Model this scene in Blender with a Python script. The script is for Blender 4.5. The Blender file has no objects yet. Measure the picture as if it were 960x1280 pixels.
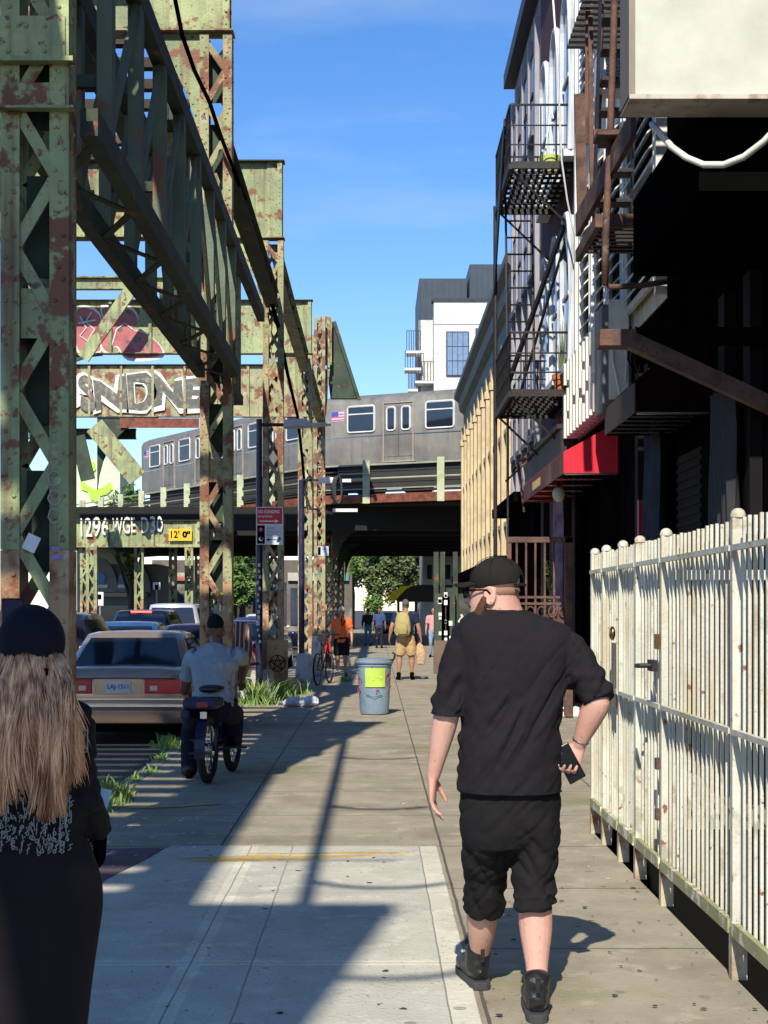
import bpy, math, random
import numpy as np
from mathutils import Vector, noise, Matrix
random.seed(7)
R = math.radians
sc = bpy.context.scene
C = sc.collection
F = 1900.0; EYE = 1.57; VX = 470.0; HY = 762.0
def P(px, py, D):
    return Vector(((px-VX)*D/F, D, EYE-(py-HY)*D/F))
def PX(px, D): return (px-VX)*D/F
def PZ(py, D): return EYE-(py-HY)*D/F
def PD(py): return F*EYE/(py-HY)

# ------------------------------------------------------------------ materials
MATS = {}
def mat(name, col, rough=.75, metal=0.0, var=None, speck=None, bump=None, streak=None, emit=None, spec=.5, alpha=None, coat=0):
    """var=(colour, scale, lo, hi)  speck=(colour, scale, threshold)  streak=(colour, amount)  bump=(scale, strength)"""
    if name in MATS: return MATS[name]
    m = bpy.data.materials.new(name); m.use_nodes = True
    nt = m.node_tree; N = nt.nodes; L = nt.links
    b = N['Principled BSDF']
    b.inputs['Roughness'].default_value = rough; b.inputs['Metallic'].default_value = metal
    b.inputs['Specular IOR Level'].default_value = spec
    if coat: b.inputs['Coat Weight'].default_value = coat; b.inputs['Coat Roughness'].default_value = .06
    geo = N.new('ShaderNodeNewGeometry'); pos = geo.outputs['Position']
    rgb = N.new('ShaderNodeRGB'); rgb.outputs[0].default_value = (*col, 1); out = rgb.outputs[0]
    # soft overall variation so nothing is a flat colour
    def nz(scale, detail=5, vec=pos, rg=.6):
        n = N.new('ShaderNodeTexNoise'); n.inputs['Scale'].default_value = scale
        n.inputs['Detail'].default_value = detail; n.inputs['Roughness'].default_value = rg
        L.new(vec, n.inputs['Vector']); return n.outputs['Fac']
    def rng(sock, lo, hi, a=0., b_=1.):
        r = N.new('ShaderNodeMapRange'); r.inputs['From Min'].default_value = lo; r.inputs['From Max'].default_value = hi
        r.inputs['To Min'].default_value = a; r.inputs['To Max'].default_value = b_; L.new(sock, r.inputs['Value']); return r.outputs[0]
    def mixc(fac, A, B, mode='MIX'):
        x = N.new('ShaderNodeMix'); x.data_type = 'RGBA'; x.blend_type = mode
        if isinstance(fac, float): x.inputs[0].default_value = fac
        else: L.new(fac, x.inputs[0])
        L.new(A, x.inputs[6])
        if isinstance(B, tuple): x.inputs[7].default_value = (*B, 1)
        else: L.new(B, x.inputs[7])
        return x.outputs[2]
    g = rng(nz(2.3, 6), .3, .7, .82, 1.12)
    gc = N.new('ShaderNodeCombineColor'); [L.new(g, gc.inputs[i]) for i in range(3)]
    out = mixc(1.0, out, gc.outputs[0], 'MULTIPLY')
    if var:
        vs = var if isinstance(var, list) else [var]
        for (c2, s, lo, hi) in vs: out = mixc(rng(nz(s, 8), lo, hi), out, c2)
    if streak:
        c2, am, sx = streak
        mp = N.new('ShaderNodeMapping'); mp.inputs['Scale'].default_value = (sx, sx, sx*.06); L.new(pos, mp.inputs[0])
        out = mixc(rng(nz(1.0, 6, mp.outputs[0]), .5, .72, 0, am), out, c2)
    if speck:
        c2, s, th = speck
        out = mixc(rng(nz(s, 3), th, th+.05), out, c2)
    L.new(out, b.inputs['Base Color'])
    if bump:
        bp = N.new('ShaderNodeBump'); bp.inputs['Strength'].default_value = bump[1]; bp.inputs['Distance'].default_value = .02
        L.new(nz(bump[0], 6), bp.inputs['Height']); L.new(bp.outputs[0], b.inputs['Normal'])
    if emit: b.inputs['Emission Color'].default_value = (*emit[0], 1); b.inputs['Emission Strength'].default_value = emit[1]
    if alpha is not None: b.inputs['Alpha'].default_value = alpha
    MATS[name] = m
    return m

GREEN = (.37, .43, .20); RUST = (.20, .078, .04)
steel = mat('green_steel_paint', GREEN, .6, var=[((.23,.28,.13), .5, .45, .6), ((.47,.48,.28), 5.5, .60, .66), ((.17,.21,.12), 1.1, .48, .70), (RUST, 2.9, .56, .60), (RUST, 13., .60, .65), ((.05,.035,.03), 7., .66, .72)], streak=((.15,.065,.035), .9, 8.), bump=(35, .45))
steel_rusty = mat('rusted_green_steel', (.33,.34,.18), .7, var=[(RUST, 2.1, .50, .56), ((.46,.36,.20), 3.0, .56, .62), ((.45,.42,.28), 4.5, .58, .64), ((.05,.03,.025), 9., .6, .68)], streak=((.24,.12,.07), .6, 9.), bump=(30, .5))
steel_mid = mat('shaded_green_steel', (.12,.165,.105), .65, var=[((.07,.09,.06), 1.3, .48, .68), (RUST, 3., .58, .63)], streak=((.14,.07,.04), .6, 8.), bump=(30, .35))  # green steel darkened to carry the shade on the near truss webs
steel_dark = mat('dark_green_steel', (.045,.070,.042), .75, var=[((.025,.032,.022), 1.3, .45, .65), (RUST, 3., .62, .66)], bump=(30, .3))  # on the near truss chords this darkness stands for shade
steel_low = mat('bare_rusted_column_paint', (.42,.27,.14), .75, var=[((.22,.075,.03), 5., .48, .6), ((.55,.5,.38), 8., .58, .66)], streak=((.5,.42,.28), .6, 10.), bump=(40, .5))
rust_red = mat('red_lead_rust', (.23,.065,.035), .75, var=[((.1,.03,.02), 5., .45, .65)], bump=(30, .4))
rust_brown = mat('rusty_iron', (.17,.085,.06), .75, var=[((.06,.035,.03), 4., .4, .62), ((.26,.2,.17), 3.3, .6, .7)], bump=(45, .5))
iron = mat('black_iron', (.010,.009,.010), .6, var=[((.03,.02,.018), 6., .5, .7)], bump=(40, .2))
black = mat('black_paint_and_shade', (.004,.004,.004), .8, spec=.0)  # also colours the canopy recess, where the black stands for shade
white_paint = mat('chipped_cream_paint', (.62,.61,.50), .5, var=[((.50,.43,.27), 1.7, .54, .70), ((.26,.10,.045), 13., .64, .67), ((.40,.38,.28), 5., .58, .66)], streak=((.36,.22,.10), .5, 15.), bump=(60, .25))
olive = mat('mossy_rail_paint', (.36,.34,.17), .6, var=[((.7,.66,.5), 9., .55, .6)], bump=(40,.3))
asphalt = mat('asphalt', (.045,.046,.048), .85, var=[((.075,.073,.07), .7, .45, .65)], speck=((.13,.12,.11), 90., .64), bump=(80, .5))
stone = mat('granite_kerb', (.30,.28,.24), .8, var=[((.16,.15,.13), 2.5, .5, .65)], speck=((.1,.1,.1), 70., .6), bump=(50, .4))
concrete_block = mat('pale_concrete', (.42,.39,.33), .9, var=[((.2,.18,.15), 3., .5, .65)], bump=(25, .6))
cream = mat('cream_sign_panel', (.545,.56,.49), .5, var=[((.74,.66,.48), .9, .56, .75)], bump=(12, .05))
grey_wall = mat('grey_wall_paint', (.24,.23,.26), .8, var=[((.19,.18,.21), .6, .45, .6)], bump=(30, .15))
maroon = mat('maroon_brick', (.085,.012,.022), .85, var=[((.05,.01,.015), 3., .4, .6)], bump=(20, .5))
white_trim = mat('white_trim', (.72,.72,.68), .6, streak=((.35,.33,.3), .5, 6.))
cream_wall = mat('cream_siding', (.70,.66,.50), .65, var=[((.5,.45,.32), 2., .55, .7)], streak=((.3,.26,.2), .5, 7.), bump=(20, .2))
tan_wall = mat('tan_brick', (.62,.49,.29), .8, var=[((.48,.36,.2), 2.2, .5, .65)], bump=(25, .3))
cornice_m = mat('olive_grey_cornice', (.085,.095,.08), .6, var=[((.15,.15,.12), 2., .5, .65)])
storefront = mat('dark_storefront', (.004,.0035,.004), .9, var=[((.010,.006,.007), 1.4, .5, .65)], spec=.0)  # near-black colour carries the shade of the shopfronts under the canopy
pit_m = mat('shade_black_areaway', (.008,.008,.007), .95, spec=.05)  # shade of the sunken pit is put into this near-black colour
red_cloth = mat('red_awning_canvas', (.62,.008,.03), .7, bump=(60, .15))
shaded_red_cloth = mat('shaded_red_awning_canvas', (.13,.03,.03), .75, var=[((.22,.12,.07), 1.5, .5, .65)], bump=(40, .2))  # red awning canvas recoloured brownish for its shaded outer side
train_m = mat('stainless_steel_car', (.255,.235,.20), .5, .25, var=[((.16,.15,.14), .9, .45, .7)], streak=((.12,.10,.085), .6, 4.))
train_dark = mat('train_underframe', (.03,.028,.028), .7)
glass = mat('dark_glass', (.012,.018,.028), .05, 0, spec=.9)
glass_b = mat('window_glass', (.03,.05,.08), .06, 0, spec=.9)
chrome = mat('brushed_chrome', (.6,.6,.6), .22, 1.)
rubber = mat('black_rubber', (.014,.014,.014), .8)
white_m = mat('white_enamel', (.78,.78,.76), .45)
grey_m = mat('grey_paint', (.3,.32,.34), .5)
navy = mat('navy_pole_paint', (.012,.014,.05), .4, var=[((.03,.03,.06), 4., .5, .6)])
leaf_m = mat('leaves', (.11,.21,.035), .6, var=[((.13,.2,.05), 2., .45, .6), ((.03,.06,.015), 5., .55, .65)])
leaf_d = mat('dull_leaves', (.10,.15,.045), .65, var=[((.17,.17,.08), 3., .5, .62)])
grass_m = mat('grass_blades', (.17,.30,.05), .6, var=[((.2,.28,.07), 6., .45, .6)])
bark = mat('bark', (.08,.06,.045), .9, bump=(30, .6))
skin = mat('fair_skin', (.60,.35,.27), .55, spec=.35, var=[((.58,.26,.2), 7., .45, .7), ((.42,.22,.16), 60., .60, .68)], bump=(140, .12))
skin_red = mat('tan_skin', (.40,.2,.13), .5)  # even tan skin colour
skin_dark = mat('brown_skin', (.16,.08,.05), .5)
# ------------------------------------------------------------------ mesh builder
class MB:
    def __init__(s): s.v = []; s.f = []; s.m = []; s.mi = 0
    def add(s, vs, fs):
        o = len(s.v); s.v += [tuple(v) for v in vs]; s.f += [tuple(i+o for i in f) for f in fs]; s.m += [s.mi]*len(fs); return s
    def box(s, x0, x1, y0, y1, z0, z1):
        if x0 > x1: x0, x1 = x1, x0
        if y0 > y1: y0, y1 = y1, y0
        if z0 > z1: z0, z1 = z1, z0
        return s.add([(x0,y0,z0),(x1,y0,z0),(x1,y1,z0),(x0,y1,z0),(x0,y0,z1),(x1,y0,z1),(x1,y1,z1),(x0,y1,z1)],
                     [(0,3,2,1),(4,5,6,7),(0,1,5,4),(1,2,6,5),(2,3,7,6),(3,0,4,7)])
    def bar(s, p, q, w, h, up=(0,0,1)):
        p = Vector(p); q = Vector(q); t = (q-p).normalized(); u = Vector(up)
        a = t.cross(u)
        if a.length < 1e-4: a = t.cross(Vector((0,1,0)))
        a.normalize(); b = a.cross(t).normalized()
        a *= w/2; b *= h/2
        vs = [p-a-b, p+a-b, p+a+b, p-a+b, q-a-b, q+a-b, q+a+b, q-a+b]
        return s.add(vs, [(0,1,2,3),(7,6,5,4),(0,4,5,1),(1,5,6,2),(2,6,7,3),(3,7,4,0)])
    def tube(s, pts, r, n=8, closed=False, cap=True):
        pts = [Vector(p) for p in pts]; k = len(pts); vs = []
        rs = r if isinstance(r, (list, tuple)) else [r]*k
        ref = None
        for i, p in enumerate(pts):
            if closed: t = pts[(i+1) % k]-pts[i-1]
            else: t = pts[min(i+1, k-1)]-pts[max(i-1, 0)]
            t.normalize()
            if ref is None:
                ref = Vector((0,0,1)) if abs(t.z) < .9 else Vector((1,0,0))
            u = (ref-ref.dot(t)*t).normalized(); w = t.cross(u); ref = u
            for j in range(n):
                a = 2*math.pi*j/n; vs.append(p+u*math.cos(a)*rs[i]+w*math.sin(a)*rs[i])
        fs = []
        for i in range(k if closed else k-1):
            for j in range(n):
                a = i*n+j; b = i*n+(j+1) % n; c = ((i+1) % k)*n+(j+1) % n; d = ((i+1) % k)*n+j
                fs.append((a,b,c,d))
        if cap and not closed: fs += [tuple(range(n-1,-1,-1)), tuple(range((k-1)*n, k*n))]
        return s.add(vs, fs)
    def prism(s, poly, axis, a, b):
        """poly: 2D points; axis 'y': (x,z) extruded y a..b; 'x': (y,z); 'z': (x,y)"""
        n = len(poly)
        area = sum(poly[i][0]*poly[(i+1) % n][1]-poly[(i+1) % n][0]*poly[i][1] for i in range(n))
        if area < 0: poly = poly[::-1]
        def mk(p, t): return {'y': (p[0], t, p[1]), 'x': (t, p[0], p[1]), 'z': (p[0], p[1], t)}[axis]
        vs = [mk(p, a) for p in poly]+[mk(p, b) for p in poly]
        fs = [tuple(range(n-1,-1,-1)), tuple(range(n, 2*n))]+[(i, (i+1) % n, n+(i+1) % n, n+i) for i in range(n)]
        if axis == 'y': fs = [f[::-1] for f in fs]
        return s.add(vs, fs)
    def lathe(s, c, prof, n=24):
        """prof: (r,z) list about vertical axis at c"""
        c = Vector(c); vs = []; fs = []
        for (r, z) in prof:
            for j in range(n):
                a = 2*math.pi*j/n; vs.append((c.x+r*math.cos(a), c.y+r*math.sin(a), c.z+z))
        for i in range(len(prof)-1):
            for j in range(n): fs.append((i*n+j, i*n+(j+1) % n, (i+1)*n+(j+1) % n, (i+1)*n+j))
        fs += [tuple(range(n-1,-1,-1)), tuple(range((len(prof)-1)*n, len(prof)*n))]
        return s.add(vs, fs)
    def ell(s, c, rx, ry, rz, n=14, m=9, mtx=None):
        c = Vector(c); vs = []; fs = []
        for i in range(m+1):
            ph = math.pi*i/m
            for j in range(n):
                a = 2*math.pi*j/n
                v = Vector((rx*math.sin(ph)*math.cos(a), ry*math.sin(ph)*math.sin(a), -rz*math.cos(ph)))
                if mtx: v = mtx @ v
                vs.append(c+v)
        for i in range(m):
            for j in range(n): fs.append((i*n+j, i*n+(j+1) % n, (i+1)*n+(j+1) % n, (i+1)*n+j))
        return s.add(vs, fs)
    def rivet(s, p, r=.017, d='-y'):
        x, y, z = p; n = 6; vs = []
        for (rr, h) in ((r, 0), (r*.8, r*.55), (r*.3, r*.8)):
            for j in range(n):
                a = 2*math.pi*j/n; ca, sa = rr*math.cos(a), rr*math.sin(a)
                vs.append((x+ca, y-h, z+sa) if d == '-y' else (x+h, y+ca, z+sa))
        fs = [(i*n+j, i*n+(j+1) % n, (i+1)*n+(j+1) % n, (i+1)*n+j) for i in range(2) for j in range(n)]+[tuple(range(2*n, 3*n))]
        return s.add(vs, fs)
    def loft(s, keys, ref=(1,0,0), seg=20, n=4, sq=1.0, dome=.5, flat=False):
        """keys: (x,y,z,rx,ry) ; smooth Catmull-Rom tube with elliptical section, closed ends"""
        K = np.array(keys, float); pts = []
        m = len(K)
        for i in range(m-1):
            p0 = K[max(i-1,0)]; p1 = K[i]; p2 = K[i+1]; p3 = K[min(i+2, m-1)]
            for t in np.linspace(0, 1, n, endpoint=False):
                pts.append(.5*((2*p1)+(-p0+p2)*t+(2*p0-5*p1+4*p2-p3)*t*t+(-p0+3*p1-3*p2+p3)*t**3))
        pts.append(K[-1]); pts = np.array(pts); k = len(pts); vs = []
        ref = Vector(ref)
        for i in range(k):
            c = Vector(pts[i][:3]); t = Vector(pts[min(i+1,k-1)][:3]-pts[max(i-1,0)][:3]).normalized()
            if flat: t = Vector((0,0,1 if t.z > 0 else -1))
            u = ref-ref.dot(t)*t
            if u.length < 1e-3: u = Vector((0,1,0))-t.y*t
            u.normalize(); w = t.cross(u)
            rx, ry = max(pts[i][3], .001), max(pts[i][4], .001)
            for j in range(seg):
                a = 2*math.pi*j/seg; ca, sa = math.cos(a), math.sin(a)
                if sq != 1.0: ca = math.copysign(abs(ca)**sq, ca); sa = math.copysign(abs(sa)**sq, sa)
                vs.append(c+u*rx*ca+w*ry*sa)
        t0 = Vector(pts[1][:3]-pts[0][:3]).normalized(); t1 = Vector(pts[-1][:3]-pts[-2][:3]).normalized()
        vs.append(Vector(pts[0][:3])-t0*min(pts[0][3], pts[0][4])*dome); vs.append(Vector(pts[-1][:3])+t1*min(pts[-1][3], pts[-1][4])*dome)
        fs = [(i*seg+j, i*seg+(j+1) % seg, (i+1)*seg+(j+1) % seg, (i+1)*seg+j) for i in range(k-1) for j in range(seg)]
        a = k*seg; b = a+1
        fs += [(a, (j+1) % seg, j) for j in range(seg)]+[(b, (k-1)*seg+j, (k-1)*seg+(j+1) % seg) for j in range(seg)]
        return s.add(vs, fs)
    def mesh(s, name):
        me = bpy.data.meshes.new(name); me.from_pydata(s.v, [], s.f); me.validate(); me.update(); return me
    def build(s, name, material=None, parent=None, world=True, smooth=False, bevel=0, angle=40):
        off = Vector(parent_world(parent)) if (parent is not None and world) else Vector((0,0,0))
        if off.length: s.v = [(v[0]-off.x, v[1]-off.y, v[2]-off.z) for v in s.v]
        me = s.mesh(name)
        ms = material if isinstance(material, list) else [material]
        for x in ms: me.materials.append(x)
        if len(ms) > 1: me.polygons.foreach_set('material_index', s.m)
        return link(me, name, parent, smooth, bevel, angle)
def parent_world(o):
    v = Vector((0,0,0))
    while o is not None: v += o.location; o = o.parent
    return v
def link(me, name, parent=None, smooth=False, bevel=0, angle=40):
    o = bpy.data.objects.new(name, me); C.objects.link(o)
    if parent is not None: o.parent = parent
    if smooth:
        me.polygons.foreach_set('use_smooth', [True]*len(me.polygons))
        if smooth == 'auto':
            try: me.set_sharp_from_angle(angle=R(angle))
            except Exception: pass
    if bevel:
        b = o.modifiers.new('bevel', 'BEVEL'); b.width = bevel; b.segments = 2; b.limit_method = 'ANGLE'; b.angle_limit = R(35)
    return o
def remesh(mb, voxel, smooth=3, wrinkle=None):
    """union of overlapping closed lofts into one continuous surface"""
    me = mb.mesh('tmp'); o = bpy.data.objects.new('tmp', me); C.objects.link(o)
    r = o.modifiers.new('r', 'REMESH'); r.mode = 'VOXEL'; r.voxel_size = voxel; r.adaptivity = 0
    if smooth:
        sm = o.modifiers.new('s', 'SMOOTH'); sm.factor = .5; sm.iterations = smooth
    dg = bpy.context.evaluated_depsgraph_get(); dg.update()
    out = bpy.data.meshes.new_from_object(o.evaluated_get(dg))
    bpy.data.objects.remove(o); bpy.data.meshes.remove(me)
    if wrinkle:
        n = len(out.vertices); co = np.zeros(n*3); no = np.zeros(n*3)
        out.vertices.foreach_get('co', co); out.vertices.foreach_get('normal', no)
        co = co.reshape(-1,3); no = no.reshape(-1,3)
        d = np.array([wrinkle(c, m) for c, m in zip(co, no)])
        out.vertices.foreach_set('co', (co+no*d[:,None]).ravel()); out.update()
    return out
def rbuild(mb, voxel, name, material, parent, smooth=3, wrinkle=None, world=True):
    off = parent_world(parent) if (parent is not None and world) else Vector((0,0,0))
    me = remesh(mb, voxel, smooth, wrinkle)
    if off.length: me.transform(Matrix.Translation(-off))
    me.materials.clear(); me.materials.append(material)
    return link(me, name, parent, True)
def thing(name, label, cat, loc=(0,0,0), rz=0, group=None):
    o = bpy.data.objects.new(name, None); C.objects.link(o); o.location = loc; o.rotation_euler = (0,0,rz)
    o.empty_display_size = .2
    return tag(o, label, cat, group)
def tag(o, label, cat, group=None, kind=None):
    if label: o['label'] = label
    if cat: o['category'] = cat
    if group: o['group'] = group
    if kind: o['kind'] = kind
    return o
def struct(o): o['kind'] = 'structure'; return o
def copy_tree(o, parent=None):
    c = o.copy(); C.objects.link(c); c.parent = parent
    for ch in list(o.children): copy_tree(ch, c)
    return c
def text(body, w, h, c, material, parent, name='lettering', offset=0, ext=.002, mtx=None, wob=0):
    """flat raised lettering facing -Y, fitted to w x h, centre c (world)"""
    cu = bpy.data.curves.new('t', 'FONT'); cu.body = body; cu.size = 1; cu.extrude = .01; cu.offset = offset; cu.align_x = 'CENTER'
    cu.resolution_u = 4
    o = bpy.data.objects.new('t', cu); C.objects.link(o)
    dg = bpy.context.evaluated_depsgraph_get(); dg.update()
    me = bpy.data.meshes.new_from_object(o.evaluated_get(dg)); bpy.data.objects.remove(o); bpy.data.curves.remove(cu)
    n = len(me.vertices); co = np.zeros(n*3); me.vertices.foreach_get('co', co); co = co.reshape(-1,3)
    mn = co.min(0); mx = co.max(0); ce = (mn+mx)/2; sz = mx-mn
    q = (co-ce)/sz
    new = np.stack([q[:,0]*w, -q[:,2]*ext*2, q[:,1]*h], 1)
    if wob:
        for i, v in enumerate(q):
            p = Vector((v[0]*w*1.1, 0, v[1]*h*1.1)); new[i][0] += wob*noise.noise(p+Vector((3,0,0))); new[i][2] += wob*1.6*noise.noise(p*1.0+Vector((0,7,0)))
    if mtx is not None: new = np.array([tuple(mtx @ Vector(v)) for v in new])
    off = Vector(c)-(parent_world(parent) if parent is not None else Vector((0,0,0)))
    new += np.array(off)
    me.vertices.foreach_set('co', new.ravel()); me.update()
    me.materials.clear(); me.materials.append(material)
    return link(me, name, parent)
def lin(a, b, n): return [a+(b-a)*i/(n-1) for i in range(n)]
# ------------------------------------------------------------------ camera, light, world
cam = bpy.data.cameras.new('camera'); co_ = bpy.data.objects.new('camera', cam); C.objects.link(co_); sc.camera = co_
co_.location = (0,0,EYE); co_.rotation_euler = (R(90),0,0)
cam.sensor_fit = 'AUTO'; cam.sensor_width = 36; cam.lens = F/1280*36; cam.shift_y = (HY-640)/1280; cam.shift_x = (480-VX)/1280
cam.clip_end = 3000; cam.clip_start = .05
SUN_EL, SUN_AZ = 41.0, 9.2       # sun behind the camera, a little to the left
w = bpy.data.worlds.new('World'); sc.world = w; w.use_nodes = True
nt = w.node_tree; sky = nt.nodes.new('ShaderNodeTexSky'); sky.sky_type = 'NISHITA'; sky.sun_disc = False
sky.sun_elevation = R(SUN_EL); sky.sun_rotation = R(180+SUN_AZ); sky.air_density = 1.0; sky.dust_density = .1; sky.ozone_density = 3.0
hs = nt.nodes.new('ShaderNodeHueSaturation'); hs.inputs['Saturation'].default_value = 1.27; nt.links.new(sky.outputs[0], hs.inputs['Color'])
mxs = nt.nodes.new('ShaderNodeMix'); mxs.data_type = 'RGBA'; mxs.blend_type = 'MULTIPLY'; mxs.inputs[0].default_value = 1; nt.links.new(hs.outputs[0], mxs.inputs[6]); mxs.inputs[7].default_value = (.93,.86,.96,1)
tc = nt.nodes.new('ShaderNodeTexCoord'); mpc = nt.nodes.new('ShaderNodeMapping'); mpc.inputs['Scale'].default_value = (2.5,2.5,14); nt.links.new(tc.outputs['Generated'], mpc.inputs[0]); nc = nt.nodes.new('ShaderNodeTexNoise'); nc.inputs['Scale'].default_value = 1.6; nc.inputs['Detail'].default_value = 7; nt.links.new(mpc.outputs[0], nc.inputs['Vector'])
rc = nt.nodes.new('ShaderNodeMapRange'); rc.inputs[1].default_value = .52; rc.inputs[2].default_value = .75; rc.inputs[4].default_value = .24; nt.links.new(nc.outputs['Fac'], rc.inputs[0]); mxc = nt.nodes.new('ShaderNodeMix'); mxc.data_type = 'RGBA'; nt.links.new(rc.outputs[0], mxc.inputs[0]); nt.links.new(mxs.outputs[2], mxc.inputs[6]); mxc.inputs[7].default_value = (3.6,4.3,5.2,1)
bg = nt.nodes['Background']; nt.links.new(mxc.outputs[2], bg.inputs[0]); bg.inputs[1].default_value = .125
sl = bpy.data.lights.new('sun', 'SUN'); sl.energy = 4.0; sl.angle = R(.5); sl.color = (1, .93, .80)
so = bpy.data.objects.new('sun', sl); C.objects.link(so)
d = Vector((math.sin(R(SUN_AZ))*math.cos(R(SUN_EL)), math.cos(R(SUN_AZ))*math.cos(R(SUN_EL)), -math.sin(R(SUN_EL))))
so.rotation_euler = d.to_track_quat('-Z', 'Y').to_euler(); so.location = (-5,-10,20)
sc.view_settings.view_transform = 'Standard'; sc.view_settings.look = 'None'; sc.view_settings.exposure = .62; sc.view_settings.gamma = 1
sc.cycles.max_bounces = 5; sc.cycles.caustics_reflective = False; sc.cycles.caustics_refractive = False

# ------------------------------------------------------------------ ground
RZ = -.14
KX = -2.32; PITX = 1.53; FX = 3.1
def quads(cells, z): 
    m = MB()
    for (x0,x1,y0,y1) in cells: m.add([(x0,y0,z),(x1,y0,z),(x1,y1,z),(x0,y1,z)], [(0,1,2,3)])
    return m
struct(quads([(-1500,KX,-300,2500),(KX,1500,-300,-290),(KX,1500,130,2500),(60,1500,-290,130)], RZ).build('road', asphalt))
# sidewalk: a solid slab, with a joint pattern in the material
def joint_material(name, col, var, xs, pitch, y0, jcol, jw=.008, bumps=60, band=None):
    m = mat(name, col, .85, var=var, speck=((.13,.115,.09), 34., .665), bump=(bumps, .5))
    nt = m.node_tree; N = nt.nodes; L = nt.links; b = N['Principled BSDF']
    old = b.inputs['Base Color'].links[0].from_socket
    geo = N.new('ShaderNodeNewGeometry'); sp = N.new('ShaderNodeSeparateXYZ'); L.new(geo.outputs['Position'], sp.inputs[0])
    wn = N.new('ShaderNodeTexNoise'); wn.inputs['Scale'].default_value = 3; L.new(geo.outputs['Position'], wn.inputs['Vector'])
    def M(op, a, b_=None, c=None):
        n = N.new('ShaderNodeMath'); n.operation = op
        for i, v in enumerate((a, b_, c)):
            if v is None: continue
            if isinstance(v, (int, float)): n.inputs[i].default_value = v
            else: L.new(v, n.inputs[i])
        return n.outputs[0]
    wob = M('MULTIPLY', M('SUBTRACT', wn.outputs['Fac'], .5), .012)
    X = M('ADD', sp.outputs[0], wob); Y = M('ADD', sp.outputs[1], wob)
    f = M('LESS_THAN', M('ABSOLUTE', M('SUBTRACT', M('FLOORED_MODULO', M('SUBTRACT', Y, y0), pitch), pitch/2)), jw)
    for x in xs: f = M('MAXIMUM', f, M('LESS_THAN', M('ABSOLUTE', M('SUBTRACT', X, x)), jw))
    src = old
    # round gum stains and wandering hairline cracks
    vo = N.new('ShaderNodeTexVoronoi'); vo.inputs['Scale'].default_value = 2.6; L.new(geo.outputs['Position'], vo.inputs['Vector'])
    g1 = M('MULTIPLY', M('LESS_THAN', vo.outputs['Distance'], .075), .55)
    n2 = N.new('ShaderNodeTexNoise'); n2.inputs['Scale'].default_value = 1.3; n2.inputs['Detail'].default_value = 9; n2.inputs['Roughness'].default_value = .65; L.new(geo.outputs['Position'], n2.inputs['Vector'])
    g2 = M('MULTIPLY', M('LESS_THAN', M('ABSOLUTE', M('SUBTRACT', n2.outputs['Fac'], .5)), .0016), .7)
    n3 = N.new('ShaderNodeTexNoise'); n3.inputs['Scale'].default_value = .5; L.new(geo.outputs['Position'], n3.inputs['Vector'])
    g2 = M('MULTIPLY', g2, M('GREATER_THAN', n3.outputs['Fac'], .5))
    mg = N.new('ShaderNodeMix'); mg.data_type = 'RGBA'; L.new(M('MAXIMUM', g1, g2), mg.inputs[0]); L.new(src, mg.inputs[6]); mg.inputs[7].default_value = (.13,.115,.09,1); src = mg.outputs[2]
    if band:
        bf = None
        for (ax, a, c2, wd) in band:
            t = M('LESS_THAN', M('ABSOLUTE', M('SUBTRACT', sp.outputs[ax], a)), wd)
            bf = t if bf is None else M('MAXIMUM', bf, t)
        mx0 = N.new('ShaderNodeMix'); mx0.data_type = 'RGBA'; mx0.blend_type = 'MULTIPLY'; L.new(bf, mx0.inputs[0]); L.new(src, mx0.inputs[6]); mx0.inputs[7].default_value = (1.22,1.2,1.17,1); src = mx0.outputs[2]
    mx = N.new('ShaderNodeMix'); mx.data_type = 'RGBA'; L.new(f, mx.inputs[0]); L.new(src, mx.inputs[6]); mx.inputs[7].default_value = (*jcol, 1)
    L.new(mx.outputs[2], b.inputs['Base Color'])
    return m
walk = joint_material('old_sidewalk_concrete', (.35,.305,.22), [((.23,.19,.13), 1.3, .5, .72), ((.21,.18,.14), 8., .6, .7), ((.42,.37,.27), 4., .56, .66), ((.19,.19,.07), .45, .56, .72)], (-1.03,.43,1.9), 1.52, 10.08-.76, (.10,.085,.07))
newc = joint_material('new_sidewalk_concrete', (.52,.50,.41), [((.43,.41,.34), .8, .5, .7), ((.6,.56,.46), 6., .55, .65)], (-.82,-.55+.0,.285), 1.66, 6.73-.83, (.27,.25,.20), .004, 50, band=[(0,-.82,0,.05),(0,.342,0,.055),(1,6.73,0,.045)])
m = MB()
for (x0,x1,y0,y1) in [(KX+.16,PITX,-290,10.9),(KX+.16,60,10.9,130),(FX+.6,60,-290,10.9)]: m.box(x0,x1,y0,y1,RZ-.4,0)
struct(m.build('sidewalk', walk))
struct(MB().box(KX,KX+.155,-290,130,RZ-.4,.004).build('kerb', stone, bevel=.01))
m = MB(); m.prism([(-1.56,2.0),(.40,2.0),(.40,10.06),(-1.36,10.08),(-1.42,9.6),(-1.56,8.8)], 'z', .001, .006)
struct(m.build('sidewalk_patch', newc))
m = MB(); m.prism([(KX+.17,7.2),(-1.57,7.2),(-1.58,8.8),(-1.44,9.6),(-1.40,10.0),(KX+.17,9.9)], 'z', .001, .005)
struct(m.build('utility_cut', mat('dark_brick_patch', (.12,.075,.10), .85, var=[((.07,.05,.06), 4., .45, .6)], bump=(40,.5))))
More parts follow.
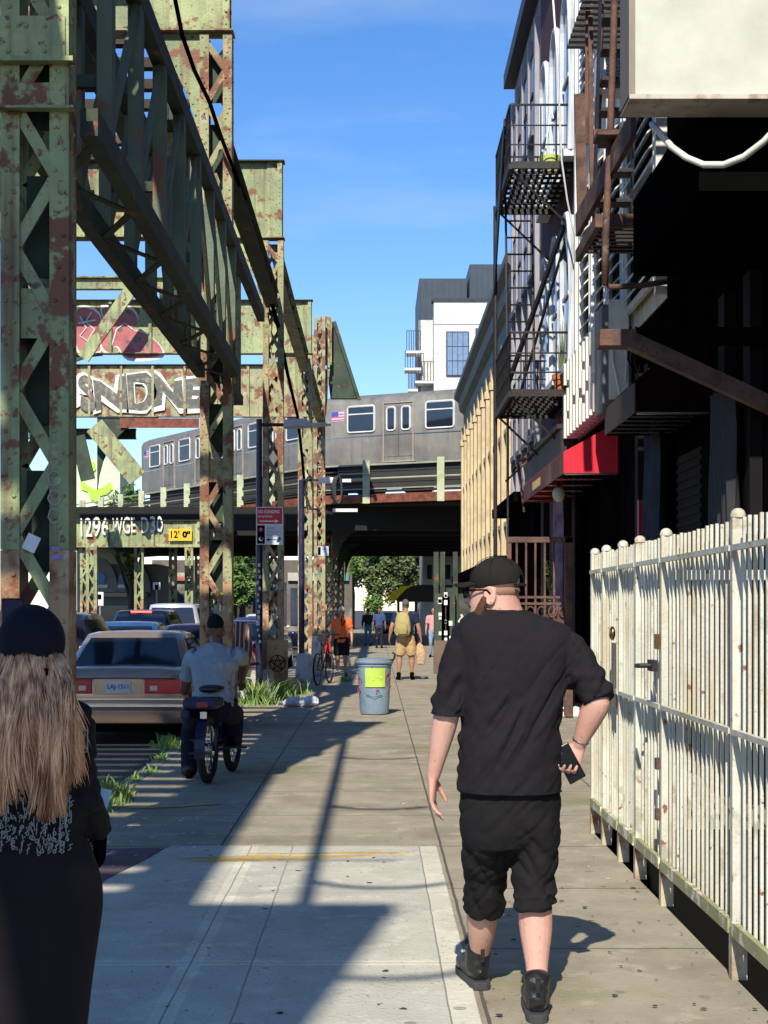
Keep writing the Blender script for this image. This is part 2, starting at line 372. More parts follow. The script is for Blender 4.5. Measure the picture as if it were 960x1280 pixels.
# yellow paint smear and chalk marks on the pavement
ym = mat('worn_yellow_paint', (.55,.36,.08), .8, var=[((.33,.28,.2), 14., .45, .6)])
m = MB()
for (cx, cy, a, b_, ang) in [(-.70,9.55,.55,.10,.12),(-1.72,12.1,.4,.09,.25),(-.25,9.75,.5,.035,.05)]:
    pts = []
    for k in range(18):
        t = 2*math.pi*k/18; r = 1+.25*math.sin(3*t+cx*7)+.15*math.sin(5*t)
        x, y = a*r*math.cos(t), b_*r*math.sin(t); pts.append((cx+x*math.cos(ang)-y*math.sin(ang), cy+x*math.sin(ang)+y*math.cos(ang)))
    m.prism(pts, 'z', .0065, .009)
struct(m.build('paint_smear', ym))
# areaway behind the white fence
m = MB(); m.box(PITX,FX,-3,10.9,-1.4,-1.2); m.box(PITX+.002,PITX+.01,-3,10.87,-1.2,-.006); m.box(PITX+.012,FX-.01,10.86,10.89,-1.2,-.004)  # thin dark liners cover slab faces that would catch the sun
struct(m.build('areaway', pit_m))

# ------------------------------------------------------------------ elevated railway
XR0, XR1 = -2.25, -1.84        # column outer faces
DC = [-4.1, 9.1, 19.4, 30.2, 43.8, 55.0, 66.0, 77.0, 88.0]
def lattice(m, x0, x1, y, z0, z1, pitch, w_=.07, t=.012, phase=0):
    z = z0; k = phase
    while z < z1-.02:
        ze = min(z+pitch, z1)
        a, b_ = (x0, x1) if k % 2 == 0 else (x1, x0)
        m.bar((a, y, z), (b_, y, ze), w_, t, up=(0,1,0))
        z = ze; k += 1
def column(D, z1, label, X0=XR0, X1=XR1, dep=.24, rivets=1, base=None, low=True, group='lattice columns of the elevated railway', m_steel=None):
    t = thing('railway_column', label, 'steel column', ((X0+X1)/2, D+dep/2, 0), group=group)
    cw = .115; st = m_steel or steel
    for (a, b_) in ((X0, X0+cw), (X1-cw, X1)):
        m = MB()
        zb = 1.93 if low else 0.0
        for (s_, zz0, zz1) in ((0, zb, z1),):
            m.box(a, b_, D, D+.014, zz0, zz1); m.box(a, b_, D+dep-.014, D+dep, zz0, zz1)
            inner = (a, a+.014) if a == X0 else (b_-.014, b_)
            m.box(inner[0], inner[1], D+.015, D+dep-.015, zz0, zz1)
        if rivets:
            z = zb+.06; k = 0
            while z < z1:
                m.rivet((a+.032 if k % 2 else b_-.032, D-.0005, z), .015); m.rivet(((a+b_)/2, D-.0005, z+.07), .015) if k % 3 == 0 else None
                if a != X0: m.rivet((b_+.0005, D+dep*.5+(.05 if k % 2 else -.05), z), .014, '+x')
                z += .13 if rivets > 1 else .2; k += 1
        ch = m.build('channel', st, t)
        if low:
            m = MB(); m.box(a, b_, D, D+.014, 0, zb-.003); m.box(a, b_, D+dep-.014, D+dep, 0, zb-.003)
            m.box(inner[0], inner[1], D+.015, D+dep-.015, 0, zb-.003)
            if rivets:
                z = .1; k = 0
                while z < zb: m.rivet((a+.035 if k % 2 else b_-.035, D-.0005, z), .016); z += .14; k += 1
            m.build('channel_base', steel_low, ch, world=True)
    m = MB()
    for (yy, ph) in ((D+.016+.006, 0), (D+dep-.024, 1)):
        lattice(m, X0+cw-.035, X1-cw+.035, yy, .3, z1-.1, .43, .075, .012, ph)
    for z in np.arange(3.2, z1, 3.0): m.box(X0+cw+.001, X1-cw-.001, D+.03, D+.042, z, z+.3)
    m.build('lacing', st, t)
    if D < 25 and X0 > -3:
        m = MB(); z = .9
        while z < z1-.6: m.box(X0+cw+.001, X1-cw-.001, D+dep-.05, D+dep-.038, z, z+.62); z += .9
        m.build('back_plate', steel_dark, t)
    m = MB(); m.box(X0-.07, X1+.07, D-.08, D+dep+.08, .001, .03); m.build('base_plate', steel_low, t)
    if base:
        m = MB(); m.box(X0-.03, X1+.05, D-.05, D+dep+.05, .031, base); m.build('concrete_casing', concrete_block, t, bevel=.02)
    return t
cg = 'lattice columns of the elevated railway'
column(DC[0], 10.5, 'railway column standing behind the viewpoint at the kerb')
c1_ = column(DC[1], 8.92, 'big riveted lattice column nearest the camera, green above and rusty at its foot', rivets=2)
m = MB(); m.box(-2.9, -1.86, 9.085, 9.099, 4.86, 5.12); m.box(-2.9, -1.80, 9.02, 9.098, 4.83, 4.858); m.box(-2.9, -1.80, 9.02, 9.098, 4.55, 4.565)
for x in np.arange(-2.86, -1.9, .11):
    for z in (4.91, 5.06): m.rivet((x, 9.0845, z), .017)
m.box(-2.9, -1.86, 9.085, 9.099, 4.567, 4.72); m.build('collar_plate', steel, c1_)
column(DC[2], 8.92, 'green and rust lattice column beside the cyclist with a pale casing at its foot', rivets=2, base=.9, m_steel=steel_rusty)
column(DC[3], 8.92, 'rusty lattice column behind the red no standing sign', base=.0, m_steel=steel_rusty)
column(DC[4], 8.92, 'lattice column fourth along the kerb behind the trash can', m_steel=steel_rusty)
column(DC[5], 12.2, 'lattice column at the kerb just before the train bridge', m_steel=steel_rusty, rivets=0)
for D, nm in zip(DC[6:], ('first', 'second', 'third')):
    column(D, 5.0, f'{nm} kerb column in the shade under the train bridge', rivets=0, m_steel=steel_rusty)
for D, nm in zip((9.1, 19.4, 30.2, 43.8, 55., 66., 77., 88.), ('nearest','second','third','fourth','fifth','sixth','seventh','farthest')):
    column(D, (10.3 if D != 55. else 3.9) if D < 60 else 5, f'{nm} column of the row on the far side of the road', X0=-10.5, X1=-10.1, rivets=0)
# extra posts standing in the road median and along the far kerb
for (px, D, nm) in ((106, 62, 'thin'), (236, 72, 'plain')):
    column(D, 5, f'{nm} lattice post beyond the parked cars', X0=PX(px,D)-.2, X1=PX(px,D)+.2, rivets=0)

def girder(D, z0, z1, xa, xb, label, mt=None, rivets=True, th=.28, stiff=1.15):
    t = thing('cross_girder', label, 'girder', (xb, D+.15, z0), group='cross girders of the elevated railway')
    mt = mt or steel
    m = MB(); m.box(xa, xb, D+.12, D+.135, z0+.021, z1-.021)
    x = xb-.02; first = True
    while x > xa:
        m.box(x-.09, x, D+.02, D+.119, z0+.021, z1-.021)
        if rivets:
            for z in np.arange(z0+.1, z1-.05, .15): m.rivet((x-.045, D+.0195, z), .016)
        if first:
            m.box(x-.30, x-.09, D+.10, D+.119, z0+.021, z1-.021); first = False
        x -= stiff
    if rivets:
        for z in (z0+.09, z1-.09):
            for x in np.arange(xb-5, xb-.02, .14): m.rivet((x, D+.1195, z), .016)
    m.build('web', mt, t)
    m = MB(); m.box(xa-.02, xb+.03, D-.03, D+th, z0, z0+.02); m.build('bottom_flange', steel_rusty, t)
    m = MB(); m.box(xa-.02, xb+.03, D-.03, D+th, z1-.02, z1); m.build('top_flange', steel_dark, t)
    return t
def knee(D, x0, z1, w_, h, mt=steel, right=False, y=.06):
    """curved plate bracket under a girder"""
    # from (-w,0) curving to (0,-h)
    pts = [(0,0),(-w_,0)]+[(-w_*(1-math.sin(a/8*math.pi/2))-.02, -h*(1-math.cos(a/8*math.pi/2))) for a in range(1,8)]+[(-.0,-h)]
    s_ = -1 if right else 1
    m = MB(); m.prism([(x0+s_*p[0], z1+p[1]) for p in pts], 'y', D+y, D+y+.014)
    for i in range(1, len(pts)-1):
        p, q = pts[i], pts[i+1]
        m.bar((x0+s_*p[0], D+y+.05, z1+p[1]), (x0+s_*q[0], D+y+.05, z1+q[1]), .12, .014, up=(0,0,1) if abs(p[0]-q[0])>abs(p[1]-q[1]) else (1,0,0))
        if D < 35:
            for f_ in (.2, .7): m.rivet((x0+s_*(p[0]+(q[0]-p[0])*f_)*.93, D+y-.001, z1+(p[1]+(q[1]-p[1])*f_)*.93), .016)
    return m
GX = -1.85
for D, lab in zip(DC[:6], ('cross girder behind the viewpoint spanning the road', 'cross girder over the nearest big column', 'pale green riveted cross girder at the top left of the picture',
        'green riveted cross girder standing against the blue sky beside the cable', 'green cross girder painted with a red and white graffiti shape', 'rusty cross girder painted with fat grey graffiti letters')):
    if D == DC[0]: g = girder(D, 8.3, 10.5, -10.4, GX, lab, steel, False)
    elif D == DC[5]: g = girder(D, 8.55, 10.45, -12.8, XR0-.02, lab, steel_rusty, False)
    else: g = girder(D-.02, 8.95, 10.5, -10.4, GX, lab, steel, D < 35)
    knee(D, XR0+.02, (8.9 if D != DC[5] else 8.5)+.04, 1.0, 1.7, steel).build('knee_bracket', steel, g)
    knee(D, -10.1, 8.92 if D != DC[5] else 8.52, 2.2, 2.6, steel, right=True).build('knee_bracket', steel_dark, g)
    if D == DC[4]:
        gw = g
        pk = mat('faded_pink_spray', (.50,.15,.15), .7, var=[((.32,.08,.09), 3., .5, .7)]); wh = mat('white_spray', (.75,.74,.68), .7); gy = mat('grey_spray', (.12,.12,.10), .7, var=[((.3,.26,.18), 5., .5, .65)])
        def blob(ptspx, D_, mt, y, nm='graffiti'):
            K = [(PX(a, D_), PZ(b_, D_)) for a, b_ in ptspx]; n = len(K); out = []
            for i in range(n):
                p0, p1, p2, p3 = [np.array(K[(i+j-1) % n]) for j in range(4)]
                for tt in (0, .25, .5, .75): out.append(tuple(.5*((2*p1)+(-p0+p2)*tt+(2*p0-5*p1+4*p2-p3)*tt*tt+(-p0+3*p1-3*p2+p3)*tt**3)))
            return MB().prism(out, 'y', y, y+.003).build(nm, mt, g)
        Dg = D+.1
        def ring(ptspx, y): 
            cx = sum(p[0] for p in ptspx)/len(ptspx); cy = sum(p[1] for p in ptspx)/len(ptspx)
            return [(cx+(a-cx)*1.07, cy+(b_-cy)*1.13) for a, b_ in ptspx]
        a1 = [(97,388),(112,386),(124,394),(126,408),(122,425),(125,438),(100,440),(95,415)]
        a2 = [(128,386),(150,385),(165,388),(172,400),(166,412),(180,416),(196,428),(203,440),(193,446),(160,447),(146,432),(135,440),(127,430),(133,410)]
        for a in (a1, a2): blob(ring(a, 0), Dg, wh, D+.088); blob(a, Dg, pk, D+.082)
        for (x_, y_, r_) in ((160,392,4),(150,412,3.5),(172,424,4.5),(185,430,3.5),(160,428,3),(178,436,3),(108,400,3.5)):
            blob([(x_+r_*math.cos(q), y_+r_*math.sin(q)) for q in np.linspace(0, 5.3, 6)], Dg, gy, D+.077)
        for (s_) in ([(100,396),(108,410),(100,420),(112,428),(106,438)],[(115,390),(107,402),(118,412),(110,426)],[(98,404),(120,400)],[(140,432),(146,412),(156,404),(166,412)]):
            MB().tube([P(a, b_, Dg-.03)+Vector((0,0,0)) for a, b_ in s_], .022, 5).build('graffiti', wh, g)
    if D == DC[5]:
        Dg = D+.1
        text('SNDNE', 4.9, 1.45, (PX(176, Dg), D+.035, PZ(492, Dg)), wh, g, 'graffiti', offset=.10, wob=.22)
        text('SNDNE', 4.55, 1.2, (PX(176, Dg), D+.025, PZ(491, Dg)), gy, g, 'graffiti', offset=.06, wob=.22)
        m = MB(); m.box(PX(150,D),PX(249,D),D-.04,D-.02,PZ(535,D),PZ(523,D)); m.build('repair_plate', rust_red, g)

def truss(D0, D1, label, zb=4.5, zt=6.2, x0=-2.27, x1=-1.72, n=9, mt=steel, ext=0):
    t = thing('truss_girder', label, 'truss', ((x0+x1)/2, D0, zb), group='lengthwise truss girders of the elevated railway')
    for x, w_ in ((x0, .11), (x1-.11, .11)):
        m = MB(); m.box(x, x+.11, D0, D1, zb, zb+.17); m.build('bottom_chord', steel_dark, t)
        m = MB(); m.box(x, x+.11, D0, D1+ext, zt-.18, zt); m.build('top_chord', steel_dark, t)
    k = D0+.3; s_ = 0; m = MB()
    while k < D1-.6: m.bar((x0+.1 if s_ % 2 else x1-.1, k, zb+.02), (x1-.1 if s_ % 2 else x0+.1, k+.8, zb+.02), .06, .012); k += .8; s_ += 1
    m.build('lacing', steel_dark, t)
    ys = lin(D0+.6, D1-.5, n)
    for x in (x0+.055, x1-.055):
        m = MB()
        for y in ys: m.box(x-.05, x+.05, y-.07, y+.07, zb+.171, zt-.181)
        for i in range(n-1):
            a, b_ = (zb+.15, zt-.15) if i < n/2 else (zt-.15, zb+.15)
            m.bar((x+.01, ys[i], a), (x+.01, ys[i+1], b_), .035, .11, up=(0,0,1))
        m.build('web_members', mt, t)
    for i, y in enumerate(ys):
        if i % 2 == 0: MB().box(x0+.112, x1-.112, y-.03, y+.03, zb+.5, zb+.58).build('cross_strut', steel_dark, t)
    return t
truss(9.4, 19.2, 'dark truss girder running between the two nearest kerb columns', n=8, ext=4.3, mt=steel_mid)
def stringer(D0, D1, zt, h, xs, label, mt=steel, brace=True):
    t = thing('stringer', label, 'steel beam', (xs, D0, zt-h), group='lengthwise beams of the elevated railway')
    m = MB(); m.box(xs-.008, xs+.008, D0, D1, zt-h+.016, zt-.016); m.box(xs-.13, xs+.13, D0, D1, zt-h, zt-h+.015); m.box(xs-.13, xs+.13, D0, D1, zt-.015, zt)
    for y in np.arange(D0+.6, D1, 1.4): m.box(xs+.0085, xs+.09, y, y+.012, zt-h+.016, zt-.016)
    m.build('web', mt, t)
    return t
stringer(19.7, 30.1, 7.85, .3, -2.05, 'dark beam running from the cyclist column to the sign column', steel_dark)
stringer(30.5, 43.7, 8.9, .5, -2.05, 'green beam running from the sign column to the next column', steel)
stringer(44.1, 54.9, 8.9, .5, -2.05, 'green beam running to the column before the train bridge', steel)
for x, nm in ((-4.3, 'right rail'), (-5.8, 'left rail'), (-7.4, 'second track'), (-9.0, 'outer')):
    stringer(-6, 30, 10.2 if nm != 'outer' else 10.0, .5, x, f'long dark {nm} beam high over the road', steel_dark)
# second lattice truss on the road side, seen through the first
truss(20, 30, 'pale green truss girder between the cyclist column and the sign column', zb=5.6, zt=8.2, x0=-2.85, x1=-2.62, n=9)
# ties of the track deck
t = thing('track_deck', 'open timber ties of the railway track high over the road, sky showing between them', 'track', (-6.3, 25, 10.3))
tie = mat('creosoted_timber', (.05,.04,.03), .9, var=[((.14,.09,.05), 2., .5, .65)], bump=(20,.5))
m = MB()
for y in np.arange(-8, 8, .62): m.box(-10.2, -3.2, y, y+.24, 10.26, 10.46)
for y in np.arange(8.4, 30, 1.0): m.box(-10.2, -3.25, y, y+.2, 10.28, 10.44)
m.build('ties', tie, t)
m = MB()
for x in (-4.4,-5.85,-7.45,-8.95): m.box(x-.04, x+.04, -6, 30, 10.461, 10.6)
m.build('rails', rust_brown, t)
MB().box(-3.0, -2.56, -9, 14, 8.66, 8.72).build('unseen_shade_deck', tie, t)  # unseen deck added to shade the near truss and the pavement
MB().box(-3.3, -2.54, -.5, 6, 8.6, 8.655).build('unseen_shade_deck', tie, t)  # second unseen deck strip, added to shade the nearest column
# transverse lattice struts and braces
for (D, pya, pyb, xa, xb, lab, mt) in ((43.0, 346, 362, 30, 275, 'pale horizontal strut above the red graffiti girder', steel), (55.9, 536, 549, 36, 170, 'dark strut under the grey lettered girder', steel_dark)):
    t = thing('cross_strut', lab, 'strut', (PX(xb, D), D, PZ(pyb, D)))
    m = MB(); m.box(PX(xa,D), PX(xb,D), D, D+.02, PZ(pyb-2,D), PZ(pya+2,D)); m.box(PX(xa,D), PX(xb,D), D-.12, D+.12, PZ(pyb,D), PZ(pyb-2,D)-.002); m.box(PX(xa,D), PX(xb,D), D-.12, D+.12, PZ(pya+2,D)+.002, PZ(pya,D))
    m.build('beam', mt, t)
def brace(p, q, w_, label, mt, dep=.1):
    o = MB().bar(p, q, w_, dep, up=(0,1,0)).build('diagonal_brace', mt); tag(o, label, 'brace', 'diagonal braces of the elevated railway'); return o
brace(P(165,360,42.7), P(104,448,42.7), .35, 'pale diagonal brace crossing the red graffiti', steel)
brace(P(118,532,54.5), P(172,598,54.5), .7, 'green diagonal brace under the grey lettered girder', steel)
brace(P(97,545,53), P(110,600,53), .5, 'dark brace leaning near the green mural', steel_dark)
# low girder over the road with tags and clearance sign
D = 56.5
t = girder(D, PZ(684,D), PZ(650,D), PX(20,D), PX(250,D), 'low pale green girder over the road with white tags and a yellow clearance sign', steel, False, stiff=1.7)
wsp = MATS['white_spray']
text('1296', 1.0, .6, (PX(117,D), D+.0, PZ(659,D)), wsp, t, 'graffiti', .01, wob=.12)
text('WGE', .8, .5, (PX(154,D), D+.0, PZ(657,D)), wsp, t, 'graffiti', .01, wob=.12)
text('D30', .75, .5, (PX(189,D), D+.0, PZ(656,D)), wsp, t, 'graffiti', .01, wob=.12)
ys_ = MB().box(PX(211,D), PX(240,D), D-.03, D-.005, PZ(676,D), PZ(661,D)).build('clearance_sign', mat('yellow_sign', (.75,.48,.02), .5), t)
text("12'", .32, .27, (PX(219,D), D-.033, PZ(668,D)), black, ys_, 'lettering', .02)
text("0\"", .30, .25, (PX(233,D), D-.033, PZ(668,D)), black, ys_, 'lettering', .06)
# end structure beyond the kerb column: sloping dark plate running down to the train bridge
t = thing('ramp_girder', 'dark green sloping girder descending from the rusty column top to the train roof', 'girder', (-1.5, 56.5, 8))
m = MB(); Dq = 56
m.prism([(PX(a,Dq), PZ(b_,Dq)) for a, b_ in ((413,402),(418,402),(449,498),(413,498),(408,455))], 'y', 56, 56.3); m.build('plate', steel_dark, t)
m = MB(); m.bar(P(418,402,55.9), P(449,500,55.9), .12, .12, up=(0,1,0)); m.build('edge_flange', steel_dark, t)
m = MB(); m.prism([(PX(a,Dq), PZ(b_,Dq)) for a, b_ in ((393,420),(402,398),(415,398),(415,458),(381,462),(381,425))], 'y', 55.6, 55.62)
for x in (404, 411): m.box(PX(x,Dq)-.05, PX(x,Dq)+.05, 55.5, 55.6, PZ(462,Dq), PZ(399,Dq))
m.build('head_plate', steel_rusty, t)
m = MB(); m.prism([(PX(a,Dq), PZ(b_,Dq)) for a, b_ in ((381,464),(413,464),(408,522),(398,560),(390,560),(381,500))], 'y', 55.45, 55.47); m.build('bracket', steel, t)
# unseen pipe with curved brackets, added for the shadow it casts along the pavement
t = thing('unseen_shadow_pipe', 'unseen thin pipe with curved brackets, added high overhead for its pavement shadow', 'pipe', (-1.72, 4, 7.3))
m = MB(); m.tube([(-1.72, -7, 7.3), (-1.72, 13.2, 7.3)], .05, 8)
m.build('pipe', iron, t)
for y in (-5.5, -1.5, .6, 4.0, 8.0):
    MB().tube([(-1.72-.42*math.cos(q)*1.0+.42, y-.35*math.sin(q), 7.3+.0) for q in np.linspace(0, 2.6, 9)], .03, 6).build('bracket', iron, t)
for y in (-3.0, 1.2): MB().tube([(-2.3, y, 7.3), (-1.2, y, 7.3)], .018, 6).build('crossbar', iron, t)
# black cable slung along the columns
pts = [P(213,-30,16.5),P(228,45,17.6),P(243,88,18.4),P(262,128,18.9),P(276,170,19.1),P(292,212,19.2),P(300,235,22),P(318,278,26),P(321,300,27.5),P(330,345,29.5),P(347,405,30),P(360,470,38),P(372,520,42),P(378,575,43.5),P(382,620,43.6)]
o = MB().tube(pts, [.026]*6+[.032]*3+[.045]*6, 6).build('cable', black, smooth=True); tag(o, 'thick black cable sagging along the kerb columns from top left', 'cable')

# ------------------------------------------------------------------ bridge that carries the train
BP = [(12.0,57.6),(3.35,60.2),(-2.4,63.0),(-7.0,70.2),(-12.6,79.0),(-21,92)]
t = thing('railway_bridge', 'railway bridge crossing the street under the subway train, rusty edge beam and green posts', 'bridge', (0,62,4))
EDGE = [(x, y-1.9) for x, y in BP]
m = MB()
for a, b_ in zip(EDGE[:-1], EDGE[1:]): m.bar((a[0],a[1],5.95),(b_[0],b_[1],5.95),.3,.34)
m.build('edge_beam', rust_red, t)
m = MB()
for i in range(len(EDGE)-1):
    a, b_ = EDGE[i], EDGE[i+1]
    m.add([(a[0],a[1]+.2,5.7),(b_[0],b_[1]+.2,5.7),(b_[0],b_[1]+34,5.7),(a[0],a[1]+34,5.7),(a[0],a[1]+.2,6.0),(b_[0],b_[1]+.2,6.0),(b_[0],b_[1]+34,6.0),(a[0],a[1]+34,6.0)], [(0,1,2,3),(7,6,5,4),(4,5,1,0),(6,7,3,2)])
for y in np.arange(61, 92, 4.2):
    m.box(-14, 8, y, y+.3, 4.75, 5.69)
for x in np.arange(-13, 8, 2.2): m.box(x, x+.3, 64, 92, 4.95, 5.68)
m.build('deck', mat('near_black_steel', (.012,.012,.011), .9), t)  # one near-black colour for the deck and its under-girders
# portals with curved haunches under the deck
for y, zb in ((64, 4.9), (74, 4.75), (90, 5.3)):
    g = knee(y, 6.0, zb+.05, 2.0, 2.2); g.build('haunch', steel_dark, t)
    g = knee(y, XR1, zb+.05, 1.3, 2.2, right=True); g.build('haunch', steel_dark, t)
# posts and service pipes along the edge
seg = [(Vector((*a,0)), Vector((*b_,0))) for a, b_ in zip(EDGE[:-1], EDGE[1:])]
for a, b_ in seg:
    n = max(2, int((b_-a).length/2.35))
    for k in range(n):
        p = a.lerp(b_, (k+.3)/n)
        if p.x > 6: continue
        MB().box(p.x-.14, p.x+.14, p.y-.30, p.y-.10, 5.75, 7.45).build('post', mat('pale_green_post', (.48,.52,.33), .6, var=[((.3,.32,.2), 3., .5, .65)]), t)
m = MB()
for z, r in ((7.05,.04),(6.85,.10),(6.62,.05),(6.45,.13),(6.25,.05)): m.tube([(x, y-.0, z+.03*math.sin(x)) for x, y in EDGE], r, 6)
m.build('service_pipes', train_dark, t)
m = MB()
for z in (7.28, 6.74, 6.34): m.tube([(x, y-.08, z) for x, y in EDGE], .035, 5)
m.build('handrails', mat('pale_green_rail', (.40,.42,.30), .5), t)
m = MB()
for off in (.0, 1.5): m.tube([(x, y+.9+off, 6.25) for x, y in BP], .07, 4)
m.build('rails', rust_brown, t)
# piers on the building side of the street
for (x, D, nm) in ((5.9, 64, 'near'), (5.9, 74, 'middle'), (5.9, 90, 'far')):
    column(D, 5.0, f'{nm} bridge column on the building side of the street', X0=x, X1=x+.45, rivets=0, low=False, group='bridge columns by the buildings', m_steel=steel_dark)

# ------------------------------------------------------------------ subway train
def train_car(a, b_, label):
    """a = right end at near side, b_ = left end (plan points of the visible side's foot)"""
    a = Vector((*a,0)); b_ = Vector((*b_,0)); Lc = (b_-a).length; ang = math.atan2(b_.y-a.y, b_.x-a.x)
    t = thing('subway_car', label, 'subway car', (a.x, a.y, 6.87), ang, 'cars of the subway train')
    # local: x along the car 0..L, y = outward to the camera is +y when heading left => use -y as body depth
    # section (y,z): side at y=0 , depth 3 m away from the camera
    s_ = -1
    sec = [(0,.72),(0.02,3.25),(-.1,3.45),(-.45,3.62),(-1.0,3.72),(-1.5,3.76),(-2.0,3.72),(-2.55,3.62),(-2.9,3.45),(-3.02,3.25),(-3.0,.72)]
    m = MB(); m.prism([(p[0], p[1]) for p in sec], 'x', 0.12, Lc-.12); bd = m.build('body', train_m, t, world=False, smooth='auto')
    m = MB(); m.box(.6, Lc-.6, -2.8, -.25, -.1, .70)
    for x in (2.6, Lc-2.6):
        for dx in (-1.1, 1.1): m.tube([(x+dx, -.7, -.1), (x+dx, -2.3, -.1)], .4, 16)
    m.build('underframe', train_dark, t, world=False)
    def win(x0, x1, z0, z1, nm='window', frame=chrome, sash=True, par=t):
        r = .1; pts = []
        for (cx, cz, a0) in ((x1-r, z1-r, 0),(x0+r, z1-r, 90),(x0+r, z0+r, 180),(x1-r, z0+r, 270)):
            for q in range(0, 91, 30): pts.append((cx+r*math.cos(R(a0+q)), cz+r*math.sin(R(a0+q))))
        m = MB(); m.tube([(p[0], .03, p[1]) for p in pts], .045, 5, closed=True)
        if sash: m.box(x0+.04, x1-.04, .02, .05, z0+(z1-z0)*.68, z0+(z1-z0)*.68+.05)
        f = m.build(nm+'_frame' if False else nm, frame, par, world=False)
        MB().prism(pts, 'y', .012, .028).build('pane', glass, f, world=False)
    brightm = mat('bright_window_frame', (.66,.66,.64), .4); jamb = mat('worn_door_jamb', (.36,.30,.24), .5)
    doors = [Lc*.195+(Lc*.61)*k/3 for k in range(4)]
    for dx in doors:
        d_ = MB().box(dx-.64, dx+.64, .003, .02, .98, 3.05); d_.box(dx-.012, dx+.012, .021, .03, 1.0, 3.0)
        jm_ = MB(); jm_.box(dx-.70, dx-.645, .003, .06, .80, 3.22); jm_.box(dx+.645, dx+.70, .003, .06, .80, 3.22); jm_.box(dx-.645, dx+.645, .003, .06, 3.16, 3.22); jm_.box(dx-.78, dx+.78, .0, .10, .74, .798); jm_.build('door_frame', jamb, t, world=False); MB().box(dx-.02, dx+.02, .021, .027, .98, 3.0).build('door_seal', black, t, world=False)
        d_ = d_.build('door', train_m, t, world=False)
        for sx in (-.34, .34): win(dx+sx-.19, dx+sx+.19, 2.05, 3.0, 'door_window', brightm, False, d_)
    ws = [(doors[0]-1.72)]+[(doors[i]+doors[i+1])/2 for i in range(3)]+[doors[3]+1.72]
    for i, wx in enumerate(ws):
        hw = .62
        win(wx-hw, wx+hw, 2.05, 3.12, frame=brightm)
    m = MB()
    m.box(.2, Lc-.2, .003, .02, 1.85, 1.89)
    m.build('belt_rail', chrome, t, world=False)
    # flag decals near both ends
    for x in (.75, Lc-.75):
        fl = MB().box(x-.3, x+.3, .021, .026, 2.55, 2.95).build('flag_decal', mat('decal_white', (.6,.5,.62), .5), t, world=False)
        m = MB()
        for k in range(3): m.box(x-.3, x+.3, .0265, .029, 2.58+k*.12, 2.63+k*.12)
        m.build('stripes', mat('decal_red', (.5,.1,.16), .5), fl, world=False)
        MB().box(x-.02, x+.3, .0295, .032, 2.76, 2.95).build('canton', mat('decal_blue', (.08,.08,.4), .5), fl, world=False)
    return t
ta = (-2.25, 63.8); cosA = Vector((3.4-ta[0], 61.0-ta[1])).normalized()
train_car((ta[0]+cosA.x*18.2, ta[1]+cosA.y*18.2), ta, 'nearer grey subway car with a flag decal, crossing above the street')
tb0 = Vector((-2.55, 64.15)); dirb = (Vector((-12.5, 80.0))-tb0).normalized()
train_car(tuple(tb0), tuple(tb0+dirb*18.4), 'farther grey subway car curving away behind the rusty columns')
# ------------------------------------------------------------------ buildings on the right
def DX(px, X=FX): return X*F/(px-VX)
def wall_window(t, y0, y1, z0, z1, frame, X=FX, arch=False, panes=2, name='window', fw=.1, proud=.08, gl=None):
    """window on a wall facing -X"""
    def outline(g):
        a, b_, c, d_ = y0-g, y1+g, z0-g*.3, z1
        if not arch: return [(a,c),(b_,c),(b_,d_+g),(a,d_+g)]
        r = (b_-a)/2; cy = (a+b_)/2; pts = [(a,c),(b_,c)]
        for k in range(0, 13): q = math.pi*k/12; pts.append((cy+r*math.cos(q), d_-(y1-y0)/2+r*1.15*math.sin(q)))
        return pts
    m = MB(); m.prism(outline(fw), 'x', X-proud*.6, X-.001)
    # raised rim
    o = outline(fw); m.tube([(X-proud*.7, p[0], p[1]) for p in o], fw*.42, 6, closed=True)
    f = m.build(name, frame, t)
    m = MB(); m.prism(outline(-.04), 'x', X-proud*.6-.012, X-proud*.6-.002); m.build('pane', gl or glass_b, f)
    m = MB()
    for k in range(1, panes): zz = z0+(z1-z0)*k/panes; m.box(X-proud*.6-.04, X-proud*.6-.013, y0, y1, zz-.03, zz+.03)
    if panes > 1: m.build('sash', frame, f)
    m = MB(); m.box(X-proud-.06, X-.002, y0-.15, y1+.15, z0-.16, z0-.05); m.build('sill', frame, f)
    return f
# near building: cream siding with louvred shutters and a maroon gable part with arched white windows
bA = thing('shop_building', 'tall old shop building with maroon wall, arched white windows and cream louvred shutters', 'building', (FX, 20, 0))
MB().box(FX, FX+9, 23.0, 28.6, 0, 13.9).build('maroon_wall', maroon, bA)
MB().box(FX+.0, FX+9, 16.2, 22.97, 4.9, 13.6).build('wall', cream_wall, bA)
MB().box(FX+.0, FX+9, 4.0, 16.19, 4.9, 13.5).build('dark_wall', storefront, bA)  # stretch of wall turned near black; its shade is in the colour
m = MB(); m.box(FX-.28, FX+.1, 3.9, 28.7, 13.91, 14.25); m.box(FX-.15, FX-.003, 3.9, 28.7, 13.5, 13.9); m.build('cornice', cornice_m, bA)
bluish = mat('white_window_surround', (.62,.66,.70), .55)
for i, yc in enumerate((26.9, 25.35, 23.85)):
    wall_window(bA, yc-.36, yc+.36, 8.7, 11.0, bluish, arch=True, panes=2, fw=.13, proud=.16)
    wall_window(bA, yc-.36, yc+.36, 5.4, 7.55, bluish, arch=True, panes=2, fw=.13, proud=.16)
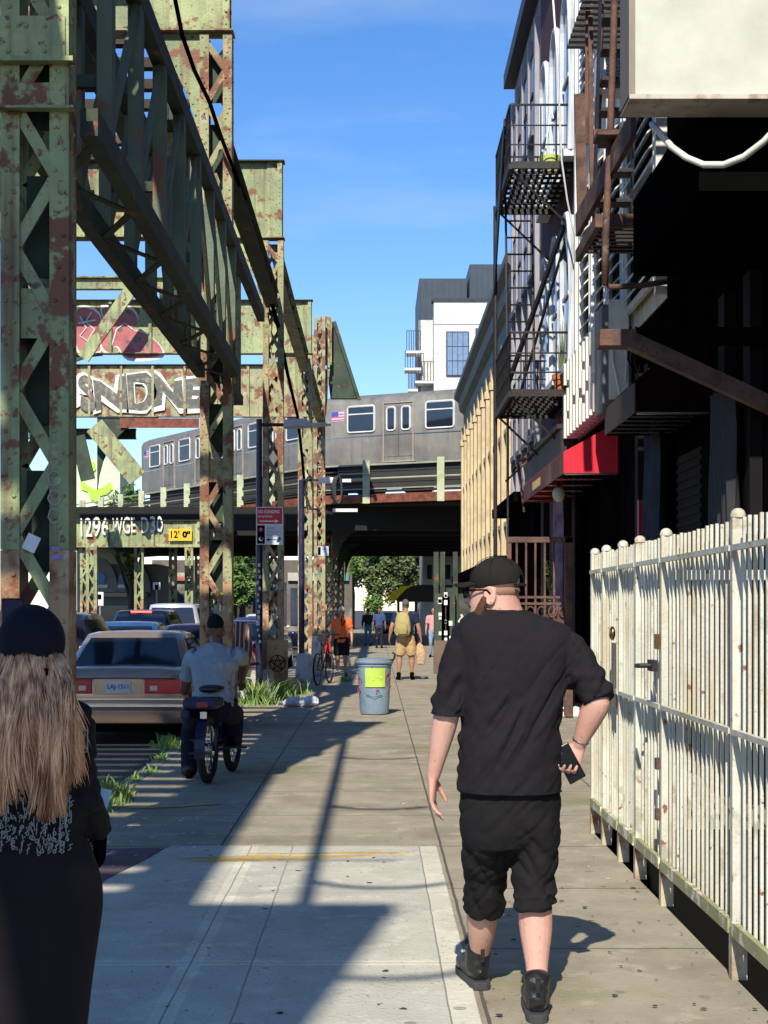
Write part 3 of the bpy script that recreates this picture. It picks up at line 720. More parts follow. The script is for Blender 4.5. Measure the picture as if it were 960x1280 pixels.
# pilaster strips of the cream wall
m = MB()
for y in (22.9, 22.4, 21.2, 19.75, 18.45, 16.3): m.box(FX-.12, FX-.001, y-.11, y+.0, 4.95, 13.4)
m.build('pilaster', white_trim, bA)
slat_m = mat('shutter_paint', (.72,.72,.66), .6, streak=((.3,.28,.25), .4, 8.)); slat_d = mat('slat_gap_shade', (.03,.03,.03), .8, spec=.1)
def shutter(t, y0, y1, z0, z1, X=FX-.06):
    m = MB()
    m.box(X-.05, X, y0, y0+.06, z0, z1); m.box(X-.05, X, y1-.06, y1, z0, z1)
    for z in (z0, (z0+z1)/2, z1-.08): m.box(X-.05, X, y0+.061, y1-.061, z, z+.08)
    z = z0+.1
    while z < z1-.12:
        m.add([(X-.11,y0+.062,z),(X-.11,y1-.062,z),(X-.01,y1-.062,z+.10),(X-.01,y0+.062,z+.10),(X-.11,y0+.062,z+.022),(X-.11,y1-.062,z+.022),(X-.01,y1-.062,z+.122),(X-.01,y0+.062,z+.122)],
              [(3,2,1,0),(4,5,6,7),(0,1,5,4),(2,3,7,6),(0,4,7,3),(1,2,6,5)]); z += .19
    s_ = m.build('shutter', slat_m, t)
    MB().box(X+.002, X+.02, y0+.02, y1-.02, z0+.02, z1-.02).build('backing', slat_d, s_)  # dark sheet stands for the shade in the gaps between slats
for (y0, y1) in ((21.35,22.0),(19.95,20.7),(18.6,19.6),(16.4,18.2)):
    shutter(bA, y0, y1, 5.1, 7.7); shutter(bA, y0, y1, 8.5, 11.2); shutter(bA, y0, y1, 11.5, 13.2) if y0 > 15 else None
# ground floor: dark shopfronts
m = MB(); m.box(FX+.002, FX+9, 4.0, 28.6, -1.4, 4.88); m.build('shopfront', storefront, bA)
for y in (12.2, 13.1, 16.8, 17.4, 22.9, 24.1, 27.2): MB().box(FX-.10, FX+.001, y, y+.22, -.1, 4.3).build('shopfront_pilaster', mat('shade_dark_pilaster', (.012,.010,.011), .8, spec=.1), bA)  # pilaster colour darkened to hold the shopfront shade
m = MB(); m.box(FX-.06, FX+.0, 14.2, 15.3, 0, 3.1)
for z in np.arange(.05, 3.1, .09): m.box(FX-.075, FX-.06, 14.2, 15.3, z, z+.045)
m.build('roller_shutter', mat('dark_roller_shutter', (.012,.009,.008), .8, 0, spec=.1), bA)  # shutter colour darkened for the shade of the recess
m = MB(); m.box(FX-.16, FX-.11, 17.0, 17.12, .1, 2.8); m.build('red_post', mat('dark_red_enamel', (.25,.01,.015), .5), bA)
m = MB(); m.box(FX-.3, FX+.0, 23.0, 28.6, 3.9, 4.3); m.box(FX-.36, FX+.0, 23.0, 28.6, 4.31, 4.38); m.build('shop_cornice', iron, bA)
# hanging drapes / tarps on the shopfront
def drape(y0, y1, z0, z1, mt, label, X=FX-.2, a=.05):
    n = 26; m = MB(); vs = []
    for j in range(9):
        for i in range(n+1):
            y = y0+(y1-y0)*i/n; z = z1+(z0-z1)*j/8
            vs.append((X+a*math.sin(i*1.15+j*.12)+.02*math.sin(i*2.7+1.3*j), y+.03*math.sin(j*.8+i*.3), z))
    k = len(vs); vs += [(v[0]+.012, v[1], v[2]) for v in vs]; fs = []
    W_ = n+1
    for j in range(8):
        for i in range(n):
            q = (j*W_+i, j*W_+i+1, (j+1)*W_+i+1, (j+1)*W_+i); fs.append(q[::-1]); fs.append(tuple(k+a_ for a_ in q))
    m.add(vs, fs); o = m.build('drape', mt, None, smooth=True); tag(o, label, 'drape'); return o
drape(22.2, 23.0, .05, 3.25, mat('mauve_cloth', (.30,.20,.27), .8, var=[((.16,.1,.15), 3., .45, .6)]), 'mauve cloth hanging at the shopfront under the red awning', X=2.72)
drape(15.6, 16.2, .3, 3.6, mat('slate_blue_cloth', (.025,.04,.07), .8, var=[((.02,.02,.03), 3., .45, .6)]), 'slate blue cloth hanging in the dark shopfront behind the white fence')
drape(12.3, 13.0, .3, 3.4, mat('grey_tarp', (.035,.035,.038), .7, var=[((.03,.03,.035), 3., .45, .6)]), 'grey tarp hanging at the right edge behind the white fence')
# white shop sign with cut dark strokes
sg = thing('shop_sign', 'long white shop sign with dark cut letter strokes seen edge on above the red awning', 'sign', (FX-.2, 22, 4.5))
ya, yb = DX(775, FX-.15), DX(713, FX-.15)
wsm = mat('white_sign_panel', (.80,.78,.68), .5, streak=((.5,.45,.35), .5, 5.))
MB().box(FX-.06, FX-.012, ya, yb, 4.12, 5.28).build('panel', mat('sign_backing', (.10,.07,.06), .7), sg)
MB().box(FX-.30, FX-.062, ya-.1, ya+.12, 4.1, 5.3).build('end_cap', wsm, sg)
rr = random.Random(3); y = ya+.42
while y < yb-.05:
    m = MB(); k = rr.choice((0,1,2,3,1))
    segs = {0: ((4.15,5.25),), 1: ((4.15,4.52),(4.66,5.25)), 2: ((4.15,4.8),(4.95,5.25)), 3: ((4.15,4.4),(4.52,4.86),(4.98,5.25))}[k]
    for (z0, z1) in segs: m.box(FX-.27, FX-.061, y, y+.11, z0, z1)
    m.box(FX-.13, FX-.0612, y+.001, y+.30, 4.3, 5.15) if k != 2 else None
    m.build('letter', wsm, sg); y += .34
# grey junction box panel beside the sign
t = thing('meter_cabinet', 'grey electrical cabinet with a small white plate and cables right of the white sign', 'cabinet', (2.95, 18.6, 4.1))
MB().box(2.72, 3.08, 18.3, 18.9, 3.95, 5.25).build('case', mat('cabinet_grey', (.16,.16,.15), .6), t, bevel=.02)
MB().box(2.80, 2.92, 18.27, 18.299, 4.7, 4.95).build('plate', white_m, t)
m = MB(); m.tube([(2.84,18.26,4.7),(2.84,18.22,4.55),(2.88,18.2,4.35),(2.93,18.2,4.1)], .018, 6); m.tube([(2.98,18.26,4.8),(3.0,18.2,4.6),(2.99,18.2,4.3)], .014, 6); m.build('cable', white_m, t)
m = MB()
for k in range(5): m.tube([(3.0+.06*k, 17.9, 4.9),(2.95+.07*k,17.8,4.5-.05*k),(3.05+.04*k,17.7,4.25),(3.1,17.8,4.6)], .012, 5)
m.build('wires', black, t)
# awnings
def awning(y0, y1, xo, z0, zv, zt, label, cm, vm, name='awning', letter=True):
    t = thing(name, label, 'awning', (FX, (y0+y1)/2, z0))
    m = MB()
    # sloping top sheet with thickness, near cheek and far cheek
    m.prism([(xo, zv), (FX-.02, zt), (FX-.02, zt+.02), (xo, zv+.02)], 'y', y0+.005, y1)
    m.prism([(xo, z0), (FX-.02, z0), (FX-.02, zt-.001), (xo, zv-.001)], 'y', y0-.01, y0+.004)
    m.prism([(xo, z0), (FX-.02, z0), (FX-.02, zt-.001), (xo, zv-.001)], 'y', y1+.001, y1+.015)
    m.build('canvas', cm, t)
    m = MB(); m.box(xo-.012, xo-.001, y0-.01, y1, z0, zv); m.build('valance', vm, t)
    m = MB()
    for y in lin(y0+.1, y1-.1, 6): m.tube([(xo+.02, y, z0+.02), (FX-.05, y, z0+.02)], .014, 5); m.tube([(xo+.02, y, zv-.02), (FX-.05, y, zt-.03)], .014, 5)
    m.tube([(xo+.01, y0, z0-.0), (FX-.03, y0, z0-.0)], .016, 6); m.build('frame', chrome, t)
    return t
rcl = MATS['red_awning_canvas']
aw = awning(19.35, 24.5, 2.39, 3.30, 3.56, 3.94, 'bright red canvas awning beneath the white sign, its near cheek in full sun', rcl, shaded_red_cloth)
m = MB()
for k in range(7): m.box(2.365, 2.377, 22.0+k*.16, 22.06+k*.16, 3.37, 3.49)
m.build('lettering', mat('faded_gold_letter', (.32,.24,.10), .7), aw)
awning(14.0, 15.8, 2.39, 3.38, 3.66, 4.25, 'dark brownish awning in deep shade behind the white fence', mat('near_black_red_canvas', (.012,.004,.004), .9, spec=0), mat('shaded_brown_canvas', (.07,.045,.035), .8))  # both canvas colours darkened to carry the recess shade
t = thing('globe_lamp', 'white globe lamp hanging under the red awning', 'lamp', (2.55, 21.2, 3.2))
MB().ell((2.55,21.2,3.18), .09,.09,.11).build('globe', mat('frosted_glass', (.6,.62,.5), .4), t, smooth=True); MB().tube([(2.55,21.2,3.29),(2.55,21.2,3.38)], .02, 6).build('stem', iron, t)
# big cream box sign projecting over the pavement
bx = thing('box_sign', 'big cream sheet-metal box projecting over the pavement at the top right', 'sign box', (2.6, 10, 5))
D = 10.0
MB().box(PX(793,D), 5.2, D, D+.28, PZ(121,D), 9.5).build('case', cream, bx)
MB().box(PX(785,D), PX(793,D)-.001, D-.04, D+.32, PZ(125,D), 9.5).build('edge_trim', mat('taupe_trim', (.25,.21,.17), .6), bx)
MB().box(PX(785,D), 5.2, D-.06, D+.32, PZ(127,D), PZ(121,D)-.002).build('bottom_trim', mat('pale_stone_trim', (.55,.50,.44), .7, var=[((.35,.27,.2), 6., .55, .65)]), bx)
sof = thing('canopy_slab', 'black canopy structure in deep shade below the cream box', 'canopy', (3.2, 11.5, 4.4))
MB().box(2.2, 5.2, 10.35, 13.0, 4.42, 5.05).build('slab', black, sof)  # black colour carries the deep shade under the cream box
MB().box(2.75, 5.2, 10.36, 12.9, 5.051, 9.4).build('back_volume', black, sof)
o = MB().tube([P(815,155,10.6),P(822,163,10.4),P(840,184,10.1),P(858,197,9.9),P(880,206,9.8),P(905,206,9.7),P(930,196,9.6),P(955,177,9.5),P(980,150,9.4)], .022, 8).build('conduit', mat('cream_conduit', (.72,.70,.62), .5), None, smooth=True); tag(o, 'thick cream cable hanging in a loop below the cream box', 'cable')
o = MB().box(PX(872,11),PX(892,11),11,11.3,PZ(210,11),PZ(150,11)).build('chimney_pot', mat('terracotta_dark', (.20,.06,.035), .8)); 
bpy.data.objects.remove(o)
# rusty bracket beams
t = thing('bracket_beam', 'rusty bracket with a short level arm and a long brace sloping down to the right', 'bracket', (2.0, 12, 3.6))
D = 12.0
m = MB(); m.box(PX(750,D), PX(796,D), D, D+.2, PZ(432,D), PZ(411,D)); m.build('arm', rust_brown, t, bevel=.006)
MB().box(PX(796,D)+.002, 3.3, D+.03, D+.17, PZ(428,D), PZ(408,D)).build('arm_end', black, t)  # arm turns black here, with the recess shade in its colour
m = MB(); m.bar(P(788,426,D-.05), P(985,517,D-.05), .13, .12, up=(0,1,0))
for f_ in (.1,.16,.3,.36,.7,.76): p = P(788,428,D-.115).lerp(P(985,515,D-.115), f_); m.rivet(p, .014)
m.build('brace', rust_brown, t, bevel=.005)
# ---- near rusty fire escape
fe = thing('fire_escape', 'rusty fire escape with steep ladder stair in front of the louvred shutters, nearest one', 'fire escape', (2.6, 15, 5))
D0, D1, ZP = 15.0, 16.4, 5.42
m = MB()
for y in np.arange(D0, D1, .16): m.box(2.22, 3.08, y, y+.075, ZP-.02, ZP+.02)
m.build('platform', iron, fe)
m = MB(); m.box(2.15, 3.08, D0-.1, D0-.04, ZP-.10, ZP+.03); m.box(2.15, 2.21, D0-.04, D1, ZP-.10, ZP+.02); m.build('platform_frame', rust_brown, fe)
MB().bar(P(722,282,16.2), P(792,155,13.6), .05, .24).build('stringer', rust_brown, fe); m = MB(); m.bar((2.26,15.8,5.5),(2.26,14.9,9.6), .025, .10); m.bar((2.64,15.8,5.5),(2.64,14.9,9.6), .025, .10); m.build('stair_side', iron, fe)
m = MB()
for k in range(13):
    z = 5.75+k*.29; y = 15.75-(z-5.5)*.22; MB().box(2.28, 2.62, y-.12, y+.12, z, z+.035).build('tread', iron, fe)
m = MB(); m.tube([P(770,-40,14.5),P(768,10,14.5),P(763,165,14.5),P(757,300,14.5),P(756,356,14.5)], .035, 8); m.tube([P(756,290,14.6),P(756,352,14.6),P(762,359,14.6),P(800,357,14.6),P(835,352,14.6)], .028, 8); m.build('drop_pole', rust_brown, fe, smooth=True)
m = MB(); m.box(PX(745,14.4), PX(782,14.4), 14.3, 14.6, PZ(172,14.4), PZ(166,14.4)); m.box(PX(745,14.4), PX(782,14.4), 14.55, 14.6, PZ(166,14.4), PZ(155,14.4)); m.build('pole_bracket', rust_brown, fe)
m = MB(); m.bar(P(728,270,16.5), P(724,118,16.5), .11, .05, up=(0,1,0)); m.bar(P(740,262,16.9), P(738,20,16.9), .05, .04, up=(0,1,0)); m.bar(P(748,180,16.2), P(752,-20,16.2), .05, .04, up=(0,1,0)); m.bar(P(733,180,17.2), P(735,-20,17.2), .05, .04, up=(0,1,0)); m.build('upright', rust_brown, fe)
m = MB()
for y in np.arange(14.0, 18.4, .17): m.bar((2.75, y, 8.35), (2.75, y+.09, 8.35), .9, .03)
m.build('upper_landing', iron, fe)
m = MB(); m.box(2.34, 2.62, 16.0, 16.3, 7.05, 7.45); ac = m.build('air_conditioner', white_m, None); tag(ac, 'white air conditioner unit behind the rusty ladder stair', 'air conditioner')
m = MB()
for k in range(6): m.box(2.42, 2.58, 15.985, 15.999, 7.2+k*.035, 7.215+k*.035)
m.build('grille', mat('grille_grey', (.3,.3,.3), .6), ac)
# ---- far black fire escape in front of the grey building
fb = thing('fire_escape', 'black iron fire escape with two slatted platforms and ladders in front of the grey wall', 'fire escape', (2.6, 25, 5))
for (ZP, nm) in ((8.52,'upper'),(4.97,'lower')):
    m = MB()
    for x in np.arange(2.14, 3.06, .105): m.box(x, x+.045, 23.72, 26.4, ZP-.012, ZP+.02)
    for y in np.arange(23.75, 26.4, .3): m.box(2.12, 3.09, y, y+.04, ZP-.05, ZP-.013)
    m.build('platform', iron, fb)
    m = MB(); m.box(2.07, 2.12, 23.7, 26.45, ZP-.08, ZP+.03); m.box(2.12, 3.1, 23.66, 23.71, ZP-.08, ZP+.03); m.box(2.12, 3.1, 26.41, 26.46, ZP-.08, ZP+.03)
    m.tube([(2.1,23.8,ZP-.05),(3.09,23.8,ZP-1.0)], .02, 5); m.tube([(2.1,26.3,ZP-.05),(3.09,26.3,ZP-1.0)], .02, 5); m.build('platform_frame', iron, fb)
    m = MB()
    for z in (ZP+.3, ZP+.6, ZP+.92): m.tube([(3.08,23.7,z),(2.09,23.7,z),(2.09,26.43,z),(3.08,26.43,z)], .013 if z < ZP+.9 else .02, 5)
    for x in np.arange(2.09, 3.0, .24): m.tube([(x,23.7,ZP),(x,23.7,ZP+.92)], .011, 4); m.tube([(x,26.43,ZP),(x,26.43,ZP+.92)], .011, 4)
    for y in np.arange(23.7, 26.5, .24): m.tube([(2.09,y,ZP),(2.09,y,ZP+.92)], .011, 4)
    m.build('railing', iron, fb)
m = MB()
for x in (2.18, 2.62): m.tube([(x,25.6,8.5),(x+.0,25.1,4.98)], .022, 5)
for k in range(12): z = 5.2+k*.29; y = 25.1+(z-4.98)*.142; m.tube([(2.18,y,z),(2.62,y,z)], .016, 5)
m.build('ladder', iron, fb)
m = MB()
m.tube([(2.08,26.5,8.6),(2.08,26.5,2.2)], .035, 6); m.tube([(2.3,26.5,5.0),(2.3,26.5,1.6)], .02, 5)
m.bar((2.12,26.3,5.0),(2.95,23.9,7.6), .05, .09); m.bar((2.4,26.3,5.0),(3.05,23.9,7.6), .03, .05)
m.box(2.03, 2.1, 24.9, 25.0, 6.2, 8.5) if False else None
m.build('stair_stringer', iron, fb)
m = MB(); m.prism([(26.5,7.0),(26.5,7.6),(24.4,9.45),(24.3,9.3)], 'x', 2.05, 2.075); m.build('side_plate', iron, fb)
# things on the fire escape
t = thing('flower_pot', 'orange terracotta pot on the lower black fire escape platform', 'flower pot', (2.93, 24.0, 4.99))
MB().lathe((2.93,24.0,4.992), [(.10,0),(.135,.2),(.15,.2),(.155,.28),(.13,.28),(.12,.2)]).build('pot', mat('terracotta', (.55,.16,.06), .8), t, smooth='auto')
m = MB()
rr = random.Random(5)
for k in range(26):
    a = rr.uniform(0,6.28); h = rr.uniform(.2,.9); q = rr.uniform(.02,.14)
    m.tube([(2.93,24,5.2),(2.93+q*math.cos(a)*.6,24+q*math.sin(a)*.6,5.25+h*.5),(2.93+q*math.cos(a),24+q*math.sin(a),5.25+h)], [.008,.006,.002], 4)
m.build('stems', leaf_d, t)
t = thing('planter', 'yellow green bucket planter with a hook handle on the upper black platform', 'planter', (2.78, 24.3, 8.54))
MB().lathe((2.78,24.3,8.545), [(.13,0),(.16,.14),(.17,.15),(.17,.26),(.14,.26)]).build('bucket', mat('lime_plastic', (.42,.48,.08), .5), t, smooth='auto')
m = MB(); m.tube([(2.7,24.3,8.8),(2.76,24.3,9.3),(2.77,24.3,9.45),(2.80,24.3,9.5),(2.83,24.3,9.47),(2.83,24.3,9.42)], .014, 6); m.tube([(2.86,24.3,8.8),(2.77,24.3,9.4)], .01, 5); m.build('hook', white_m, t)
# white rope hanging down the front
o = MB().tube([P(690,-20,22.0),P(697,80,22.2),P(702,200,22.5),P(709,250,22.7),P(716,285,22.8),P(722,305,22.9)], .014, 6).build('rope', white_m, None, smooth=True); tag(o, 'thin white rope hanging down past the arched windows', 'rope')
# grey building
bG = thing('grey_building', 'plain grey building between the arched windows and the tan building, with thin roof cornice', 'building', (FX, 31, 0))
MB().box(FX+.02, FX+9, 28.62, 34.2, 0, 13.3).build('wall', grey_wall, bG)
m = MB(); m.box(FX-.22, FX+.3, 28.62, 34.3, 13.31, 13.62); m.build('cornice', mat('dark_blue_cornice', (.03,.035,.06), .6), bG)
m = MB()
for y in (29.0, 30.3, 31.6, 32.9, 34.0): m.box(FX-.07, FX+.018, y, y+.16, 3.9, 12.9)
m.build('pilaster', mat('grey_strip', (.34,.32,.34), .8), bG)
for yc in (29.8, 31.1, 32.4, 33.55): 
    for z in (5.0, 8.2, 10.9): wall_window(bG, yc-.28, yc+.28, z, z+1.5, mat('grey_window_frame', (.12,.12,.14), .6), panes=2, X=FX+.02, fw=.06, proud=.06)
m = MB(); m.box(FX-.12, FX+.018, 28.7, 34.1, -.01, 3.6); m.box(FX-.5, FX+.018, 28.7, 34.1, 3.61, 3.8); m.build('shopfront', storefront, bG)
# drainpipe
# tan building with heavy cornice
bT = thing('tan_building', 'tan three storey building with a deep olive cornice, far down the row', 'building', (3.35, 45, 0))
TX = 3.35
MB().box(TX, TX+9, 34.32, 56.5, 0, 9.3).build('wall', mat('dark_tan_wall', (.20,.17,.12), .8, var=[((.12,.1,.08), 1.5, .5, .65)]), bT)
m = MB(); m.prism([(2.92,9.62),(2.92,9.45),(3.08,9.3),(3.12,9.0),(3.28,8.85),(3.28,8.35),(TX-.002,8.3),(TX-.002,9.62)], 'y', 34.3, 56.9); m.build('cornice', cornice_m, bT)
m = MB()
for y in lin(34.6, 56.0, 13): m.box(TX-.2, TX-.001, y, y+.42, 2.9, 8.25); m.box(TX-.24, TX-.001, y-.04, y+.46, 7.6, 7.8)
m.build('pilaster', tan_wall, bT)
for y in lin(35.2, 54.9, 12):
    for z in (3.8, 6.1): wall_window(bT, y+.15, y+1.0, z, z+1.4, tan_wall, X=TX, fw=.07, proud=.09)
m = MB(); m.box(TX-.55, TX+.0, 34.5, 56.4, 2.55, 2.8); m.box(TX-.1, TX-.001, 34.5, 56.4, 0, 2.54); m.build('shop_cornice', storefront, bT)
# thin pipes / bracket clutter where the buildings meet
t = thing('wall_bracket', 'bent rusty wall bracket with rods between grey and tan buildings', 'bracket', (2.9, 30, 3.5))
m = MB(); m.tube([P(640,590,27),P(668,560,27),P(700,530,27.5)], .03, 5); m.tube([P(632,602,27.5),P(690,548,27.5)], .02, 5); m.tube([P(648,580,27),P(655,640,27)], .02, 5); m.build('rods', rust_brown, t)
# ------------------------------------------------------------------ brown iron gate
gt = thing('iron_gate', 'brown iron gate with bars standing across the shop entrance behind the man', 'gate', (2.4, 22, 0))
D = 22.0; gx0, gx1 = PX(634,D), PX(716,D)
m = MB(); m.box(gx0, gx1, D, D+.05, PZ(678,D), PZ(671,D))
for (a, b_) in ((748,745),(756,753),(890,886)): m.box(gx0, gx1, D+.005, D+.045, PZ(a,D), PZ(b_,D))
m.box(gx0, gx0+.06, D, D+.06, .02, PZ(679,D)); m.box(gx1-.11, gx1, D, D+.1, .02, PZ(671,D)-.005); m.build('frame', rust_brown, gt)
m = MB()
for x in np.arange(gx0+.14, gx1-.15, .135): m.box(x-.014, x+.014, D+.012, D+.036, .05, PZ(678,D))
for k in range(5):
    cx = gx0+.18+k*.16; m.tube([(cx+.06*math.cos(q), D+.02, PZ(765,D)+.08*math.sin(q)) for q in np.linspace(0, 6.28, 10)[:-1]], .012, 5, closed=True)
m.build('bars', rust_brown, gt)
m = MB(); m.prism([(x, z) for x, z in ((gx0+.1,.5),(gx1-.12,.5),(gx1-.12,PZ(762,D)),(gx0+.5,PZ(770,D)))], 'y', D+.05, D+.07); m.build('lower_panel', mat('brown_panel', (.10,.035,.025), .7), gt)
t = thing('plant', 'small green plant growing behind the brown iron gate', 'plant', (2.7, 23, 0)); m = MB()
rr = random.Random(9)
for k in range(220):
    z = rr.uniform(1.1, 2.45); a = rr.uniform(0, 6.28); q = rr.uniform(0, .2)
    c = Vector((2.72+q*math.cos(a), 22.9+q*math.sin(a)*.5, z)); u = Vector((rr.uniform(-1,1), rr.uniform(-1,1), rr.uniform(-.2,1))).normalized()*.09; v = Vector((-u.y, u.x, .02))*.4
    m.add([c-v, c+u, c+v, c-u*.2], [(0,1,2,3)])
m.build('foliage', leaf_m, t); MB().tube([(2.72,22.9,.0),(2.7,22.9,2.2)], .02, 6).build('stem', bark, t)
MB().box(2.75,3.05,22.2,22.6,0,.16)
o = MB().box(2.2,2.98,22.25,22.55,.001,.14).build('step', white_m, None, bevel=.01); tag(o, 'pale stone doorstep under the brown iron gate', 'step')

# ------------------------------------------------------------------ white fence
def fence_run(name, label, y0, y1, posts, gate=False, sag=0, pitch=.098, cat='fence'):
    t = thing(name, label, cat, (1.53, (y0+y1)/2, 0), group='sections of the white picket fence' if not gate else None)
    x = 1.515
    for y in posts:
        p = MB().box(x-.005, x+.055, y, y+.05, .001, 1.96).build('post', white_paint, t, bevel=.004)
        MB().lathe((x+.025, y+.025, 1.961), [(.033,0),(.034,.012),(.028,.028),(.016,.038),(.004,.041)], 12).build('cap', white_paint, p, smooth='auto')
        f_ = MB(); f_.box(x-.008, x+.058, y-.003, y+.053, .0005, .22); f_.build('post_foot', steel_low if False else mat('rusting_white_foot', (.5,.44,.3), .8, var=[((.22,.09,.05), 5., .45, .6)]), p)
    m = MB(); tz = 1.97
    y = y0+.11; k = 0; rr = random.Random(int(y0*10))
    while y < y1-.04:
        dz = rr.uniform(-.006,.006); dx = rr.uniform(-.002,.002)
        m.box(x+.013+dx, x+.027+dx, y, y+.0155, .20, 1.955+dz); y += pitch
    m.build('pickets', white_paint, t)
    m = MB(); m.box(x-.010, x+.0115, y0+.051, y1, 1.82, 1.845); m.build('top_rail', white_paint, t)
    m = MB(); m.box(x-.012, x+.0115, y0+.051, y1, 1.04, 1.065); m.build('middle_rail', white_paint, t)
    m = MB(); m.box(x-.014, x+.0110, y0+.051, y1, .19, .25); m.build('bottom_rail', olive, t)
    return t
fence_run('picket_fence', 'near white picket fence section running out of the right edge of the picture', 4.85, 6.43, [4.8])
fence_run('picket_fence', 'white picket fence section just left of the nearest visible tall post', 6.44, 8.03, [6.44])
g1 = fence_run('fence_gate', 'narrow white fence gate with a dark lever handle', 8.04, 8.83, [8.04], gate=True, cat='gate')
fence_run('picket_fence', 'densely barred white fence section beyond the lever-handled gate', 8.84, 9.44, [8.84], pitch=.06)
g2 = fence_run('fence_gate', 'farther white fence gate with a round brass lock', 9.45, 10.12, [9.45], gate=True, cat='gate')
fence_run('picket_fence', 'last white picket fence section at the far end of the fence', 10.13, 10.72, [10.13, 10.66])
m = MB(); m.box(1.47,1.50,8.10,8.24,1.24,1.30); m.tube([(1.48,8.14,1.27),(1.42,8.14,1.27),(1.415,8.26,1.265)], .013, 8); m.build('handle', iron, g1)
MB().box(1.49,1.505,8.06,8.14,1.36,1.44).build('lock', mat('brass', (.35,.2,.08), .35, 1.), g1)
m = MB(); m.ell((1.495,9.62,1.42), .02,.04,.045); m.build('lock', MATS['brass'], g2, smooth=True)
MB().box(1.50,1.512,9.56,9.68,.95,1.36).build('latch_plate', chrome, g2)
for gg, yy in ((g1, 8.09), (g1, 8.09)): pass
m = MB()
for z in (.45, .72): m.box(1.488, 1.509, 8.07, 8.12, z, z+.06)
m.build('hinge', rust_brown, g1)
# return of the fence to the wall
t = thing('picket_fence', 'short fence return joining the last white post to the shop wall', 'fence', (2.3,10.72,0), group='sections of the white picket fence'); m = MB()
for x in np.arange(1.66, 3.0, .1): m.box(x, x+.018, 10.70, 10.718, .1, 1.9)
m.build('pickets', white_paint, t); MB().box(1.6,3.0,10.72,10.74,1.78,1.85).build('top_rail', white_paint, t)

# ------------------------------------------------------------------ far buildings
D = 118.0
bm = thing('apartment_block', 'modern white apartment block with dark penthouse and balconies above the train', 'building', (PX(560,D), D, 0))
MB().box(PX(526,D), PX(660,D), D, D+14, 0, PZ(400,D)).build('wall', mat('white_render', (.58,.58,.56), .8), bm)
MB().box(PX(541,D), PX(660,D), D-2.2, D-.002, 0, PZ(383,D)).build('front_wall', mat('white_render_front', (.62,.62,.59), .8), bm)
dk = mat('slate_cladding', (.018,.035,.06), .5, var=[((.025,.045,.07), 1., .4, .6)])
m = MB(); m.box(PX(524,D), PX(583,D), D+.3, D+12, PZ(400,D)+.002, PZ(347,D))
for x in np.arange(PX(525,D), PX(583,D), .45): m.box(x, x+.05, D+.25, D+.3, PZ(398,D), PZ(349,D))
m.box(PX(586,D), PX(660,D), D-1.0, D+12, PZ(382,D), PZ(334,D)); 
for x in np.arange(PX(587,D), PX(640,D), .45): m.box(x, x+.05, D-1.05, D-1.0, PZ(380,D), PZ(336,D))
m.build('penthouse', dk, bm)
m = MB(); m.box(PX(540,D)-.1, PX(660,D), D-2.35, D-1.0, PZ(384,D)+.02, PZ(380,D)); m.build('parapet', mat('dark_coping', (.02,.025,.04), .6), bm)
m = MB(); m.box(PX(541,D), PX(620,D), D-2.23, D-2.201, PZ(412.5,D), PZ(411.5,D)); m.build('reveal_line', mat('joint_grey', (.3,.3,.3), .8), bm)
wf = mat('navy_window_frame', (.012,.016,.05), .5)
for (x0, x1, y0, y1) in ((556,584,421,476),(592,612,417,440),(556,584,496,545),(592,620,496,545)):
    f = MB().box(PX(x0,D), PX(x1,D), D-2.30, D-2.205, PZ(y1,D), PZ(y0,D)).build('window', wf, bm)
    m = MB(); nx = 4; 
    for i in range(4):
        for j in range(3):
            a = x0+1.5+(x1-x0-2)*i/4; b_ = a+(x1-x0)/4-1.2; c = y0+1.5+(y1-y0-2)*j/3; d_ = c+(y1-y0)/3-1.8
            m.box(PX(a,D), PX(b_,D), D-2.312, D-2.302, PZ(d_,D), PZ(c,D))
    m.build('pane', mat('sky_reflecting_glass', (.30,.36,.42), .15, .6), f)
for (x0, x1, y0, y1) in ((508,525,418,443),(506,525,443,464),(519,541,456,480),(510,521,470,490)):
    b_ = MB().box(PX(x0-.5,D), PX(x1+.5,D), D-1.7, D-.01 if x1 < 530 else D-.01, PZ(y1+3,D), PZ(y1,D)).build('balcony', white_m, bm)
    m = MB()
    for z in (y0, y1-.5): m.box(PX(x0,D), PX(x1,D), D-1.68, D-1.62, PZ(z+.6,D), PZ(z,D))
    for x in lin(x0, x1, 7): m.box(PX(x,D)-.03, PX(x,D)+.03, D-1.66, D-1.64, PZ(y1,D), PZ(y0,D))
    m.build('railing', iron, b_)
MB().box(PX(523,D), PX(526,D), D+.1, D+9, 0, PZ(400,D)).build('side_wall', mat('grey_side_wall', (.2,.21,.23), .8), bm)
# white building and canopy seen through the bridge
D = 92.0
t = thing('white_building', 'white building glimpsed under the railway bridge behind a dark canopy', 'building', (PX(545,D), D, 0))
MB().box(PX(529,D), PX(620,D), D, D+8, 0, PZ(660,D)).build('wall', mat('white_wall_far', (.55,.55,.53), .8), t)
for (a, b_) in ((534,540),(556,563)): MB().box(PX(a,D), PX(b_,D), D-.1, D-.01, PZ(724,D), PZ(706,D)).build('window', glass_b, t)
t = thing('street_canopy', 'dark shop canopy with yellow edge under the railway bridge', 'canopy', (PX(540,70),70,0)); D = 70
MB().prism([(PX(a,D), PZ(b_,D)) for a, b_ in ((497,748),(505,736),(522,731),(640,731),(640,752),(500,752))], 'y', D, D+3).build('roof', iron, t)
MB().prism([(PX(a,D), PZ(b_,D)) for a, b_ in ((479,751),(489,745),(488,740),(505,733),(519,731),(508,736),(498,746),(494,751))], 'y', D-.2, D-.1).build('yellow_flap', mat('yellow_canvas', (.85,.62,.02), .6), t)
m = MB()
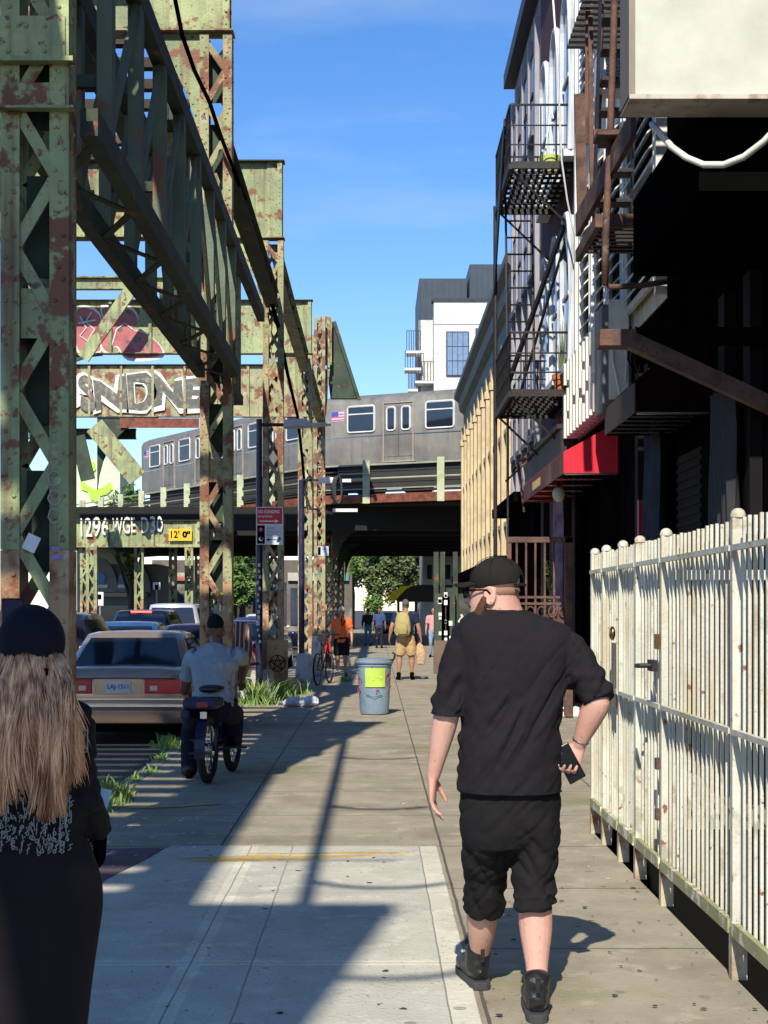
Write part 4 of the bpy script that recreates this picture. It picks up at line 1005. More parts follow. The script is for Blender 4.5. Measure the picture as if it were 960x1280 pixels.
for x in (498, 520, 560, 600): m.box(PX(x,D)-.06, PX(x,D)+.06, D+.2, D+.32, 0, PZ(752,D))
m.build('post', steel_dark, t)
t = thing('hoarding', 'dark green hoarding with white looping tags and stickers beside the pavement', 'hoarding', (2.4, 38, 0)); D = 38.0
MB().box(PX(560,D), 3.3, D, D+.15, 0, PZ(742,D)).build('boards', mat('dark_green_board', (.035,.045,.035), .7, var=[((.08,.08,.07), 2.5, .5, .65)]), t)
m = MB()
for s_ in ([(576,768),(583,778),(592,782)],[(573,778),(577,772),(584,776),(589,780)],[(588,776),(592,768),(598,772),(591,782)],[(574,786),(584,780),(596,790)],[(603,770),(606,785),(612,772)],[(576,795),(590,792),(600,800)]):
    MB().tube([P(a, b_, D-.01) for a, b_ in s_], .03, 5).build('graffiti', wsp, t)
m = MB()
for (px, w_, top) in ((549,.26,742),(556,.2,746),(562,.22,735)): m.box(PX(px,D)-w_/2, PX(px,D)+w_/2, D-.5, D-.3, 0, PZ(top,D))
for (px) in (545, 553, 569): m.box(PX(px,D)-.06, PX(px,D)+.06, D-.1, D-.001, 0, PZ(690,D))
m.build('post', steel_dark, t)
rr = random.Random(21)
for k in range(14):
    px = rr.choice((549,556,562)); py = rr.uniform(745, 815); s_ = rr.uniform(.04,.1)
    MB().box(PX(px,D)-s_/2, PX(px,D)+s_/2, D-.53, D-.505, PZ(py,D), PZ(py,D)+s_*1.4).build('sticker', white_m, t)
MB().box(PX(541,D),PX(558,D),D-.9,D-.55,0.001,PZ(800,D)).build('utility_box', mat('brown_box', (.16,.11,.08), .8), t)
# gray store with arches and mural house at left distance
D = 96.0
t = thing('corner_store', 'grey store with arched gables, blue garment pictures and pale sign strips at the far left', 'building', (PX(140,D), D, 0))
m = MB(); arc = lambda cx, w_, y0, y1: [(PX(cx+w_*math.cos(q),D), PZ(y0-(y0-y1)*math.sin(q),D)) for q in np.linspace(0, math.pi, 12)]
m.prism([(PX(98,D),RZ),(PX(196,D),RZ),(PX(196,D),PZ(705,D)),(PX(98,D),PZ(705,D))], 'y', D, D+6)
m.build('wall', mat('store_grey', (.16,.16,.155), .8), t)
m = MB(); m.prism(arc(125,23,740,697), 'y', D-.3, D-.01); m.prism(arc(168,21,740,702), 'y', D-.3, D-.01); m.build('gable', mat('store_light_grey', (.26,.26,.25), .8), t)
m = MB(); m.box(PX(103,D),PX(186,D),D-.35,D-.31,PZ(746,D),PZ(741,D)); m.box(PX(104,D),PX(186,D),D-.33,D-.01,PZ(800,D),PZ(757,D)); m.build('shop_window', mat('teal_glass', (.03,.10,.09), .15), t)
bl = mat('sign_blue', (.08,.30,.65), .5)
for x in (128, 157):
    g = MB().prism([(PX(x+a,D), PZ(b_,D)) for a, b_ in ((-4,718),(-2,717),(2,717),(4,718),(6,722),(4,724),(4,730),(-4,730),(-4,724),(-6,722))], 'y', D-.4, D-.36).build('garment_picture', bl, t)
    m = MB(); m.box(PX(x-8,D),PX(x+8,D),D-.4,D-.36,PZ(735,D),PZ(731,D)); m.build('sign_strip', white_m, t)
t = thing('mural_house', 'pale building with a lime green painted shape under the railway structure', 'building', (PX(125,102), 102, 0)); D = 102
MB().box(PX(96,D), PX(150,D), D, D+6, 0, PZ(574,D)).build('wall', mat('pale_mural_wall', (.60,.66,.45), .8, var=[((.5,.52,.42), .5, .5, .7)]), t)
lime = mat('lime_spray', (.42,.78,.06), .7)
def poly(pts, D_, y, mt, par, nm): return MB().prism([(PX(a,D_), PZ(b_,D_)) for a, b_ in pts], 'y', y, y+.04).build(nm, mt, par)
poly([(101,577),(118,577),(120,587),(113,594),(109,592),(101,600)], D, D-.1, lime, t, 'painted_shape')
poly([(101,597),(108,606),(118,612),(130,609),(138,602),(141,612),(134,618),(126,620),(121,629),(114,624),(110,615),(102,612)], D, D-.1, lime, t, 'painted_shape')
MB().box(PX(103,D),PX(107,D),D-.16,D-.12,PZ(590,D),PZ(583,D)).build('painted_dot', black, t)
t = thing('far_row', 'low dark row of distant shopfronts across the street', 'building', (PX(220,120),120,0)); D = 120
m = MB(); m.box(PX(190,D), PX(440,D), D, D+6, RZ, PZ(700,D)); m.build('wall', mat('far_brick', (.13,.11,.09), .85, var=[((.25,.23,.2), .4, .5, .6)]), t)
m = MB(); rr = random.Random(4)
for x in np.arange(195, 430, 14): m.box(PX(x,D), PX(x+9,D), D-.1, D-.01, RZ+.5, PZ(rr.choice((742,735,728)),D))
m.build('shop_window', glass_b, t)
m = MB()
for x in np.arange(192, 430, 28): m.box(PX(x,D), PX(x+20,D), D-.3, D-.11, PZ(726,D), PZ(716,D))
m.build('fascia', mat('far_fascia', (.45,.42,.36), .7, var=[((.1,.25,.2), .25, .45, .5),((.4,.08,.06), .2, .55, .6)]), t)

# ------------------------------------------------------------------ trees and grass
def leaf_cloud(c, rx, ry, rz, n, s_, rng_, clumps=26):
    m = MB(); c = Vector(c); cl = []
    for k in range(clumps):
        v = Vector((rng_.gauss(0,1), rng_.gauss(0,1), rng_.gauss(0,1))).normalized()*rng_.uniform(.35,1)
        cl.append((c+Vector((v.x*rx, v.y*ry, v.z*rz)), rng_.uniform(.18,.36)))
    for k in range(n):
        cc, q = rng_.choice(cl)
        v = Vector((rng_.gauss(0,1), rng_.gauss(0,1), rng_.gauss(0,1))).normalized()*rng_.uniform(.3,1)*q
        p = cc+Vector((v.x*rx, v.y*ry, v.z*rz))
        u = Vector((rng_.uniform(-1,1), rng_.uniform(-1,1), rng_.uniform(-1,1))).normalized(); w_ = u.orthogonal().normalized()
        sz = s_*rng_.uniform(.6,1.3); m.add([p-u*sz, p-w_*sz*.5, p+u*sz, p+w_*sz*.5], [(0,1,2,3)])
    return m
def tree(x, D, h, r, label, lm, seed, n=5000, s_=.16, zc=None):
    g = random.Random(seed); t = thing('street_tree', label, 'tree', (x, D, 0), group='trees beyond the railway bridge')
    m = MB(); m.tube([(x,D,0),(x+.1,D,h*.35),(x-.1,D,h*.7)], [.22,.16,.07], 8)
    for k in range(6): a = g.uniform(0,6.28); m.tube([(x,D,h*g.uniform(.3,.5)),(x+r*.5*math.cos(a),D+r*.5*math.sin(a),h*.6),(x+r*.8*math.cos(a),D+r*.8*math.sin(a),h*g.uniform(.65,.85))], [.09,.06,.02], 6)
    m.build('trunk', bark, t)
    leaf_cloud((x, D, zc or h*.62), r, r, h*.42, n, s_, g).build('crown', lm, t)
tree(PX(470,112), 112, 8.5, 3.2, 'bright green tree at the left of the opening under the bridge', leaf_m, 1, 9000, .2)
tree(PX(505,104), 104, 7.6, 2.6, 'duller reddish green tree filling the opening under the bridge', leaf_d, 2, 8000, .17)
tree(PX(440,125), 125, 8, 3.0, 'dark green tree behind the kerb columns', leaf_m, 3, 6000, .22)
tree(PX(300,122), 117, 6.5, 2.6, 'green tree beyond the parked cars across the street', leaf_m, 4, 6000, .22)
tree(PX(162,92), 92, 7.2, 1.3, 'small leafy tree between the mural house and the train', leaf_m, 5, 2500, .16, zc=6.4)
m = MB(); rr = random.Random(11)
def grass(cx, cy, r, n, h, z=0):
    for k in range(n):
        a = rr.uniform(0,6.28); q = r*1.25*abs(rr.gauss(0,.55)); q = min(q, r*1.5); x = cx+q*math.cos(a)*.8; y = cy+q*math.sin(a)*1.6
        l = h*(.15+1.0*rr.random()**2.2)*(1-.6*q/r*rr.random()); dx, dy = rr.uniform(-.9,.9)*l, rr.uniform(-.9,.9)*l; w_ = rr.uniform(.003,.010)
        m.add([(x-w_,y,z),(x+w_,y,z),(x+dx*.5+w_*.7,y+dy*.5,z+l*.7),(x+dx*.5-w_*.7,y+dy*.5,z+l*.7)], [(0,1,2,3)])
        m.add([(x+dx*.5-w_*.7,y+dy*.5,z+l*.7),(x+dx*.5+w_*.7,y+dy*.5,z+l*.7),(x+dx,y+dy,z+l*.85)], [(0,1,2)])
for (px, py, r, n, h) in ((132,1003,.18,500,.22),(150,995,.12,220,.16),(213,935,.2,420,.18),(200,950,.1,100,.1),(318,880,.4,600,.5),(305,870,.25,400,.55),(345,872,.4,550,.45),(362,866,.35,400,.33),(430,852,.2,120,.2),(118,1015,.15,200,.15)):
    D = PD(py); grass(PX(px,D), D, r, n, h)
for k in range(10): grass(KX+rr.uniform(-.05,.2), rr.uniform(11,34), .12, 60, .1)
o = m.build('grass', grass_m); tag(o, None, None, kind='stuff'); o['label'] = 'tufts of green grass growing along the kerb'; o['category'] = 'grass'
# litter
m = MB(); rr = random.Random(12)
def flake(x, y, s_, z=.0065):
    a = rr.uniform(0,6.28); n = 5; pts = [(x+s_*rr.uniform(.5,1)*math.cos(a+6.28*k/n), y+s_*rr.uniform(.35,.8)*math.sin(a+6.28*k/n)) for k in range(n)]
    m.add([(p[0],p[1],z+rr.uniform(.001,.006)) for p in pts], [tuple(range(n))])
for k in range(330):
    y = 5.4+8*rr.random()**1.6; x = rr.uniform(-1.3,1.5)
    if x < .4 and rr.random() < .55: continue
    flake(x, y, rr.choice((.004,.006,.009,.012,.016,.022)))
o = m.build('leaf_litter', mat('dead_leaf', (.05,.035,.022), .9)); o['kind'] = 'stuff'; o['label'] = 'small dark leaf flakes scattered on the pavement'; o['category'] = 'litter'
m = MB(); rr = random.Random(13)
for (px, py) in ((175,1010),(190,1048),(198,1075),(330,1030),(505,1006),(648,896),(620,1010),(745,955),(290,1008),(455,893),(468,900),(515,870),(580,905),(520,945),(735,1085),(760,1100)):
    D = PD(py); flake(PX(px,D), D, rr.uniform(.012,.028))
for k in range(40): flake(rr.uniform(-1.9,-1.0), rr.uniform(8.8,11.5), rr.uniform(.006,.02))
o = m.build('paper_scraps', white_m); o['kind'] = 'stuff'; o['label'] = 'tiny white paper scraps on the pavement'; o['category'] = 'litter'
# ------------------------------------------------------------------ street objects
# trash can
D = 22.8; tx = PX(468,D)
t = thing('trash_can', 'dented blue grey trash can with a lime green paper taped on, standing on the pavement', 'trash can', (tx, D, 0))
galv = mat('blue_grey_can', (.24,.33,.42), .5, 0, var=[((.35,.22,.24), 2.2, .6, .66), ((.16,.22,.28), 1.4, .5, .7)], bump=(14,.25))
prof = [(.205,.012),(.215,.04),(.225,.2),(.235,.4),(.245,.6),(.25,.72),(.262,.725),(.262,.76),(.245,.765),(.235,.74)]
MB().lathe((tx,D,0), prof, 28).build('body', galv, t, smooth='auto')
MB().lathe((tx,D,0), [(.235,.741),(.285,.77),(.288,.79),(.272,.80),(.27,.832),(.10,.85),(.01,.852)], 28).build('lid', mat('can_lid', (.19,.25,.31), .5, var=[((.3,.33,.34), 3., .5, .65)]), t, smooth='auto')
m = MB(); m.tube([(tx+.25,D-.05,.79),(tx+.29,D-.08,.83),(tx+.31,D-.1,.90),(tx+.27,D-.1,.93)], .016, 8); m.tube([(tx-.12,D-.22,.3),(tx,D-.27,.27),(tx+.12,D-.22,.3)], .004, 6); m.build('handle', iron, t)
def on_can(a0, a1, z0, z1, r0, mt, nm, n=8):
    m = MB(); vs = []
    for k in range(n+1):
        a = R(a0+(a1-a0)*k/n)
        for z in (z0, z1): r = r0+.03*(z-.3)*1.2; vs.append((tx+r*math.sin(a), D-r*math.cos(a), z))
    m.add(vs, [(2*k, 2*k+2, 2*k+3, 2*k+1) for k in range(n)]); return m.build(nm, mt, t)
pp = on_can(-32, 38, .42, .70, .249, mat('lime_paper', (.50,.72,.10), .7), 'paper')
m = MB(); rr = random.Random(2)
for k in range(9):
    a = R(-20+k*5.5); z = .55+rr.uniform(-.02,.03); m.tube([(tx+.264*math.sin(a),D-.264*math.cos(a),z-.02),(tx+.265*math.sin(a+.03),D-.265*math.cos(a+.03),z+.02),(tx+.265*math.sin(a+.07),D-.265*math.cos(a+.07),z-.015)], .004, 4)
m.build('scribble', mat('yellow_marker', (.75,.72,.1), .7), pp)
m = MB()
for (a, z, s_) in ((-58,.5,.07),(-62,.36,.06),(52,.55,.08),(60,.4,.05),(10,.36,.03),(-5,.74,.03)):
    a = R(a); pts = []
    m.tube([(tx+.262*math.sin(a+s_*2.5*math.cos(q)), D-.262*math.cos(a+s_*2.5*math.cos(q)), z+s_*math.sin(q)) for q in np.linspace(0,4.2,7)], .007, 5)
m.build('graffiti', mat('red_spray', (.42,.07,.10), .7), t)

# sign pole with lamp head
D = 26.0; px0 = PX(324,D)
t = thing('sign_pole', 'dark navy street pole with flat lamp head, stickers and red no standing sign', 'street lamp', (px0, D, 0))
MB().tube([(px0,D,.001),(px0,D,PZ(524,D))], [.062,.05], 12).build('pole', navy, t, smooth='auto')
m = MB(); m.tube([(px0,D,PZ(531,D)),(PX(360,D),D,PZ(531,D))], .03, 8); m.build('arm', iron, t)
MB().prism([(PX(a,D), PZ(b_,D)) for a, b_ in ((355,526),(382,524),(390,530),(413,529),(414,531),(390,534),(355,535))], 'y', D-.16, D+.16).build('lamp_head', mat('lamp_grey', (.42,.48,.55), .4), t, bevel=.015)
rr = random.Random(8)
for k in range(14):
    z = 1.0+k*.1; s_ = rr.uniform(.03,.06); x = px0+rr.uniform(-.03,.02); MB().box(x-s_/2, x+s_/2, D-.066, D-.062, z, z+s_*1.4).build('sticker', mat('pale_sticker', (.6,.62,.65), .6), t)
s0, s1 = PX(321,D), PX(354,D)
sn = MB().box(s0, s1, D-.085, D-.08, PZ(681,D), PZ(634,D)).build('sign_plate', white_m, t, bevel=.001)
redm = mat('sign_red', (.50,.012,.03), .45)
yr = D-.0865
MB().box(s0+.012, s1-.012, yr, D-.0851, PZ(655.5,D), PZ(635,D)).build('red_panel', redm, sn)
text('NO STANDING', (s1-s0)*.80, .055, (PX(336.5,D), yr-.002, PZ(640,D)), white_m, sn, offset=.02)
text('anytime', (s1-s0)*.52, .05, (PX(332,D), yr-.002, PZ(646,D)), white_m, sn, offset=.01)
m = MB(); m.box(PX(325,D), PX(345,D), yr-.003, yr-.001, PZ(652.4,D), PZ(651.2,D)); m.prism([(PX(344,D),PZ(649.6,D)),(PX(349,D),PZ(651.8,D)),(PX(344,D),PZ(654,D))], 'y', yr-.003, yr-.001); m.build('arrow', white_m, sn)
MB().box(s0+.012, PX(331.5,D), yr, D-.0851, PZ(680,D), PZ(657,D)).build('black_panel', black, sn)
m = MB(); cx, cz = PX(326.7,D), PZ(662.5,D); m.tube([(cx+.038*math.cos(q), yr-.002, cz+.038*math.sin(q)) for q in np.linspace(0,6.28,15)[:-1]], .006, 4, closed=True); m.bar((cx-.025,yr-.002,cz+.025),(cx+.025,yr-.002,cz-.025), .01, .003, up=(0,1,0)); m.build('ring', redm, sn)
text('P', .03, .045, (cx, yr-.002, cz), white_m, sn, offset=.02)
mc = [(PX(326.5,D)+.036*math.cos(q), PZ(674,D)+.036*math.sin(q)) for q in np.linspace(R(100), R(380), 12)]+[(PX(326.5,D)+.016+.028*math.cos(q), PZ(674,D)+.012+.028*math.sin(q)) for q in np.linspace(R(370), R(110), 12)]
MB().prism(mc, 'y', yr-.003, yr-.001).build('moon', white_m, sn)
MB().box(PX(332.5,D), s1-.012, yr, D-.0851, PZ(680,D), PZ(657,D)).build('white_panel', mat('sign_pale_blue', (.55,.62,.70), .5), sn)
text('Broom', .13, .035, (PX(339,D), yr-.003, PZ(660.5,D)), grey_m, sn, offset=.01)
text('12am to 3am', .2, .03, (PX(342,D), yr-.003, PZ(665,D)), grey_m, sn, offset=.01)
text('MON THU', .18, .03, (PX(341,D), yr-.003, PZ(669,D)), grey_m, sn, offset=.01)
m = MB(); m.box(PX(336,D), PX(346,D), yr-.003, yr-.001, PZ(675.4,D), PZ(674.4,D)); m.prism([(PX(337,D),PZ(673,D)),(PX(333,D),PZ(675,D)),(PX(337,D),PZ(677,D))], 'y', yr-.003, yr-.001); m.build('arrow', black, sn)
m = MB(); m.ell((PX(348.7,D), yr-.001, PZ(675,D)), .028, .003, .055, mtx=Matrix.Rotation(R(35), 3, 'Y')); m.build('broom_symbol', mat('sign_dark_green', (.04,.1,.06), .6), sn)
# second navy pole with small sign, arms and cable coil
D = 40.0; px1 = PX(377,D)
t = thing('utility_pole', 'second navy pole farther along the kerb with side arms and small parking sign', 'pole', (px1, D, 0))
MB().tube([(px1,D,.001),(px1,D,PZ(600,D))], .075, 10).build('pole', navy, t, smooth='auto')
m = MB(); m.tube([(px1,D,PZ(600,D)),(PX(436,D),D,PZ(601,D))], .03, 6); m.tube([(PX(384,D),D,PZ(600,D)),(PX(381,D),D,PZ(615,D)),(PX(388,D),D,PZ(636,D)),(PX(400,D),D,PZ(637,D))], .03, 6); m.build('arm', iron, t)
for (a, b_, c, d_) in ((398,417,604,597),(428,439,603,599),(416,447,640,636)): MB().box(PX(a,D),PX(b_,D),D-.1,D+.05,PZ(c,D),PZ(d_,D)).build('junction_box', white_m, t)
m = MB()
for k in range(5): m.tube([(PX(421+k*.6,D)+.13*math.cos(q)*(1-.08*k), D-.1-.03*k, PZ(613,D)+.36*math.sin(q)) for q in np.linspace(0,6.28,15)[:-1]], .022, 5, closed=True)
cc = m.build('cable_coil', mat('dark_cable', (.05,.05,.045), .7)); tag(cc, 'oval coil of dark cable hanging from the pole arm in front of the bridge', 'cable coil')
sp = MB().box(PX(397,D),PX(411,D),D-.12,D-.11,PZ(695,D),PZ(683,D)).build('sign_plate', MATS['sign_pale_blue'], t)
MB().box(PX(397,D)+.01,PX(401,D),D-.124,D-.121,PZ(694,D),PZ(684,D)).build('black_panel', black, sp)
text('NO PARKING', .17, .045, (PX(405.8,D), D-.124, PZ(686.5,D)), grey_m, sp)
# small far signs across the street
for (px, D, y0, y1, lab) in ((125, 78, 765, 740, 'small white parking sign on a thin post beside the far store'), (196, 70, 745, 728, 'square white sign with a dark symbol above the queue of cars')):
    t = thing('street_sign', lab, 'sign', (PX(px,D), D, RZ)); MB().tube([(PX(px,D),D,RZ),(PX(px,D),D,PZ(y1,D))], .035, 6).build('pole', grey_m, t)
    s_ = MB().box(PX(px-4.5,D),PX(px+4.5,D),D-.07,D-.04,PZ(y0-8,D),PZ(y1,D)).build('sign_plate', white_m, t); MB().box(PX(px-2,D),PX(px+2,D),D-.09,D-.071,PZ(y1+9,D),PZ(y1+3,D)).build('symbol', black, s_)
# tan panel with a star in a circle
D = 29.9
t = thing('painted_panel', 'tan board with a black five-pointed star in a circle, fixed to the column foot', 'board', (-1.95, D, 0))
px_, pz_ = PX(347,D), PZ(829,D)
MB().box(PX(334,D), PX(360,D), D-.02, D+.02, .03, PZ(800,D)).build('board', mat('tan_board', (.50,.34,.16), .8, var=[((.3,.17,.08), 4., .5, .65)]), t)
m = MB(); r = .155
m.tube([(px_+r*math.cos(q), D-.025, pz_+r*math.sin(q)) for q in np.linspace(0,6.28,21)[:-1]], .009, 5, closed=True)
pt = [(px_+r*math.cos(R(90+144*k)), D-.026, pz_+r*math.sin(R(90+144*k))) for k in range(6)]
for a, b_ in zip(pt[:-1], pt[1:]): m.tube([a, b_], .008, 5)
m.build('star_drawing', black, t)
# concrete blocks and stump
def block(x, y, w_, d_, h, lab, mt, nm='concrete_block', top=.8):
    m = MB(); n = 5
    m.add([(x-w_/2,y-d_/2,.001),(x+w_/2,y-d_/2,.001),(x+w_/2,y+d_/2,.001),(x-w_/2,y+d_/2,.001),(x-w_/2*top,y-d_/2*top,h),(x+w_/2*top,y-d_/2*top,h),(x+w_/2*top,y+d_/2*top,h*.97),(x-w_/2*top,y+d_/2*top,h)], [(0,3,2,1),(4,5,6,7),(0,1,5,4),(1,2,6,5),(2,3,7,6),(3,0,4,7)])
    o = m.build(nm, mt, None, bevel=.03); tag(o, lab, 'block'); return o
block(PX(380,33), 33, .38, .4, .62, 'whitewashed concrete block beside the black bicycle', mat('whitewash', (.62,.60,.56), .85, var=[((.25,.25,.24), 4., .5, .65)]))
block(PX(397,36), 36, .32, .4, .95, 'taller pale block behind the black bicycle', MATS['whitewash'])
block(PX(328,26.5), 26.5, .45, .4, .52, 'cracked grey stump-like block in the weeds left of the star board', concrete_block)
block(PX(366,28.5), 28.6, .34, .3, .30, 'round-edged tan stone at the weeds right of the star board', MATS['tan_board'], 'kerb_stone', .65)
block(PX(306,27), 26.2, .5, .9, .40, 'broken whitish kerb slab lying in the grass', MATS['whitewash'], 'broken_slab', .7)
# white plastic bag
m = MB(); m.loft([(PX(355,24.6),24.5,.05,.05,.04),(PX(366,24.6),24.55,.085,.11,.085),(PX(378,24.6),24.6,.07,.12,.07),(PX(390,24.6),24.6,.09,.11,.09),(PX(397,24.6),24.6,.06,.05,.05)], ref=(0,1,0))
bg_ = rbuild(m, .012, 'plastic_bag', mat('white_plastic', (.66,.70,.75), .35), None, 2, lambda c, n: .018*noise.noise(Vector(c)*17)+.008*noise.noise(Vector(c)*40)); tag(bg_, 'crumpled white plastic bag lying on the pavement by the weeds', 'bag')
# striped cloth bundle on the column foot
m = MB(); vs = []; n = 18
D = 20.2
m.loft([(PX(300,D),D,PZ(778,D),.06,.05),(PX(303,D),D-.05,PZ(795,D),.13,.09),(PX(306,D),D-.05,PZ(815,D),.11,.09),(PX(302,D),D,PZ(838,D),.07,.07),(PX(300,D),D,PZ(862,D),.03,.04)], ref=(1,0,0), seg=24)
st_m = mat('striped_brown_cloth', (.14,.06,.04), .8)
nt_ = st_m.node_tree; wv = nt_.nodes.new('ShaderNodeTexWave'); wv.inputs['Scale'].default_value = 5.5; wv.inputs['Distortion'].default_value = 2.0; wv.bands_direction = 'X'; g_ = nt_.nodes.new('ShaderNodeNewGeometry'); nt_.links.new(g_.outputs['Position'], wv.inputs['Vector'])
mx_ = nt_.nodes.new('ShaderNodeMix'); mx_.data_type = 'RGBA'; mr_ = nt_.nodes.new('ShaderNodeMapRange'); mr_.inputs[1].default_value=.72; mr_.inputs[2].default_value=.8; nt_.links.new(wv.outputs['Fac'], mr_.inputs[0]); nt_.links.new(mr_.outputs[0], mx_.inputs[0]); mx_.inputs[6].default_value = (.14,.06,.04,1); mx_.inputs[7].default_value = (.55,.45,.38,1); nt_.links.new(mx_.outputs[2], nt_.nodes['Principled BSDF'].inputs['Base Color'])
o = rbuild(m, .02, 'cloth_bundle', st_m, None, 2, lambda c, n: .03*noise.noise(Vector((c[0]*14, c[1]*9, c[2]*4)))); tag(o, 'brown cloth bundle with pale stripes slung on the column behind the cyclist', 'cloth')
# bicycle
def wheel(m, c, r, w_, ax, spokes=14, tyre=.02):
    """ax: unit vector of wheel plane's forward direction"""
    c = Vector(c); f = Vector(ax).normalized(); u = Vector((0,0,1))
    m.tube([c+f*r*math.cos(q)+u*r*math.sin(q) for q in np.linspace(0,2*math.pi,29)[:-1]], tyre, 6, closed=True)
def bicycle(x, y, yaw, label):
    t = thing('bicycle', label, 'bicycle', (x, y, 0), yaw)
    for yy in (0, 1.05):
        m = MB(); wheel(m, (0,yy,.34), .32, .02, (0,1,0)); wl = m.build('wheel', rubber, t, world=False)
        m = MB(); wheel(m, (0,yy,.34), .295, .02, (0,1,0), tyre=.009)
        for k in range(14): q = 2*math.pi*k/14; m.tube([(0,yy,.34),(0,yy+.29*math.cos(q),.34+.29*math.sin(q))], .002, 3)
        m.build('rim', chrome, wl, world=False)
    m = MB()
    for a, b_ in (((0,0,.34),(0,.38,.86)),((0,.42,.30),(0,.34,.92)),((0,.42,.30),(0,.92,.80)),((0,.36,.80),(0,.90,.86)),((0,0,.34),(0,.42,.30)),((0,.88,.95),(0,1.05,.34))): m.tube([a, b_], .017, 7)
    m.build('frame', iron, t, world=False)
    m = MB(); m.tube([(0,.24,.96),(0,.36,.97),(0,.46,.95)], [.07,.05,.02], 8); m.build('saddle', rubber, t, world=False)
    m = MB(); m.tube([(-.28,.80,1.05),(0,.88,1.03),(.28,.80,1.05)], .014, 7); m.build('handlebar', iron, t, world=False)
    return t
bicycle(PX(396,31), 31.3, R(-12), 'black bicycle leaning by the whitewashed block at the kerb')
# red box beyond the orange walker
o = MB().prism([(PX(407,42),.01),(PX(414,42),.01),(PX(414,42),.66),(PX(410,42),.8),(PX(406,42),.55)], 'y', 42, 42.5).build('newspaper_box', mat('red_box_paint', (.45,.02,.02), .5)); tag(o, 'red newspaper box at the kerb left of the man in orange', 'newspaper box')

